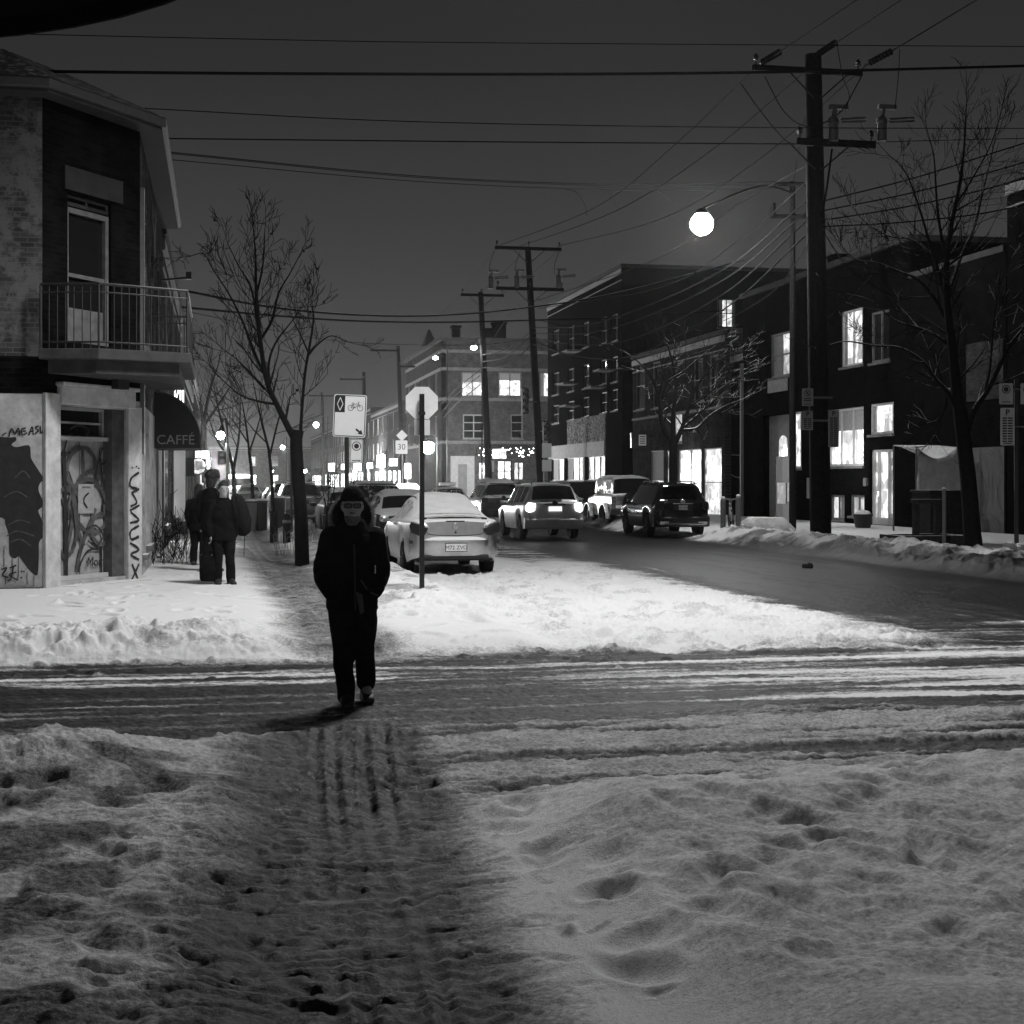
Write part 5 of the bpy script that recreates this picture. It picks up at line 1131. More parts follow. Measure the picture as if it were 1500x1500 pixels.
def plate(r, y, z, body, m=None, w=.30, h=.15):
    mb = MB(); mb.box((-w/2, y-.012, z-h/2), (w/2, y, z+h/2)); p = mb.build('licence_plate', m or M['signw'], r, bevel=.004)
    mb = MB()
    for x0, x1, z0, z1 in ((-w/2,w/2,-h/2,-h/2+.012),(-w/2,w/2,h/2-.012,h/2),(-w/2,-w/2+.012,-h/2+.013,h/2-.013),(w/2-.012,w/2,-h/2+.013,h/2-.013)): mb.box((x0, y-.017, z+z0), (x1, y-.0121, z+z1))
    mb.build('plate_frame', M['dark'], p)
    if body: text(body, 'characters', M['ink'], p, (0, y-.014, z-.008), (1,0,0), (0,0,1), .098, .001)
    return p
def box(r, nm, lo, hi, m, bev=.015):
    mb = MB(); mb.box(lo, hi); return mb.build(nm, m, r, bevel=bev)
# silver coupe with boot spoiler
def coupe_extra(r, sp, Y):
    lamp_shape(r, 'tail_light', [(.50,.88,-.04),(.66,.93,-.02),(.80,.99,.06),(.83,.92,.10),(.80,.80,.06),(.66,.74,-.02),(.57,.75,-.04)], -.085, .05, M['lensr'])
    mb = MB(); n = 15; rings = []
    for i in range(n):
        x = -.62+1.24*i/(n-1); z = 1.085-.055*(x/.62)**2; y = .06+.10*(x/.62)**2
        rings.append([Vector((x, y-.05, z)), Vector((x, y-.055, z+.025)), Vector((x, y+.10, z+.045)), Vector((x, y+.12, z+.01))])
    mb.loft(rings); s = mb.build('spoiler', sp['paint'], r, smooth=True)
    mb = MB(); mb.box((-.6,.05,1.0),(-.5,.14,1.06)); mb.box((.5,.05,1.0),(.6,.14,1.06)); mb.build('spoiler_foot', M['plastic'], s)
    box(r, 'brake_strip', (-.17,-.078,.985), (.17,-.05,1.01), M['lensr'], .004)
    mb = MB(); mb.lathe([(.01,-.115),(.050,-.115),(.058,-.10),(.058,-.08),(.01,-.08)], (0,0,.905), 'y', 22); mb.lathe([(.036,-.122),(.044,-.122),(.044,-.114),(.036,-.114)], (0,0,.905), 'y', 20); mb.build('emblem', M['chrome'], r, smooth=True)
    mb = MB(); mb.lathe([(.004,-.115),(.02,-.115),(.02,-.08),(.004,-.08)], (0,0,.80), 'y', 12); mb.build('keyhole', M['dark'], r)
    mb = MB(); rings = []                                   # bumper shelf
    for i in range(17):
        x = -.815+1.63*i/16; k = (x/.815)**2; y = -.02+.30*k**2
        rings.append([Vector((x, y-.12, .38)), Vector((x, y-.155, .52)), Vector((x, y-.15, .66)), Vector((x, y-.07, .735)), Vector((x, y+.1, .735)), Vector((x, y+.1, .36))])
    mb.loft(rings); mb.build('bumper', sp['paint'], r, smooth=True)
    plate(r, -.168, .535, 'M72 ZVD', None, .40, .16)
    mb = MB(); mb.tube(catmull([Vector((-.60,-.055,1.0)), Vector((-.53,-.092,.86)), Vector((-.46,-.10,.765)), Vector((0,-.112,.745)), Vector((.46,-.10,.765)), Vector((.53,-.092,.86)), Vector((.60,-.055,1.0))], 5), .008, 4); mb.build('boot_seam', M['dark'], r)
    mb = MB(); mb.tube([Vector((-.6,-.10,.36)), Vector((.6,-.10,.36))], .04, 6); mb.build('bumper_lip', M['plastic'], r)
    for s in (-1, 1): box(r, 'side_marker', (s*.80-.03, -.02, .60), (s*.80+.03, .0, .66), M['lensr'], .006)
    mb = MB(); 
    for s in (-1, 1): mb.cbox((s*.89, 1.75, .92), (.012, .10, .018))
    mb.build('door_handle', sp['paint'], r)
COUPE = dict(L=4.5, sill=.24, wr=.31, axles=(.95, 3.55), paint=snowpaint('silver_paint', .62, .62, .15), tuck=.06, tw=.10, round=.9,
    prof=[(0,.98,1.01,.72,.62),(.12,1.0,1.045,.80,.66),(.45,1.0,1.06,.85,.66),(.60,.99,1.08,.86,.64),(1.55,.98,1.40,.87,.52),(2.0,.97,1.44,.87,.54),(2.45,.96,1.41,.87,.54),(3.2,.95,1.03,.86,.66),(3.4,.93,.98,.86,.68),(4.2,.80,.84,.82,.62),(4.5,.66,.70,.66,.5)],
    rear_glass=(.62,1.52), front_glass=(2.47,3.18), side_glass=[(1.15,1.75),(1.80,2.9)], rg=glass('snowed_rear_glass', .35, .8, .9), sg=M['frost'], snow_cover=(.66, 2.40), snow_th=.05, mirror=(2.95, .98), extra=coupe_extra)
cp = gnd(668, 846, .02); car('silver coupe with boot spoiler parked in snow beside the sign pole, wearing plate M72 ZVD', COUPE, (cp.x, cp.y+.15, .03))
# mid-size silver sport utility with lit tail lamps
def suv_lamps(r, sp, Y, lm, pm, txt, chrome=False, rails=True):
    zb = 1.02
    lamp_shape(r, 'tail_light', [(.60,1.08,-.03),(.80,1.10,.04),(.85,1.02,.08),(.85,.86,.08),(.76,.82,0),(.62,.88,-.03)], -.06, .04, lm)
    mb = MB(); mb.box((-.30,-.125,.84), (.30,-.09,1.02)); mb.build('plate_recess', sp['paint'] if lm is M['brake'] else M['plastic'], r, bevel=.02)
    plate(r, -.127, .92, txt, pm, .42 if pm is M['plateon'] else .30, .16)
    box(r, 'tailgate_handle', (-.32,-.13,1.03), (.32,-.08,1.06), M['plastic'] if not chrome else M['chrome'], .008)
    mb = MB(); mb.lathe([(.01,-.128),(.07,-.128),(.08,-.115),(.08,-.09),(.01,-.09)], (0,0,1.095), 'y', 18); mb.build('emblem', M['dark'] if not chrome else M['chrome'], r)
    mb = MB(); rings = []
    for i in range(15):
        x = -.88+1.76*i/14; k = (x/.88)**2; y = .0+.16*k**2; rings.append([Vector((x,y-.12,.34)), Vector((x,y-.16,.44)), Vector((x,y-.16,.60)), Vector((x,y-.10,.66)), Vector((x,y+.1,.66)), Vector((x,y+.1,.32))])
    mb.loft(rings); mb.build('bumper', sp.get('bump', M['plastic']), r, smooth=True)
    if chrome:
        mb = MB()
        for i in range(13):
            pass
        mb.tube(catmull([Vector((-.80,-.02,.50)), Vector((-.70,-.13,.43)), Vector((-.3,-.165,.42)), Vector((.3,-.165,.42)), Vector((.70,-.13,.43)), Vector((.80,-.02,.50))], 6), .035, 6)
        for s in (-1, 1): mb.cbox((s*.60, -.155, .45), (.14, .02, .045))
        mb.build('bumper_trim', M['chrome'], r, smooth=True)
    if rails:
        mb = MB()
        for s in (-1, 1): mb.tube([Vector((s*.56,.55,1.64)), Vector((s*.57,.65,1.70)), Vector((s*.58,2.3,1.72)), Vector((s*.57,2.45,1.66))], .022, 6)
        mb.build('roof_rail', M['plastic'], r)
    mb = MB(); mb.box((-.5,.06,1.625),(.5,.30,1.66)); mb.build('roof_spoiler', sp['paint'], r, bevel=.015)
    mb = MB(); mb.tube([Vector((-.02,.012,1.12)), Vector((-.3,.02,1.14)), Vector((-.42,.03,1.16))], .012, 4); mb.build('rear_wiper', M['plastic'], r)
SUVP = [(0,1.06,1.10,.80,.70),(.05,1.07,1.14,.84,.70),(.10,1.07,1.20,.86,.70),(.32,1.07,1.58,.885,.60),(.42,1.06,1.63,.89,.59),(1.5,1.04,1.67,.90,.61),(2.4,1.02,1.66,.90,.61),(2.75,1.01,1.60,.90,.61),(3.45,1.0,1.08,.89,.70),(3.6,.98,1.04,.88,.72),(4.35,.88,.92,.85,.66),(4.6,.72,.76,.70,.5)]
def suvspec(paint, **k):
    d = dict(L=4.6, sill=.30, wr=.345, axles=(.95, 3.62), paint=paint, prof=SUVP, rear_glass=(.09,.36), front_glass=(2.77,3.42), side_glass=[(.55,1.15),(1.22,2.0),(2.07,3.0)], mirror=(2.85, 1.06)); d.update(k); return d
fo = gnd(812, 792); car('grey silver sport utility car driving away with glowing tail lights and lit plate', suvspec(snowpaint('grey_paint', .5, .0), bump=MATS['grey_paint'], extra=lambda r, sp, Y: suv_lamps(r, sp, Y, M['brake'], M['plateon'], '')), (fo.x, fo.y, .02), name='moving_car')
bl = gnd(999, 789); car('glossy black sport utility car parked by the right snowbank with chrome bumper trim', suvspec(mat('black_car', .008, .12, .1, 3, spec=.6), extra=lambda r, sp, Y: suv_lamps(r, sp, Y, M['lensr'], M['signw'], 'Z43 WKJ', True), rim=M['steel']), (bl.x, bl.y, .03), rz=R(-1.5))
# boxy off-roader with spare wheel
def jeep_extra(r, sp, Y):
    mb = MB(); c = (.02,-.22,1.0); mb.lathe([(.05,.0),(.37,.0),(.39,-.05),(.39,-.17),(.36,-.22),(.05,-.22)], (c[0], c[1]+.22-.09, c[2]), 'y', 26); sw = mb.build('spare_wheel', M['rubber'], r, smooth=True)
    mb = MB(); mb.lathe([(.02,-.325),(.2,-.325),(.22,-.31),(.02,-.31)], (c[0], c[1]+.22-.0, c[2]), 'y', 20); mb.build('rim', M['dark'], sw)
    for s in (-1, 1): box(r, 'tail_light', (s*.72-.09, -.13, .92), (s*.72+.09, -.05, 1.16), M['lensoff'])
    box(r, 'bumper', (-.82,-.2,.50), (.82,-.05,.70), M['plastic']); plate(r, -.135, .80, '', None, .26, .14).location.x -= .55
    for s in (-1, 1):
        for a in sp['axles']:
            mb = MB(); rings = []
            for k in range(9):
                t = math.pi*k/8; y = a+math.cos(t)*.55; z = .40+math.sin(t)*.52; rings.append([Vector((s*.78,y,z)), Vector((s*.95,y,z-.01)), Vector((s*.95,y,z-.05)), Vector((s*.78,y,z-.05))])
            mb.loft(rings); mb.build('fender', sp['paint'], r)
        box(r, 'door_hinge', (s*.80-.02, 2.1, 1.0), (s*.80+.02, 2.2, 1.04), M['plastic'], .005)
JEEP = dict(L=4.0, sill=.46, wr=.40, axles=(.75, 3.1), paint=snowpaint('jeep_paint', .5, .62, .1), tuck=.0, round=.3, tw=.13,
    prof=[(0,1.20,1.24,.79,.74),(.02,1.20,1.26,.79,.74),(.06,1.2,1.80,.79,.70),(.12,1.2,1.83,.79,.70),(1.5,1.2,1.86,.79,.70),(2.45,1.19,1.85,.79,.70),(2.55,1.18,1.80,.79,.70),(2.8,1.16,1.2,.79,.70),(3.9,1.08,1.13,.68,.6),(4.0,1.06,1.1,.66,.6)],
    rear_glass=(.018,.062), front_glass=(2.56,2.78), side_glass=[(.2,1.15),(1.3,2.35)], rg=M['carglass'], sg=M['frost'], snow_cover=(.08,2.5), snow_th=.07, mirror=(2.5,1.3), mirm=M['plastic'], extra=jeep_extra)
je = at(930, 775, 54.5); car('boxy snow dusted off road vehicle with spare wheel parked behind the black car', JEEP, (je.x-.1, je.y, .03))
# saloon with snowy roof ahead of the coupe, further parked cars up the left kerb
def sedan_extra(r, sp, Y):
    lamp_shape(r, 'tail_light', [(.52,.92,-.03),(.80,.96,.05),(.83,.82,.08),(.55,.78,-.03)], -.055, .03, sp.get('tail', M['lensr'])); plate(r, -.10, .60, '')
    mb = MB(); rings = []
    for i in range(13):
        x = -.86+1.72*i/12; k = (x/.86)**2; y = .18*k**2; rings.append([Vector((x,y-.10,.36)), Vector((x,y-.15,.50)), Vector((x,y-.14,.68)), Vector((x,y-.05,.72)), Vector((x,y+.1,.70)), Vector((x,y+.1,.34))])
    mb.loft(rings); mb.build('bumper', sp['paint'], r, smooth=True)
SEDP = [(0,.95,.98,.74,.64),(.1,.98,1.03,.82,.66),(.7,1.0,1.07,.86,.66),(1.35,.99,1.40,.87,.54),(1.9,.98,1.46,.88,.55),(2.6,.96,1.44,.88,.55),(3.3,.95,1.02,.87,.66),(4.3,.82,.86,.83,.62),(4.6,.68,.72,.68,.5)]
def sedan(paint, **k):
    d = dict(L=4.6, sill=.24, wr=.315, axles=(.95, 3.6), paint=paint, prof=SEDP, rear_glass=(.75,1.33), front_glass=(2.64,3.26), side_glass=[(1.1,1.9),(1.98,2.95)], rg=M['carglass'], sg=M['frost2'], mirror=(2.95,.98), extra=sedan_extra, snow_cover=(1.25,2.62), snow_th=.06); d.update(k); return d
car('snow roofed saloon parked directly ahead of the silver coupe', sedan(snowpaint('dark_car_a', .06, .5)), (4.25, 33.2, .03))
car('dark snow dusted hatchback third in the left parked row behind the walking man', suvspec(snowpaint('dark_car_b', .05, .35), rg=M['frost2'], extra=lambda r, sp, Y: suv_lamps(r, sp, Y, M['lensr'], M['signw'], ''), snow_cover=(.5,2.6)), (4.1, 39.4, .03))
car('dark saloon with frosted windows fourth in the left parked row', sedan(snowpaint('dark_car_a', .06, .5), sg=M['frost']), (3.95, 45.6, .03))
car('tall dark car with clear rear glass seen between thick tree trunk and sign pole', suvspec(snowpaint('mid_car', .16, .3), extra=lambda r, sp, Y: suv_lamps(r, sp, Y, M['lensoff'], M['signw'], '', True)), (at(441, 770, 57).x, at(441, 770, 57).y, .03))
for i, u in enumerate((64.5, 71, 78)):
    car(['first snow covered car beyond the tall dark car in the left parked row', 'second snow covered car beyond the tall dark car in the left parked row', 'third snow covered car beyond the tall dark car in the left parked row'][i], (sedan if i != 1 else suvspec)(snowpaint('pale_car', .4, .6), snow_cover=(.6, 2.6)) , (3.3-.1*i, u, .03))
# approaching traffic with head lamps
def head_extra(r, sp, Y):
    for s in (-1, 1):
        mb = MB(); mb.ell((s*.62, sp['L']+.02, .70), (.19, .08, .13), 12, 7); mb.build('headlight', M['head'], r, smooth=True)
    mb = MB(); mb.box((-.4, sp['L']+.05, .5), (.4, sp['L']+.12, .62)); mb.build('grille', M['plastic'], r, bevel=.02); plate(r, -.1, .6, '')
    if sp.get('rack'):
        mb = MB(); mb.box((-.35, 1.9, 1.52), (.35, 2.3, 1.68)); mb.build('roof_sign', M['signw'], r, bevel=.04)
on = at(668, 745, 62); car('approaching saloon with dazzling headlights and a roof sign beyond the silver coupe', sedan(snowpaint('pale_car', .4, .6), snow_cover=None, fg=M['frost2'], extra=head_extra, rack=True), (on.x, on.y+4.5, .02), flip=True, name='moving_car')
on2 = at(560, 735, 96); car('approaching car with headlights far down the left lane', sedan(snowpaint('mid_car', .16, .3), snow_cover=None, extra=head_extra), (6.6, 100, .02), flip=True, name='moving_car')
car('distant approaching car with headlights near the end of the street', sedan(snowpaint('mid_car', .16, .3), snow_cover=None, extra=head_extra), (8.2, 150, .02), flip=True, name='moving_car')
wh = at(737, 772, 58.5); car('small dark rear windowed car under thick white snow just left of the driving sport utility', suvspec(snowpaint('dark_car_a', .06, .5), rg=M['carglass'], snow_cover=(.30, 3.3), snow_th=.16, extra=lambda r, sp, Y: suv_lamps(r, sp, Y, M['lensr'], M['signw'], '', rails=False)), (wh.x, wh.y, .02), name='moving_car')
def van():
    p = at(352, 738, 108)
    car('white van far down the left pavement side beyond the rubbish bins', dict(L=5.2, sill=.35, wr=.36, axles=(1.0, 4.2), paint=snowpaint('white_van', .65, .4, .0), tuck=.02, round=.4,
        prof=[(0,1.25,1.30,.94,.9),(.03,1.25,1.4,.94,.88),(.12,1.25,2.15,.94,.86),(.3,1.25,2.22,.95,.86),(3.3,1.25,2.2,.95,.86),(4.2,1.2,1.3,.94,.84),(5.0,1.05,1.1,.88,.7),(5.2,.9,.95,.8,.6)], rear_glass=(.02,.1), front_glass=(3.35,4.15), side_glass=[(2.5,3.4)], mirror=(3.6,1.35), extra=sedan_extra), (p.x, p.y, 0), name='parked_van', cat='van')
    q = at(366, 745, 92); car('dark car parked in front of the white van behind the rubbish bins', sedan(snowpaint('dark_car_a', .06, .5)), (q.x, q.y, .02))
van()
for i, (v, u) in enumerate(((14.4, 61.5), (14.4, 68.5), (14.4, 112), (14.4, 120))):
    car(['snow covered car parked right behind the boxy off road vehicle', 'last snow covered car before the second crossing on the right kerb', 'first snow covered car beyond the second crossing on the right kerb', 'second snow covered car beyond the second crossing on the right kerb'][i], sedan(snowpaint('pale_car', .4, .6), snow_cover=(.7, 3.2), snow_th=.1), (v, u, .03))
for i, (v, u) in enumerate(((8.6, 190), (5.2, 128), (11.2, 118))):
    car(['very distant car crawling at the end of the street', 'distant car moving away down the left lane', 'distant car moving away in front of the second corner building'][i], sedan(snowpaint('mid_car', .16, .3), snow_cover=(1.3, 2.6), tail=M['brake']), (v, u, .02), name='moving_car')
car('approaching car with headlights just past the second crossing', sedan(snowpaint('mid_car', .16, .3), snow_cover=None, extra=head_extra), (8.4, 84, .02), flip=True, name='moving_car')
car('approaching car with headlights level with the second corner building', sedan(snowpaint('mid_car', .16, .3), snow_cover=None, extra=head_extra), (6.2, 140, .02), flip=True, name='moving_car')
car('approaching car with headlights near the low left row building', sedan(snowpaint('mid_car', .16, .3), snow_cover=None, extra=head_extra), (5.4, 115, .02), flip=True, name='moving_car')
car('approaching car with headlights beyond the 30 speed sign', sedan(snowpaint('mid_car', .16, .3), snow_cover=None, extra=head_extra), (8.6, 172, .02), flip=True, name='moving_car')
# ------------------------------------------------------------------ people
def headmesh(mb, c, s=1.0, T=None):
    """skull, jaw, nose, ears; face looks towards -y"""
    secs = []
    for z, rx, ry, oy in ((-.125,.028,.03,-.045),(-.115,.042,.05,-.04),(-.09,.055,.072,-.022),(-.05,.066,.088,-.006),(0,.073,.096,0),(.04,.076,.099,.003),(.08,.068,.09,.006),(.108,.048,.066,.008),(.12,.022,.03,.01)):
        secs.append((c[0], c[1]+oy*s, c[2]+z*s, rx*s, ry*s))
    mb.oval(secs, 20, T)
    def t(p): return T(Vector(p)) if T else Vector(p)
    x, y, z = c
    mb.loft([[t((x+a*s*.011, y-.085*s, z+.015*s)) for a in (-1, 1)]+[t((x, y-.10*s, z+.02*s))], [t((x+a*s*.02, y-.085*s, z-.035*s)) for a in (-1, 1)]+[t((x, y-.122*s, z-.03*s))], [t((x+a*s*.014, y-.085*s, z-.045*s)) for a in (-1, 1)]+[t((x, y-.10*s, z-.045*s))]])
    for a in (-1, 1): mb.ell((x+a*.076*s, y+.008*s, z-.005*s), (.013*s, .024*s, .034*s), 8, 5, T)
    mb.ell((x, y-.084*s, z-.068*s), (.026*s, .014*s, .011*s), 10, 5, T)      # lips
    for a in (-1, 1): mb.ell((x+a*.03*s, y-.086*s, z+.028*s), (.025*s, .014*s, .009*s), 8, 5, T)   # brow
def chain(mb, pts, rs, n=14):
    P = catmull(pts, 4); r = np.interp(np.linspace(0, len(pts)-1, len(P)), range(len(pts)), rs); mb.tube(P, list(r), n)
    mb.ell(P[0], (r[0],)*3, n, 6); mb.ell(P[-1], (r[-1],)*3, n, 6)
def handmesh(mb, w, d, side):
    """relaxed curled hand: palm, four fingers and thumb, hanging from wrist w along d"""
    w = Vector(w); d = Vector(d).normalized(); f = Vector((0,-1,0)); x = d.cross(f).normalized()
    mb.ell(w+d*.045, (.024, .036, .05), 10, 6)
    for k, (o, l) in enumerate(((-.026,.062),(-.009,.072),(.009,.068),(.025,.052))):
        b = w+d*.075+f*(-o); chain(mb, [b, b+d*l*.5+x*side*.006, b+d*l*.8+x*side*.022, b+d*l*.95+x*side*.036], [.0095,.009,.008,.007], 8)
    b = w+d*.03+f*.03; chain(mb, [b, b+d*.03+f*.022, b+d*.055+f*.02], [.011,.010,.008], 8)
def person(label, loc, rz=0, s=1.0, hat=None, pose='stand', man=False, hood=False, hair=True, legs=None, arms=None, coat=None, carry=None, coatm=None, beard=False, glasses=False, headtilt=0):
    r = thing('person', label, 'person', (0,0,0)); A = arms; G = legs
    hc = Vector((0, -.03, 1.535)) if not man else Vector((.0, -.05, 1.535))
    # body: one continuous skin
    mb = MB(); headmesh(mb, hc)
    mb.tube([Vector((0,.01,1.34)), Vector((0,-.005,1.40)), Vector((0,-.02,1.46))], [.07,.058,.056], 14)
    mb.oval([(0,0,.84,.15,.10),(0,0,.95,.165,.115),(0,0,1.08,.145,.10),(0,0,1.22,.165,.11),(0,.01,1.30,.14,.09),(0,.01,1.36,.085,.07),(0,.01,1.40,.06,.06)], 20)
    for (sh, el, wr_, hd) in A:
        chain(mb, [Vector(sh)-Vector((0,0,.025)), el, wr_], [.048,.042,.028]); handmesh(mb, wr_, Vector(hd), 1 if sh[0] < 0 else -1)
    for (hp, kn, an, toe) in G:
        chain(mb, [hp, kn, an], [.085,.058,.042]); chain(mb, [Vector(an)-Vector((0,0,.02)), toe], [.04,.03])
    b = remesh(mb, .0075, 'body', M['skin'], r, 4)
    for a in (-1, 1):
        q = MB(); q.ell(hc+Vector((a*.031, -.088, .004)), (.010,.005,.0055), 10, 6); q.build('eye', M['ink'], r, smooth=True)
    # clothes
    mb = MB()
    for (hp, kn, an, toe) in G:
        chain(mb, [hp, Vector(hp).lerp(kn, .5), kn, Vector(kn).lerp(an, .5), Vector(an)-Vector((0,0,.02))], [.112,.098,.080,.076,.072], 16)
    mb.oval([(0,.0,.74,.17,.13),(0,0,.86,.19,.135),(0,0,.98,.185,.13)], 18)
    t = remesh(mb, .014, 'trousers', M['fabric2'], r, 5)
    wob(t, .010, 5)
    for (hp, kn, an, toe) in G:
        mb = MB(); an = Vector(an); toe = Vector(toe); d = (toe-an); d.z = 0; d = d.normalized(); sd = Vector((-d.y, d.x, 0)); gz0 = toe.z-.035
        sec = []
        for f, w, h in ((-.085,.028,.06),(-.06,.045,.10),(0,.05,.12),(.06,.05,.10),(.12,.052,.075),(.17,.046,.06),(.20,.03,.045)):
            c = an+d*f; sec.append([Vector((c.x, c.y, 0))+sd*w*x+Vector((0,0,gz0+h*z)) for x, z in ((-1,.02),(-1.03,.3),(-.9,.75),(-.45,1),(.45,1),(.9,.75),(1.03,.3),(1,.02))])
        mb.loft(sec); mb.tube([an+Vector((0,0,-.02)), an+Vector((0,0,.14))], [.066,.07], 14); remesh(mb, .011, 'boot', M['leather'], r, 2)
    mb = MB(); mb.oval(coat, 26)
    for (sh, el, wr_, hd) in A: chain(mb, [sh, Vector(sh).lerp(el, .5), el, Vector(el).lerp(wr_, .6), Vector(wr_)+(Vector(wr_)-Vector(el)).normalized()*(-.0)], [.092,.088,.084,.08,.062] if man else [.085,.08,.074,.068,.055], 16)
    c = remesh(mb, .014, 'parka' if man else 'coat', coatm or M['fabric'], r, 5); wob(c, .014, 4.5)
    if man:
        # front flap, zip, pocket flaps and drawstring
        mb = MB(); mb.tube([Vector((.01,-.205,1.25)), Vector((.015,-.222,1.0)), Vector((.02,-.21,.76))], .007, 5); mb.build('zip', M['dark'], c)
        mb = MB(); mb.tube(catmull([Vector((.06,-.205,.98)), Vector((.12,-.21,.90)), Vector((.19,-.185,.86))], 5), .0035, 5); mb.build('drawstring', M['steel'], c)
        for s_ in (-1, 1):
            mb = MB(); mb.cbox((s_*.15,-.185,.90), (.06,.02,.014), s_*.35); mb.build('pocket_flap', M['fabric'], c, bevel=.006)
        mb = MB(); mb.cbox((.17,-.175,1.06), (.004,.008,.03)); mb.build('toggle', M['chrome'], c)
        mb = MB(); mb.plate([Vector((.02,-.20,.90)), Vector((.075,-.20,.87)), Vector((.085,-.205,.74)), Vector((.055,-.205,.72))], (0,-1,0), .01); mb.build('lining', mat('lining_cloth', .09, .9), c, bevel=.003)
    if hood:
        rng = random.Random(9); mb = MB(); ring = [Vector((.128*math.cos(t), .085+.035*math.sin(t), 1.455+.135*math.sin(t))) for t in np.linspace(math.radians(-42), math.radians(222), 22)]
        mb.tube(ring, [.034]*22, 12)
        mb.oval([(0,.09,1.26,.17,.12),(0,.12,1.36,.165,.10),(0,.14,1.48,.14,.09),(0,.14,1.57,.10,.07),(0,.13,1.62,.05,.04)], 18)
        h = remesh(mb, .013, 'hood', M['fabric'], r, 3)
        mb = MB()
        for k in range(2600):
            i = rng.randrange(21); p = ring[i].lerp(ring[i+1], rng.random()); d = Vector((rng.gauss(0,1), rng.gauss(-.15,.8), rng.gauss(0,1))).normalized(); out = (p-Vector((0,.07,1.465))).normalized(); d = (d+out*1.1).normalized()
            q = p+d*.03; e = q+d*rng.uniform(.015,.04)+Vector((0,0,-.012)); w = d.orthogonal().normalized()*.0035; mb.add([q-w, q+w, e], [(0,1,2)])
        mb.build('fur_trim', M['fur'], h)
    if hat == 'beanie':
        mb = MB(); mb.oval([(hc.x,hc.y+.008,hc.z+.05,.088,.108),(hc.x,hc.y+.008,hc.z+.06,.092,.112),(hc.x,hc.y+.01,hc.z+.10,.083,.10),(hc.x,hc.y+.012,hc.z+.135,.06,.075),(hc.x,hc.y+.012,hc.z+.155,.03,.035)], 20); mb.oval([(hc.x,hc.y+.008,hc.z+.036,.092,.112),(hc.x,hc.y+.008,hc.z+.074,.094,.113)], 20)
        remesh(mb, .008, 'knitted_hat', M['fabric'], r, 3)
    elif hat == 'fur':
        mb = MB(); mb.oval([(hc.x,hc.y,hc.z+.02,.11,.12),(hc.x,hc.y,hc.z+.07,.125,.135),(hc.x,hc.y,hc.z+.13,.12,.13),(hc.x,hc.y,hc.z+.17,.08,.09)], 18); o = remesh(mb, .012, 'fur_hat', M['hair'], r, 2); wob(o, .02, 16)
    if hair:
        mb = MB(); mb.oval([(hc.x,hc.y+.075,hc.z-.13,.075,.05),(hc.x,hc.y+.065,hc.z-.07,.088,.07),(hc.x,hc.y+.038,hc.z,.094,.092),(hc.x,hc.y+.012,hc.z+.055,.088,.108),(hc.x,hc.y+.012,hc.z+.105,.07,.085),(hc.x,hc.y+.01,hc.z+.135,.03,.04)], 18); o = remesh(mb, .009, 'hair', M['hair'], r, 2); wob(o, .008, 22)
    if beard:
        mb = MB(); mb.oval([(hc.x,hc.y-.050,hc.z-.145,.032,.032),(hc.x,hc.y-.046,hc.z-.118,.052,.054),(hc.x,hc.y-.030,hc.z-.090,.062,.071),(hc.x,hc.y-.016,hc.z-.074,.066,.079)], 18); mb.ell(hc+Vector((0,-.094,-.052)), (.030,.014,.008), 10, 5)
        o = remesh(mb, .006, 'beard', mat('beard_hair', .17, .95, .6, 40), r, 2); wob(o, .004, 30)
    if glasses:
        mb = MB()
        for a in (-1, 1):
            cc = hc+Vector((a*.034,-.108,.004)); mb.tube([cc+Vector(((.026)*max(-1,min(1,1.35*math.cos(t))), 0, .015*max(-1,min(1,1.35*math.sin(t))))) for t in np.linspace(0, 2*math.pi, 21)], .0042, 5, cap=False); mb.tube([cc+Vector((a*.027,0,.008)), hc+Vector((a*.082,0,.012))], .004, 4)
        mb.tube([hc+Vector((-.008,-.108,.010)), hc+Vector((.008,-.108,.010))], .005, 4); gl_ = mb.build('glasses', M['black'], r)
        for a in (-1, 1):
            q = MB(); cc = hc+Vector((a*.034,-.1075,.004)); q.plate([cc+Vector((.024*max(-1,min(1,1.35*math.cos(t))), 0, .013*max(-1,min(1,1.35*math.sin(t))))) for t in np.linspace(0, 2*math.pi, 20)[:-1]], (0,1,0), .001); q.build('lens', mat('tinted_lens', .17, .9, .05), gl_)
    r.location = loc; r.rotation_euler = (0,0,rz); r.scale = (s,s,s); return r
def wob(o, amp, sc):
    """cloth folds"""
    me = o.data; n = len(me.vertices); co = np.empty(n*3, np.float32); me.vertices.foreach_get('co', co); co = co.reshape(-1,3); no = np.empty(n*3, np.float32); me.vertex_normals.foreach_get('vector', no); no = no.reshape(-1,3)
    a = fbm(co[:,0]*sc*1.3+co[:,1]*sc+9, co[:,2]*sc*2.2+co[:,0]*sc*.8+4, 77, 3)-.5; co = co+no*(a*2*amp)[:,None]; me.vertices.foreach_set('co', co.astype(np.float32).ravel()); me.update()
V3 = Vector
man_arms = [(V3((-.165,.02,1.29)), V3((-.222,.05,1.03)), V3((-.165,-.10,.88)), (.75,.5,-.25)), (V3((.165,.02,1.29)), V3((.215,.05,1.03)), V3((.165,-.10,.88)), (-.75,.5,-.25))]
man_legs = [(V3((-.088,.0,.86)), V3((-.078,-.06,.48)), V3((-.045,.0,.09)), V3((-.045,-.15,.035))), (V3((.092,0,.86)), V3((.095,-.10,.50)), V3((.11,.20,.17)), V3((.125,.06,.05)))]
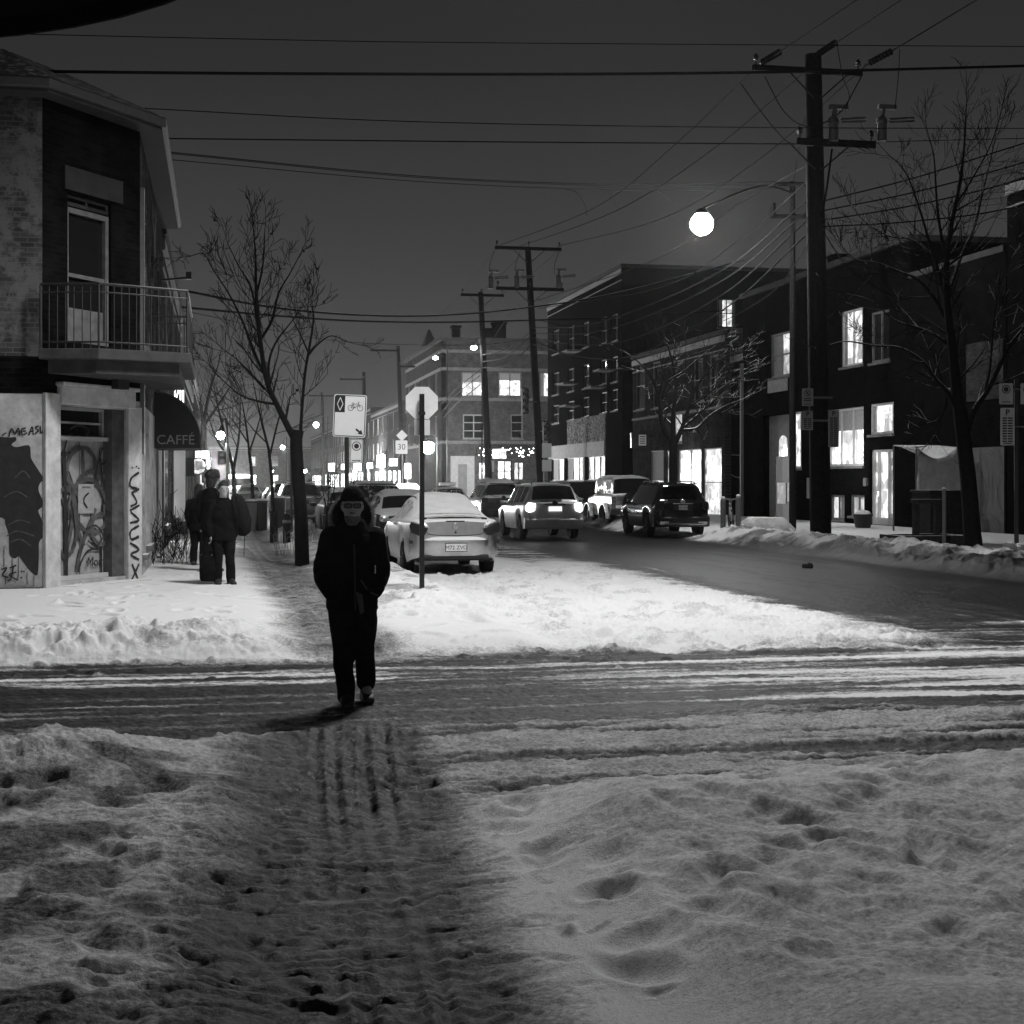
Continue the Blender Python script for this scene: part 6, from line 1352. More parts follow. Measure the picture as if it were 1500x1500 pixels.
man_coat = [(0,0,.735,.192,.16),(0,0,.76,.198,.17),(0,0,.86,.20,.175),(0,0,1.0,.205,.185),(0,0,1.14,.21,.18),(0,.01,1.26,.20,.16),(0,.02,1.33,.16,.13),(0,.02,1.39,.115,.11),(0,.01,1.43,.09,.095)]
mp = gnd(516, 1029, .02); mz = gz(mp.x, mp.y)
person('bearded person in glasses, knitted hat and dark fur hooded parka walking with hands in pockets', (mp.x, mp.y, mz-.01), rz=R(-4), s=1.02, hat='beanie', man=True, hood=True, hair=False, beard=True, glasses=True, arms=man_arms, legs=man_legs, coat=man_coat)
wl = [(V3((-.09,0,.84)), V3((-.09,-.03,.46)), V3((-.085,.02,.09)), V3((-.095,-.13,.035))), (V3((.09,0,.84)), V3((.10,-.05,.46)), V3((.115,-.03,.09)), V3((.135,-.17,.035)))]
wa = [(V3((-.175,.02,1.28)), V3((-.225,.03,1.02)), V3((-.205,-.03,.80)), (0,-.1,-1)), (V3((.175,.02,1.28)), V3((.21,.04,1.03)), V3((.19,.02,.80)), (0,.1,-1))]
wc = [(0,0,.70,.20,.15),(0,0,.80,.20,.15),(0,0,.98,.19,.145),(0,0,1.16,.20,.15),(0,.01,1.26,.195,.13),(0,.02,1.34,.14,.11),(0,.02,1.40,.085,.085)]
wp = gnd(327, 860, .10); wz = gz(wp.x, wp.y)
W1 = person('person with a pale round face in a black coat carrying a black shoulder bag', (wp.x, wp.y, wz-.01), rz=R(10), s=.97, arms=wa, legs=wl, coat=wc)
def tote():
    h = V3((wp.x-.235, wp.y-.06, wz+.70)); r = thing('tote_bag', 'long black cloth bag hanging from the hand of the person with a pale face', 'bag', (h.x, h.y, wz+.05))
    mb = MB(); secs = [(h.x,h.y,wz+.05,.10,.045),(h.x,h.y,wz+.09,.125,.07),(h.x,h.y,wz+.26,.13,.075),(h.x,h.y,wz+.42,.115,.05),(h.x,h.y,wz+.44,.112,.04)]; mb.oval(secs, 18); mb.build('bag_body', M['fabric'], r, smooth=True)
    mb = MB()
    for dy in (-.035, .035): mb.tube(catmull([V3((h.x-.085,h.y+dy,wz+.42)), V3((h.x-.04,h.y+dy*.6,wz+.6)), V3((h.x,h.y+dy*.2,wz+.735)), V3((h.x+.04,h.y+dy*.6,wz+.6)), V3((h.x+.085,h.y+dy,wz+.42))], 5), .011, 5)
    mb.build('handle', M['fabric'], r)
    r = thing('shoulder_bag', 'bulky black bag slung behind the shoulder of the person with a pale face', 'bag', (wp.x+.27, wp.y+.16, wz+.9))
    mb = MB(); c = (wp.x+.27, wp.y+.18); mb.oval([(c[0]+.03,c[1],wz+.74,.05,.08),(c[0]+.03,c[1],wz+.80,.12,.12),(c[0]+.02,c[1],wz+1.0,.15,.14),(c[0]-.02,c[1],wz+1.2,.13,.12),(c[0]-.06,c[1],wz+1.36,.09,.09),(c[0]-.08,c[1],wz+1.40,.04,.05)], 16); o = mb.build('bag_body', M['fabric2'], r, smooth=True)
    mb = MB(); mb.tube(catmull([V3((c[0]-.05,c[1]-.05,wz+1.36)), V3((wp.x+.16,wp.y-.06,wz+1.33)), V3((wp.x+.20,wp.y-.10,wz+1.05)), V3((c[0]+.05,c[1]-.1,wz+.80))], 5), .016, 5); mb.tube([V3((c[0]+.06,c[1]-.05,wz+.78)), V3((c[0]+.05,c[1]-.06,wz+.42))], .008, 4); mb.build('strap', M['fabric2'], r)
tote()
p2 = gnd(317, 850, .10); p2 = at(312, 848, 26.4)
person('person in a big dark fur hat right behind the pale faced person', (p2.x-.02, p2.y, gz(p2.x, p2.y)), rz=R(150), s=1.06, hat='fur', arms=[(a, b, c, d) for a, b, c, d in wa[:1]]+[(V3((.175,.02,1.28)), V3((.22,.03,1.02)), V3((.20,-.03,.80)), (0,-.1,-1))], legs=wl, coat=wc)
p3 = at(291, 836, 28.5)
person('shorter dark person at the left of the group near the shrub', (p3.x, p3.y, gz(p3.x, p3.y)), rz=R(165), s=.93, arms=[(V3((-.175,.02,1.28)), V3((-.25,-.02,1.06)), V3((-.26,-.16,1.02)), (-.2,-.8,.1)), (V3((.175,.02,1.28)), V3((.22,.03,1.02)), V3((.20,-.03,.80)), (0,-.1,-1))], legs=wl, coat=wc)
for i, (px, d, lab) in enumerate(((418, 70, 'small dark pedestrian standing behind the bins'), (302, 64, 'far dark pedestrian under the round lit sign'))):
    q = at(px, 745, d); person(lab, (q.x, q.y, 0.05), rz=R(20*i), s=1.0, arms=[(V3((-.175,.02,1.28)), V3((-.22,.03,1.02)), V3((-.20,-.03,.80)), (0,-.1,-1)), (V3((.175,.02,1.28)), V3((.22,.03,1.02)), V3((.20,-.03,.80)), (0,-.1,-1))], legs=wl, coat=wc)
# ------------------------------------------------------------------ signs
def post(r, p, z1, rad=.03, z0=-.3, m='dark', name='post'):
    mb = MB(); mb.tube([V3((p[0],p[1],z0)), V3((p[0],p[1],z1))], rad, 8); return mb.build(name, M[m], r, smooth=True)
def panel(name, parent, c, w, h, rx, m, y=-.0, th=.006, rad=.03, tilt=0):
    """sign board facing the camera; rx = unit right vector, centre c"""
    rx = V3(rx).normalized(); up = V3((0,0,1)); n = rx.cross(up)
    if tilt: rx, up = rx*math.cos(tilt)+up*math.sin(tilt), up*math.cos(tilt)-rx*math.sin(tilt)
    pts = []
    for sx, sy, a0 in ((1,-1,-90),(1,1,0),(-1,1,90),(-1,-1,180)):
        for k in range(4):
            a = R(a0+30*k); pts.append(c+rx*(sx*(w/2-rad)+rad*math.cos(a))+up*(sy*(h/2-rad)+rad*math.sin(a)))
    mb = MB(); mb.plate(pts, n, th); o = mb.build(name, M[m] if isinstance(m, str) else m, parent); return o, rx, up, n
def ringmesh(c, rx, up, r0, r1, off, n, a0=0, a1=360, th=.002):
    mb = MB(); k = 28; rings = []
    for i in range(k+1):
        t = R(a0+(a1-a0)*i/k); d = rx*math.cos(t)+up*math.sin(t); rings.append([c+d*r0+n*off, c+d*r1+n*off, c+d*r1+n*(off+th), c+d*r0+n*(off+th)])
    return mb.loft(rings)
def lines2(c, rx, up, n, off, segs, w, th=.002):
    mb = MB()
    for i, (a, b) in enumerate(segs):
        A_ = c+rx*a[0]+up*a[1]; B_ = c+rx*b[0]+up*b[1]; t = (B_-A_).normalized(); q = n.cross(t)*w/2; o = n*(off+.0006*(i % 5)); mb.plate([A_-q+o, B_-q+o, B_+q+o, A_+q+o], n, th)
    return mb
RXV = V3((CA, -SA, 0))          # facing the near corner squarely
def bike_sign():
    d = 26.7; b = at(508, 840, d); b.z = .1
    r = thing('bike_lane_sign', 'white bicycle lane sign with diamond and arrow on a pole above a small stopping sign', 'road sign', b)
    post(r, b, at(0, 600, d).z, .042)
    c = at(512, 609.5, d)+V3((0,-.06,0)); w, h = .585, .76; tl = R(-2.5)
    p, rx, up, n = panel('board', r, c, w, h, RXV, 'signw', rad=.04, tilt=tl)
    mb = MB(); pts0 = (w-.035, h-.035)
    q = []
    for sx, sy, a0 in ((1,-1,-90),(1,1,0),(-1,1,90),(-1,-1,180)):
        for k in range(4): a = R(a0+30*k); q.append((sx*(w/2-.055)+.035*math.cos(a), sy*(h/2-.055)+.035*math.sin(a)))
    mb = lines2(c, rx, up, n, .007, [(q[i], q[(i+1) % len(q)]) for i in range(len(q))], .014); mb.build('border', M['ink'], p)
    mb = MB(); x0, x1, y0, y1 = -w/2+.026, -w/2+.20, h/2-.32, h/2-.026
    mb.plate([c+rx*a+up*bb+n*.0072 for a, bb in ((x0,y0),(x1,y0),(x1,y1),(x0,y1))], n, .002); mb.build('dark_field', M['ink'], p)
    cx, cy = (x0+x1)/2, (y0+y1)/2; dm = [(cx, cy+.115), (cx+.05, cy), (cx, cy-.115), (cx-.05, cy)]
    lines2(c, rx, up, n, .0102, [(dm[i], dm[(i+1) % 4]) for i in range(4)], .013).build('diamond', M['signw'], p)
    # bicycle pictogram
    bx, by = .095, .175; mb = MB(); o = .0075
    for s_ in (-1, 1):
        k = ringmesh(c+rx*(bx+s_*.085)+up*(by-.03), rx, up, .044, .053, o, n); mb.add(k.v, k.f)
    sg = [((bx-.085,by-.03),(bx-.045,by+.04)), ((bx-.045,by+.04),(bx+.05,by+.04)), ((bx-.045,by+.04),(bx-.01,by-.03)), ((bx-.085,by-.03),(bx-.01,by-.03)), ((bx-.01,by-.03),(bx+.055,by+.03)), ((bx+.085,by-.03),(bx+.045,by+.075)), ((bx+.045,by+.075),(bx+.065,by+.078)), ((bx-.05,by+.055),(bx-.045,by+.04)), ((bx-.07,by+.058),(bx-.035,by+.058))]
    k = lines2(c, rx, up, n, .0085, sg, .009); mb.add(k.v, k.f); mb.build('bicycle_symbol', M['ink'], p)
    mb = lines2(c, rx, up, n, .0075, [((.12,-.23),(.20,-.292))], .035); mb.plate([c+rx*a+up*bb+n*.0078 for a, bb in ((.245,-.325),(.155,-.315),(.215,-.235))], n, .002); mb.build('arrow', M['ink'], p)
    c2 = at(521.5, 661, d)+V3((0,-.07,0)); p2, rx, up, n = panel('small_board', r, c2, .225, .43, RXV, 'signw', rad=.025, tilt=R(-2))
    w2, h2 = .20, .405
    lines2(c2, rx, up, n, .007, [((-w2/2,-h2/2),(w2/2,-h2/2)),((w2/2,-h2/2),(w2/2,h2/2)),((w2/2,h2/2),(-w2/2,h2/2)),((-w2/2,h2/2),(-w2/2,-h2/2))], .008).build('border', M['ink'], p2)
    mb = ringmesh(c2+up*.09, rx, up, .068, .083, .0075, n); k = ringmesh(c2+up*.09, rx, up, .002, .045, .0075, n); mb.add(k.v, k.f); k = lines2(c2, rx, up, n, .0075, [((-.07,-.17),(.055,-.17))], .014); mb.add(k.v, k.f); mb.plate([c2+rx*a+up*bb+n*.0077 for a, bb in ((.085,-.17),(.05,-.148),(.05,-.192))], n, .002); mb.build('stopping_symbol', M['ink'], p2)
bike_sign()
def stop_sign():
    d = F*(CH-.06)/(881-HZ); b = gnd(618, 881, .06); r = thing('stop_sign', 'octagonal road sign seen from its pale back on a thin dark pole before the coupe', 'road sign', b)
    mb = MB(); mb.box((b.x-.034, b.y-.02, -.2), (b.x+.034, b.y+.02, at(0, 577, d).z)); mb.build('post', M['black'], r, bevel=.004)
    mb = MB(); mb.box((b.x-.045, b.y-.032, at(0, 608, d).z), (b.x+.045, b.y+.026, at(0, 603, d).z)); mb.build('clamp', M['dark'], r)
    c = at(618.5, 590, d); c.y = b.y+.045; s_ = .245; pts = [c+V3((CA,-SA*.4,0)).normalized()*s_*math.cos(R(22.5+45*k))+V3((0,0,1))*s_*math.sin(R(22.5+45*k)) for k in range(8)]
    mb = MB(); mb.plate(pts, (SA*.4, CA, 0), .004); mb.build('octagon', M['alu'], r)
    c2 = at(619, 626, d); c2.y = b.y+.045; panel('back_plate', r, c2, .22, .22, RXV, 'alu', rad=.01)
stop_sign()
def speed_sign():
    d = 138; b = at(590, 740, d); b.z = 0; r = thing('speed_sign', 'far 30 speed limit sign under a small diamond warning sign', 'road sign', b); post(r, b, at(0, 630, d).z, .06, m='steel')
    c = at(588, 655, d)+V3((0,-.1,0)); p, rx, up, n = panel('board', r, c, 1.1, 1.25, RXV, 'signw', rad=.08); text('30', 'digits', M['ink'], p, c+n*.012, rx, up, .75, .003)
    c = at(588.5, 638, d)+V3((0,-.1,0)); q, rx, up, n = panel('diamond', r, c, .75, .75, RXV, 'signw', rad=.05, tilt=R(45))
speed_sign()
def parkpanel(r, px, py, d, w, h, kind, off=-.05):
    c = at(px, py, d)+V3((0, off, 0)); p, rx, up, n = panel('board', r, c, w, h, RXV, mat('parking_board', .34, .5, .06), rad=.02)
    mb = MB()
    if kind == 'P':
        text('P', 'letter', M['ink'], p, c+up*(h/2-.10)+n*.009, rx, up, .17, .001, bold=.004)
        rows = int((h-.24)/.055); sg = []
        for k in range(rows):
            y = h/2-.22-k*.055
            for a, bb in ((-.36,-.05), (.02,.36)): sg.append(((w*a, y), (w*bb, y)))
        if sg: lines2(c, rx, up, n, .008, sg, .03).build('print', M['ink'], p)
        lines2(c, rx, up, n, .008, [((-w*.3,-h/2+.04),(w*.3,-h/2+.04))], .018).build('arrow', M['ink'], p)
    else:
        cc = c+up*(h/2-.13); mb = ringmesh(cc, rx, up, .075, .092, .008, n)
        if kind == 'K': k = lines2(cc, rx, up, n, .009, [((-.055,.055),(.055,-.055)), ((-.02,-.05),(-.02,.05)), ((-.02,0),(.03,.05)), ((-.02,0),(.035,-.05))], .014)
        else: k = ringmesh(cc, rx, up, .002, .052, .008, n)
        mb.add(k.v, k.f); k = lines2(c, rx, up, n, .008, [((-w*.3,-h/2+.05),(w*.32,-h/2+.05))], .018); mb.add(k.v, k.f); mb.build('stopping_symbol', M['ink'], p)
        if kind == 'K': lines2(c, rx, up, n, .008, [((-w*.35, -.04),(w*.35,-.04)), ((-w*.35,-.09),(w*.35,-.09))], .025).build('print', M['ink'], p)
def pole_signs():
    for lab, px, rows in (('pair of parking signs strapped to the left of the nearest utility pole', 1182, ((582, .30, .48, 'K'), (616, .29, .53, 'P'))), ('tall parking sign strapped to the right of the nearest utility pole', 1220, ((628, .29, 1.02, 'P'),))):
        c = at(px, rows[-1][0], 41); r = thing('parking_sign', lab, 'parking sign', c)
        for py, w, h, k in rows: parkpanel(r, px, py, 41, w, h, k)
        mb = MB()
        for py, *_ in rows: a = at(px, py, 41.03); mb.box((min(a.x, PB.x-.1 if px < 1200 else PB.x), a.y, a.z-.03), (max(a.x, PB.x), a.y+.03, a.z+.03))
        mb.build('bracket', M['steel'], r)
    b = at(1489, 808, 32); b.z = .1; r = thing('parking_sign', 'three parking boards on a slim post at the right edge', 'parking sign', b); post(r, b, at(0, 555, 32).z, .05)
    for px, py, w, h, k in ((1472, 577, .29, .45, 'S'), (1474, 625, .30, .80, 'P'), (1503, 577, .29, .45, 'S')): parkpanel(r, px, py, 31.9, w, h, k)
    mb = MB()
    for py in (570, 625): a = at(1466, py, 31.97); c = at(1506, py, 31.97); mb.box((a.x, min(a.y,c.y)-.01, a.z-.015), (c.x, max(a.y,c.y)+.01, a.z+.015))
    mb.build('bracket', M['steel'], r)
pole_signs()
def small_sign(lab, px, py, d, w, h, m, tx=None, name='street_sign'):
    b = at(px, 745, d); b.z = 0; r = thing(name, lab, 'road sign', b); post(r, b, at(0, py, d).z, .05, m='steel'); c = at(px, py, d)+V3((0,-.09,0)); p, rx, up, n = panel('board', r, c, w, h, RXV, m, rad=.05)
    if tx: text(tx, 'letter', M['ink'], p, c+n*.01, rx, up, h*.5, .003)
small_sign('small pale sign on a post in front of the second corner building shop', 717, 683, 104, .60, .80, 'signw')
small_sign('bright narrow sign left of the glaring low street lamp', 597, 690, 118, .5, 1.2, 'signw')
def signal(lab, px, y0, y1, d, n, hang=None, side=False, postx=None, lit=None):
    a = at(px, y0, d); b = at(px, y1, d); r = thing('traffic_light', lab, 'traffic light', (a.x, a.y, b.z)); w = .17
    mb = MB(); mb.box((a.x-w, a.y, b.z), (a.x+w, a.y+.3, a.z)); mb.build('housing', M['plastic'], r, bevel=.03)
    for k in range(n):
        z = a.z-(a.z-b.z)*(k+.5)/n; q = MB(); R_ = (a.z-b.z)/n*.36
        q.loft([[V3((a.x+R_*math.cos(t)*sc, a.y-o, z+R_*math.sin(t)*sc)) for t in np.linspace(R(-20), R(200), 12)] for o, sc in ((0,1),(.24,1.05),(.24,1.13),(0,1.1))]); q.build('visor', mat('snowy_visor', .02, .6, snow=.75), r)
        q = MB(); q.lathe([(.01,-.02),(R_*.9,-.015),(R_*.9,-.002),(.01,-.002)], (a.x, a.y, z), 'y', 16); q.build('lens', lit if (lit and k == 0) else M['lensoff'], r)
    mb = MB()
    if hang: h = at(*hang); mb.tube([V3((a.x, a.y+.15, (a.z+b.z)/2)), V3((h.x, h.y, (a.z+b.z)/2))], .04, 6); mb.tube([V3((a.x, a.y+.15, a.z+.12)), V3((a.x, a.y+.15, a.z))], .05, 6)
    if postx: mb.tube([V3((postx[0], postx[1]+.4, -.2)), V3((postx[0], postx[1]+.4, a.z+.3))], .07, 8); mb.box((min(a.x, postx[0]), a.y+.25, (a.z+b.z)/2), (max(a.x, postx[0])+.05, a.y+.35, (a.z+b.z)/2+.08))
    if hang or postx: mb.build('bracket', M['steel'], r)
    return r
signal('four lens traffic light bracketed on the left of the leaning pole', 770, 568, 607, 79, 4, (786, 590, 79.8))
signal('three lens traffic light right of the leaning pole above pale signs', 801, 617, 645, 79, 3, (792, 630, 79.8))
q = at(333, 700, 61.6); signal('small dark traffic signal on the left pavement post below a street lamp', 325, 660, 681, 61.4, 2, None, postx=(q.x, q.y))
c = at(801, 660, 78.8); r = thing('street_sign', 'pale boards hung below the three lens traffic light', 'road sign', c); panel('board', r, c, .5, .75, RXV, 'signw'); panel('board', r, at(801, 682, 78.8), .5, .6, RXV, 'signw'); mb = MB(); mb.tube([at(797, 645, 79.2), at(797, 740, 79.2)], .05, 6); mb.build('post', M['steel'], r)
# ------------------------------------------------------------------ street furniture
def bins():
    for i, (px, w, lab, m) in enumerate(((367, .42, 'pale grey rubbish bin first in the pavement row', 'steel'), (383, .44, 'black rubbish bin in the middle of the pavement row', 'black'), (409, .42, 'dark rubbish bin next to the young guarded tree', 'dark'))):
        b = at(px, 779, 49+i*.2); b.z = gz(b.x, b.y); r = thing('rubbish_bin', lab, 'bin', b, 'rubbish bins on the left pavement'); mb = MB(); mb.oval([(b.x,b.y,b.z-.05,w*.42,w*.42),(b.x,b.y,b.z+.3,w*.46,w*.46),(b.x,b.y,b.z+.92,w*.5,w*.5)], 16); mb.build('drum', M[m], r, smooth=True)
        mb = MB(); mb.oval([(b.x,b.y,b.z+.925,w*.54,w*.54),(b.x,b.y,b.z+.98,w*.54,w*.54),(b.x,b.y,b.z+1.05,w*.3,w*.3)], 16); mb.build('lid', mat('snowy_lid', .03, .6, snow=.6), r, smooth=True)
bins()
for px, y0, y1, d, lab in ((420, 752, 799, 38.5, 'dark bollard between the guarded young tree and the thick trunk'),):
    b = at(px, y1, d); b.z = gz(b.x, b.y); r = thing('bollard', lab, 'bollard', b); h = at(px, y0, d).z; mb = MB(); mb.lathe([(.10,-.1),(.10,h-b.z-.1),(.07,h-b.z-.03),(.02,h-b.z)], b, 'z', 12); mb.build('shaft', M['wood'], r, smooth=True); mb = MB(); mb.lathe([(.104,h-b.z-.25),(.108,h-b.z-.24),(.108,h-b.z-.18),(.104,h-b.z-.17)], b, 'z', 12); mb.build('band', M['steel'], r)
b = at(427, 790, 44); r = thing('thin_post', 'thin dark sign post between bollard and thick trunk', 'post', b); post(r, b, at(0, 655, 44).z, .04); mb = MB(); a = at(427, 657, 44); mb.lathe([(.02,0),(.05,.01),(.05,.05),(.02,.06)], a, 'z', 8); mb.build('cap', M['dark'], r)
def rack():
    B = []
    for i, (px, lab) in enumerate(((1059, 'left snow capped bike post beside the parked bicycle'), (1081.5, 'right snow capped bike post beside the parked bicycle'))):
        b = at(px, 778, 47.5); b.z = gz(b.x, b.y); B.append(b); r = thing('bike_post', lab, 'bollard', b, 'bike posts on the right pavement'); mb = MB(); mb.lathe([(.085,-.1),(.085,1.0),(.07,1.06),(.02,1.1)], b, 'z', 14); mb.build('shaft', M['steel'], r, smooth=True); mb = MB(); mb.ell(b+V3((0,0,1.10)), (.075,.075,.045), 10, 5); mb.build('snow_cap', M['snow'], r, smooth=True)
    c = (B[0]+B[1])/2; z = c.z+.05; r = thing('bicycle', 'bicycle locked upright between two snow capped bike posts', 'bicycle', (c.x, c.y, z))
    X = V3((.25, .97, 0)).normalized()
    def P(a, h): return V3((c.x, c.y, z))+X*a+V3((0,0,h))
    for a in (-.52, .52):
        mb = MB(); mb.tube([P(a+.33*math.cos(t), .33+.33*math.sin(t)) for t in np.linspace(0, 2*math.pi, 25)], .02, 6, cap=False); w = mb.build('wheel', M['rubber'], r, smooth=True)
        mb = MB()
        for k in range(10): t = k*math.pi/5; mb.tube([P(a, .33), P(a+.32*math.cos(t), .33+.32*math.sin(t))], .0035, 3)
        mb.build('spokes', M['steel'], w)
    mb = MB()
    for s_, e in (((-.52,.33),(-.14,.80)), ((-.14,.80),(.36,.82)), ((-.12,.30),(.38,.72)), ((-.12,.30),(-.52,.33)), ((-.12,.30),(-.17,.92)), ((.52,.33),(.34,.92))): mb.tube([P(*s_), P(*e)], .02, 6)
    mb.build('frame', mat('bike_paint', .25, .4, snow=.5), r, smooth=True)
    mb = MB(); S_ = V3((X.y, -X.x, 0)); h = P(.33, .97); mb.tube([h-S_*.28, h, h+S_*.28], .015, 6); mb.tube([P(.34,.9), h], .016, 6); mb.build('handlebar', M['steel'], r)
    mb = MB(); mb.ell(P(-.18, .95), (.07,.12,.035), 10, 5); mb.build('saddle', M['black'], r, smooth=True)
    mb = MB(); mb.tube([P(-.12,.30)-S_*.1, P(-.12,.30)+S_*.1], .015, 5); mb.tube([P(-.12,.30)+S_*.1, P(-.05,.16)+S_*.1], .012, 5); mb.build('pedals', M['dark'], r)
rack()
def planter():
    d = 34.5; b = at(1366, 802, d); gz0 = gz(b.x, b.y); r = thing('planter_bed', 'low dark timber planter bed with a dusting of snow left of the tall right tree', 'planter', (b.x, b.y, gz0))
    a = at(1313, 802, d); c = at(1420, 802, d); z1 = at(0, 784, d).z
    mb = MB(); y0, y1 = min(a.y,c.y)-.1, max(a.y,c.y)+.9; mb.box((a.x,y0,gz0-.3),(c.x,y0+.12,z1)); mb.box((a.x,y1-.12,gz0-.3),(c.x,y1,z1)); mb.box((a.x,y0+.12,gz0-.3),(a.x+.12,y1-.12,z1-.003)); mb.box((c.x-.12,y0+.12,gz0-.3),(c.x,y1-.12,z1-.003)); mb.build('timbers', mat('dark_timber', .03, .85, .4, 8, snow=.5), r, bevel=.01)
    mb = MB(); mb.box((a.x+.123,y0+.123,gz0-.2),(c.x-.123,y1-.123,z1-.05)); mb.build('snow_fill', M['snow'], r)
    # timber frame seat standing in the bed
    r = thing('timber_frame', 'square timber post frame with a snowy top bar standing in the planter bed', 'frame', (at(1352, 784, d).x, y0+.4, z1))
    zt = at(0, 731, d+.3).z; x0 = at(1331, 780, d+.3).x; x1 = at(1373, 780, d+.3).x; y = y0+.35; mb = MB(); mb.box((x0,y,z1-.2),(x0+.13,y+.13,zt-.10)); mb.build('leg', MATS['dark_timber'], r, bevel=.008); mb = MB(); mb.box((x1-.13,y,z1-.2),(x1,y+.13,zt-.10)); mb.build('leg', MATS['dark_timber'], r, bevel=.008)
    mb = MB(); mb.box((x0-.03,y-.03,zt-.098),(x1+.03,y+.16,zt)); mb.build('top_bar', MATS['dark_timber'], r, bevel=.008)
    # big dark box and thin stake
    d2 = 36.5; p0 = at(1363, 790, d2); p1 = at(1416, 790, d2); zt = at(0, 718, d2).z
    r = thing('storage_box', 'tall dark storage box with snow on its lid in front of the tarp shelter', 'box', (p0.x, p0.y, .1)); mb = MB(); mb.box((p0.x,p0.y,-.1),(p1.x,p0.y+1.0,zt-.07)); mb.build('carcass', MATS['dark_timber'], r, bevel=.01); mb = MB(); mb.box((p0.x-.04,p0.y-.04,zt-.067),(p1.x+.04,p0.y+1.04,zt)); mb.build('lid', MATS['dark_timber'], r, bevel=.01)
    s_ = at(1383, 803, 34); r = thing('stake', 'thin pale stake standing at the front of the planter bed', 'stake', s_); post(r, s_, at(0, 716, 34).z, .045, m='grey'); mb = MB(); mb.ell(V3((s_.x,s_.y,at(0,716,34).z+.01)), (.06,.06,.03), 8, 4); mb.build('snow_cap', M['snow'], r)
planter()
def shelter():
    d = 45.5; p0 = at(1343, 790, d); p1 = at(1417, 790, d); x0, x1 = p0.x, p1.x; y0 = p0.y; zt = at(0, 650, d).z; ze = at(0, 655, d).z; zm = at(0, 676, d).z; zb = at(0, 726, d).z; r = thing('tarp_shelter', 'pale tarp shelter with a sagging snowy roof against the brick house', 'shelter', (x0, y0, .1))
    mb = MB(); n = 12; m_ = 8; g_ = []
    for j in range(m_+1):
        for i in range(n+1):
            a = i/n; b_ = j/m_; z = ze+(zt-ze)*b_-(1-b_)*(.35*math.sin(math.pi*min(1, a*1.1))**1.0)*(1 if a < .95 else .6)-.12*math.sin(math.pi*a)*math.sin(math.pi*b_); g_.append(V3((x0+(x1-x0)*a, y0+1.6*b_, z)))
    k = n+1; mb.add(g_, [(j*k+i, j*k+i+1, (j+1)*k+i+1, (j+1)*k+i) for j in range(m_) for i in range(n)]); ro = mb.build('roof', M['tarp'], r, smooth=True); so = ro.modifiers.new('s', 'SOLIDIFY'); so.thickness = .03
    mb = MB(); fr = []
    for j in range(9):
        for i in range(n+1): a = i/n; top_ = g_[i].z-.006; fr.append(V3((x0+(x1-x0)*a, y0-.01+.03*math.sin(i*1.7+j*.6), top_+(zb-top_)*j/8)))
    mb.add(fr, [(j*k+i, j*k+i+1, (j+1)*k+i+1, (j+1)*k+i) for j in range(8) for i in range(n)]); f_ = mb.build('front_sheet', M['tarp'], r, smooth=True); so = f_.modifiers.new('s', 'SOLIDIFY'); so.thickness = .01
    for x in (x0, x1):
        for y, z in ((y0+.02, ze), (y0+1.6, zt)):
            mb = MB(); mb.tube([V3((x,y,-.1)), V3((x,y,z-.02))], .03, 6); mb.build('pole', M['steel'], r)
shelter()
def pots():
    b = at(1264, 775, 50); z = gz(b.x, b.y); r = thing('flower_pot', 'dark flower pot heaped with snow by the house door', 'flower pot', (b.x, b.y, z)); mb = MB(); mb.lathe([(.22,-.05),(.26,.05),(.32,.40),(.34,.42),(.34,.46),(.28,.46)], (b.x,b.y,z), 'z', 18); mb.build('pot', M['dark'], r, smooth=True); mb = MB(); mb.ell((b.x,b.y,z+.44), (.29,.29,.16), 14, 7); o = remesh(mb, .03, 'snow_heap', M['snow'], r, 2); wob(o, .03, 9)
    a = at(1094, 776, 46.5); c = at(1180, 776, 46.5); zt = at(0, 759, 46.5).z; z = gz(a.x, a.y); r = thing('covered_heap', 'low flat topped heap under a snow dusted cover in front of the house entry', 'heap', (a.x, a.y, z)); mb = MB(); mb.loft([[V3((a.x,a.y-.2,z-.1)),V3((c.x,a.y-.2,z-.1)),V3((c.x,a.y+1.3,z-.1)),V3((a.x,a.y+1.3,z-.1))],[V3((a.x+.15,a.y,z+.25)),V3((c.x-.35,a.y,z+.25)),V3((c.x-.35,a.y+1.1,z+.25)),V3((a.x+.15,a.y+1.1,z+.25))],[V3((a.x+.35,a.y+.15,zt)),V3((c.x-.5,a.y+.15,zt)),V3((c.x-.5,a.y+1,zt)),V3((a.x+.35,a.y+1,zt))]]); o = remesh(mb, .05, 'cover', M['tarp'], r, 4); wob(o, .05, 3)
    for i, (px, py, lab) in enumerate(((1480, 822, 'left dark stone poking from the snow at the right edge'), (1494, 826, 'right dark stone poking from the snow at the right edge'))):
        b = at(px, py, 29.5); b.z = gz(b.x, b.y); mb = MB(); mb.ell(b+V3((0,0,.05)), (.13,.12,.13), 10, 6); o = remesh(mb, .03, 'stone', M['concrete'], None, 1); wob(o, .05, 6); tag(o, lab, 'stone')
    b = gnd(1183, 830, .03); mb = MB(); mb.ell(b, (.12,.10,.08), 8, 5); o = remesh(mb, .025, 'ice_lump', M['rubber'], None, 1); wob(o, .04, 8); tag(o, 'dark frozen lump lying on the bare road by the right snowbank', 'ice lump')
    b = at(1263, 745, 51); 
pots()
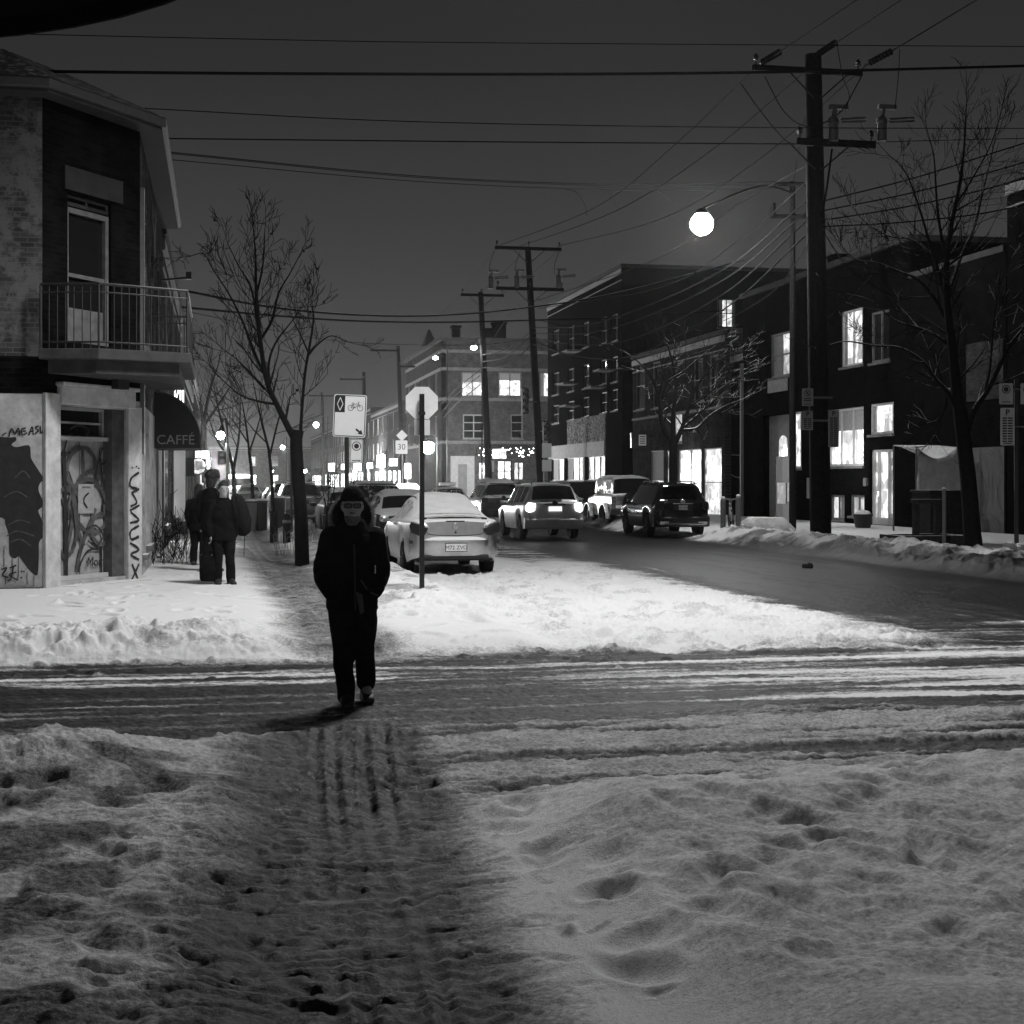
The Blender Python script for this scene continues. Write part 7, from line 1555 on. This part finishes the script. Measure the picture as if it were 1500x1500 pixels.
def umbrella():
    c = V3((-2.28*CA+3.54*SA, 2.28*SA+3.54*CA, 3.3)); r = thing('patio_umbrella', 'dark round patio umbrella edge overhanging the top left corner', 'umbrella', (c.x, c.y, 0)); n = 48; mb = MB(); rings = []
    for rad, z in ((.03,4.15),(.6,3.95),(1.2,3.66),(1.73,3.36),(1.75,3.30),(1.735,3.30),(1.715,3.355),(1.2,3.64),(.6,3.93),(.03,4.13)): rings.append([c+V3((rad*math.cos(2*math.pi*j/n), rad*math.sin(2*math.pi*j/n), z-3.3)) for j in range(n)])
    mb.loft(rings); mb.build('canopy', M['canvas'], r, smooth=True); mb = MB(); mb.tube([V3((c.x,c.y,-.1)), V3((c.x,c.y,4.2))], .03, 8); mb.build('pole', M['dark'], r); mb = MB()
    for k in range(8): a = 2*math.pi*k/8; mb.tube([c+V3((0,0,.80)), c+V3((1.68*math.cos(a),1.68*math.sin(a),.055))], .012, 4)
    mb.build('ribs', M['dark'], r)
umbrella()
# ------------------------------------------------------------------ light
w = bpy.data.worlds.new('World'); S.world = w; w.use_nodes = True; nt = w.node_tree; bg = nt.nodes['Background']
tc = N(nt, 'ShaderNodeTexCoord'); sx = N(nt, 'ShaderNodeSeparateXYZ'); L(nt, tc.outputs['Generated'], sx.inputs[0])
sky = N(nt, 'ShaderNodeTexSky'); sky.sky_type = 'NISHITA'; sky.sun_disc = False; sky.sun_elevation = R(-4); sky.sun_rotation = R(150)
bw = N(nt, 'ShaderNodeRGBToBW'); L(nt, sky.outputs[0], bw.inputs[0])
rp = N(nt, 'ShaderNodeValToRGB'); L(nt, sx.outputs['Z'], rp.inputs[0]); e = rp.color_ramp.elements     # glow of the town on low cloud
e[0].position = 0; e[0].color = g(.075); e[1].position = .45; e[1].color = g(.015)
x = rp.color_ramp.elements.new(.12); x.color = g(.060); x = rp.color_ramp.elements.new(.26); x.color = g(.031)
ad = N(nt, 'ShaderNodeMix', data_type='RGBA', blend_type='ADD'); ad.inputs[0].default_value = .05; L(nt, rp.outputs[0], ad.inputs[6]); L(nt, bw.outputs[0], ad.inputs[7]); L(nt, ad.outputs[2], bg.inputs[0]); bg.inputs[1].default_value = .86
def point(p, power, rad=.2, name='lamp_light', spot=None):
    l = bpy.data.lights.new(name, 'SPOT' if spot else 'POINT'); l.energy = power; l.shadow_soft_size = rad; o = bpy.data.objects.new(name, l); COL.objects.link(o); o.location = p
    if spot: l.spot_size = R(spot); l.spot_blend = .45
    return o
for p, pw, sz in LIGHTS: point(p+Vector((0,0,0)), pw, min(sz, .25))
point(HP-Vector((0,0,.35)), 4500, 1.0, spot=140)
point(Vector((5, -13, 8.6)), 300, .4, spot=150)  # light of the added fill lamp behind the camera
sp = point(Vector((on.x, on.y-.3, .75)), 500, .1, 'headlight_beam', 100); sp.rotation_euler = (R(83), 0, R(180))
sun = bpy.data.lights.new('moon_glow', 'SUN'); sun.energy = .0; 
point(Vector((RX-1.2, H0+4, 2.6)), 60, .3, 'window_glow'); point(Vector((RX-1.0, SH0+5, 2.2)), 120, .3, 'window_glow'); point(Vector((-.6, 38, 2.3)), 90, .3, 'window_glow'); point(Vector((.0, 56, 2.6)), 160, .3, 'window_glow'); point(Vector((22, 130, 3.0)), 400, .3, 'window_glow')
for u, v in ((110, 0), (150, 0.), (185, 18), (215, 1), (235, 18)): point(Vector((v, u, 3.2)), 12000, .4, 'shop_glow_light')
# ------------------------------------------------------------------ falling-snow haze
mb = MB(); mb.box((-130, -25, -1.4), (140, 460, 19)); hz = mb.build('haze', M['snow']); tag(hz, kind='stuff')
m = bpy.data.materials.new('haze'); m.use_nodes = True; nt = m.node_tree; nt.nodes.remove(nt.nodes['Principled BSDF']); pv = N(nt, 'ShaderNodeVolumePrincipled'); pv.inputs['Color'].default_value = g(.9); pv.inputs['Density'].default_value = .00016; pv.inputs['Anisotropy'].default_value = .9
L(nt, pv.outputs[0], nt.nodes['Material Output'].inputs['Volume']); hz.data.materials.clear(); hz.data.materials.append(m)
try: m.cycles.homogeneous_volume = True
except Exception: pass
# ------------------------------------------------------------------ camera, render
cam = bpy.data.cameras.new('camera'); co = bpy.data.objects.new('camera', cam); COL.objects.link(co); S.camera = co
co.location = (0, 0, CH); co.rotation_euler = (R(90), 0, -AN); cam.sensor_width = 36; cam.lens = 36*F/1500; cam.shift_y = -(750-HZ)/1500; cam.clip_end = 3000; cam.clip_start = .05
S.view_settings.view_transform = 'Standard'; S.view_settings.look = 'None'; S.view_settings.exposure = 0; S.view_settings.gamma = 1
S.cycles.max_bounces = 4; S.cycles.diffuse_bounces = 2; S.cycles.glossy_bounces = 2; S.cycles.volume_bounces = 0; S.cycles.transmission_bounces = 2
S.cycles.sample_clamp_indirect = 4; S.cycles.caustics_reflective = False; S.cycles.caustics_refractive = False; S.cycles.use_light_tree = True

S.cycles.use_denoising = True
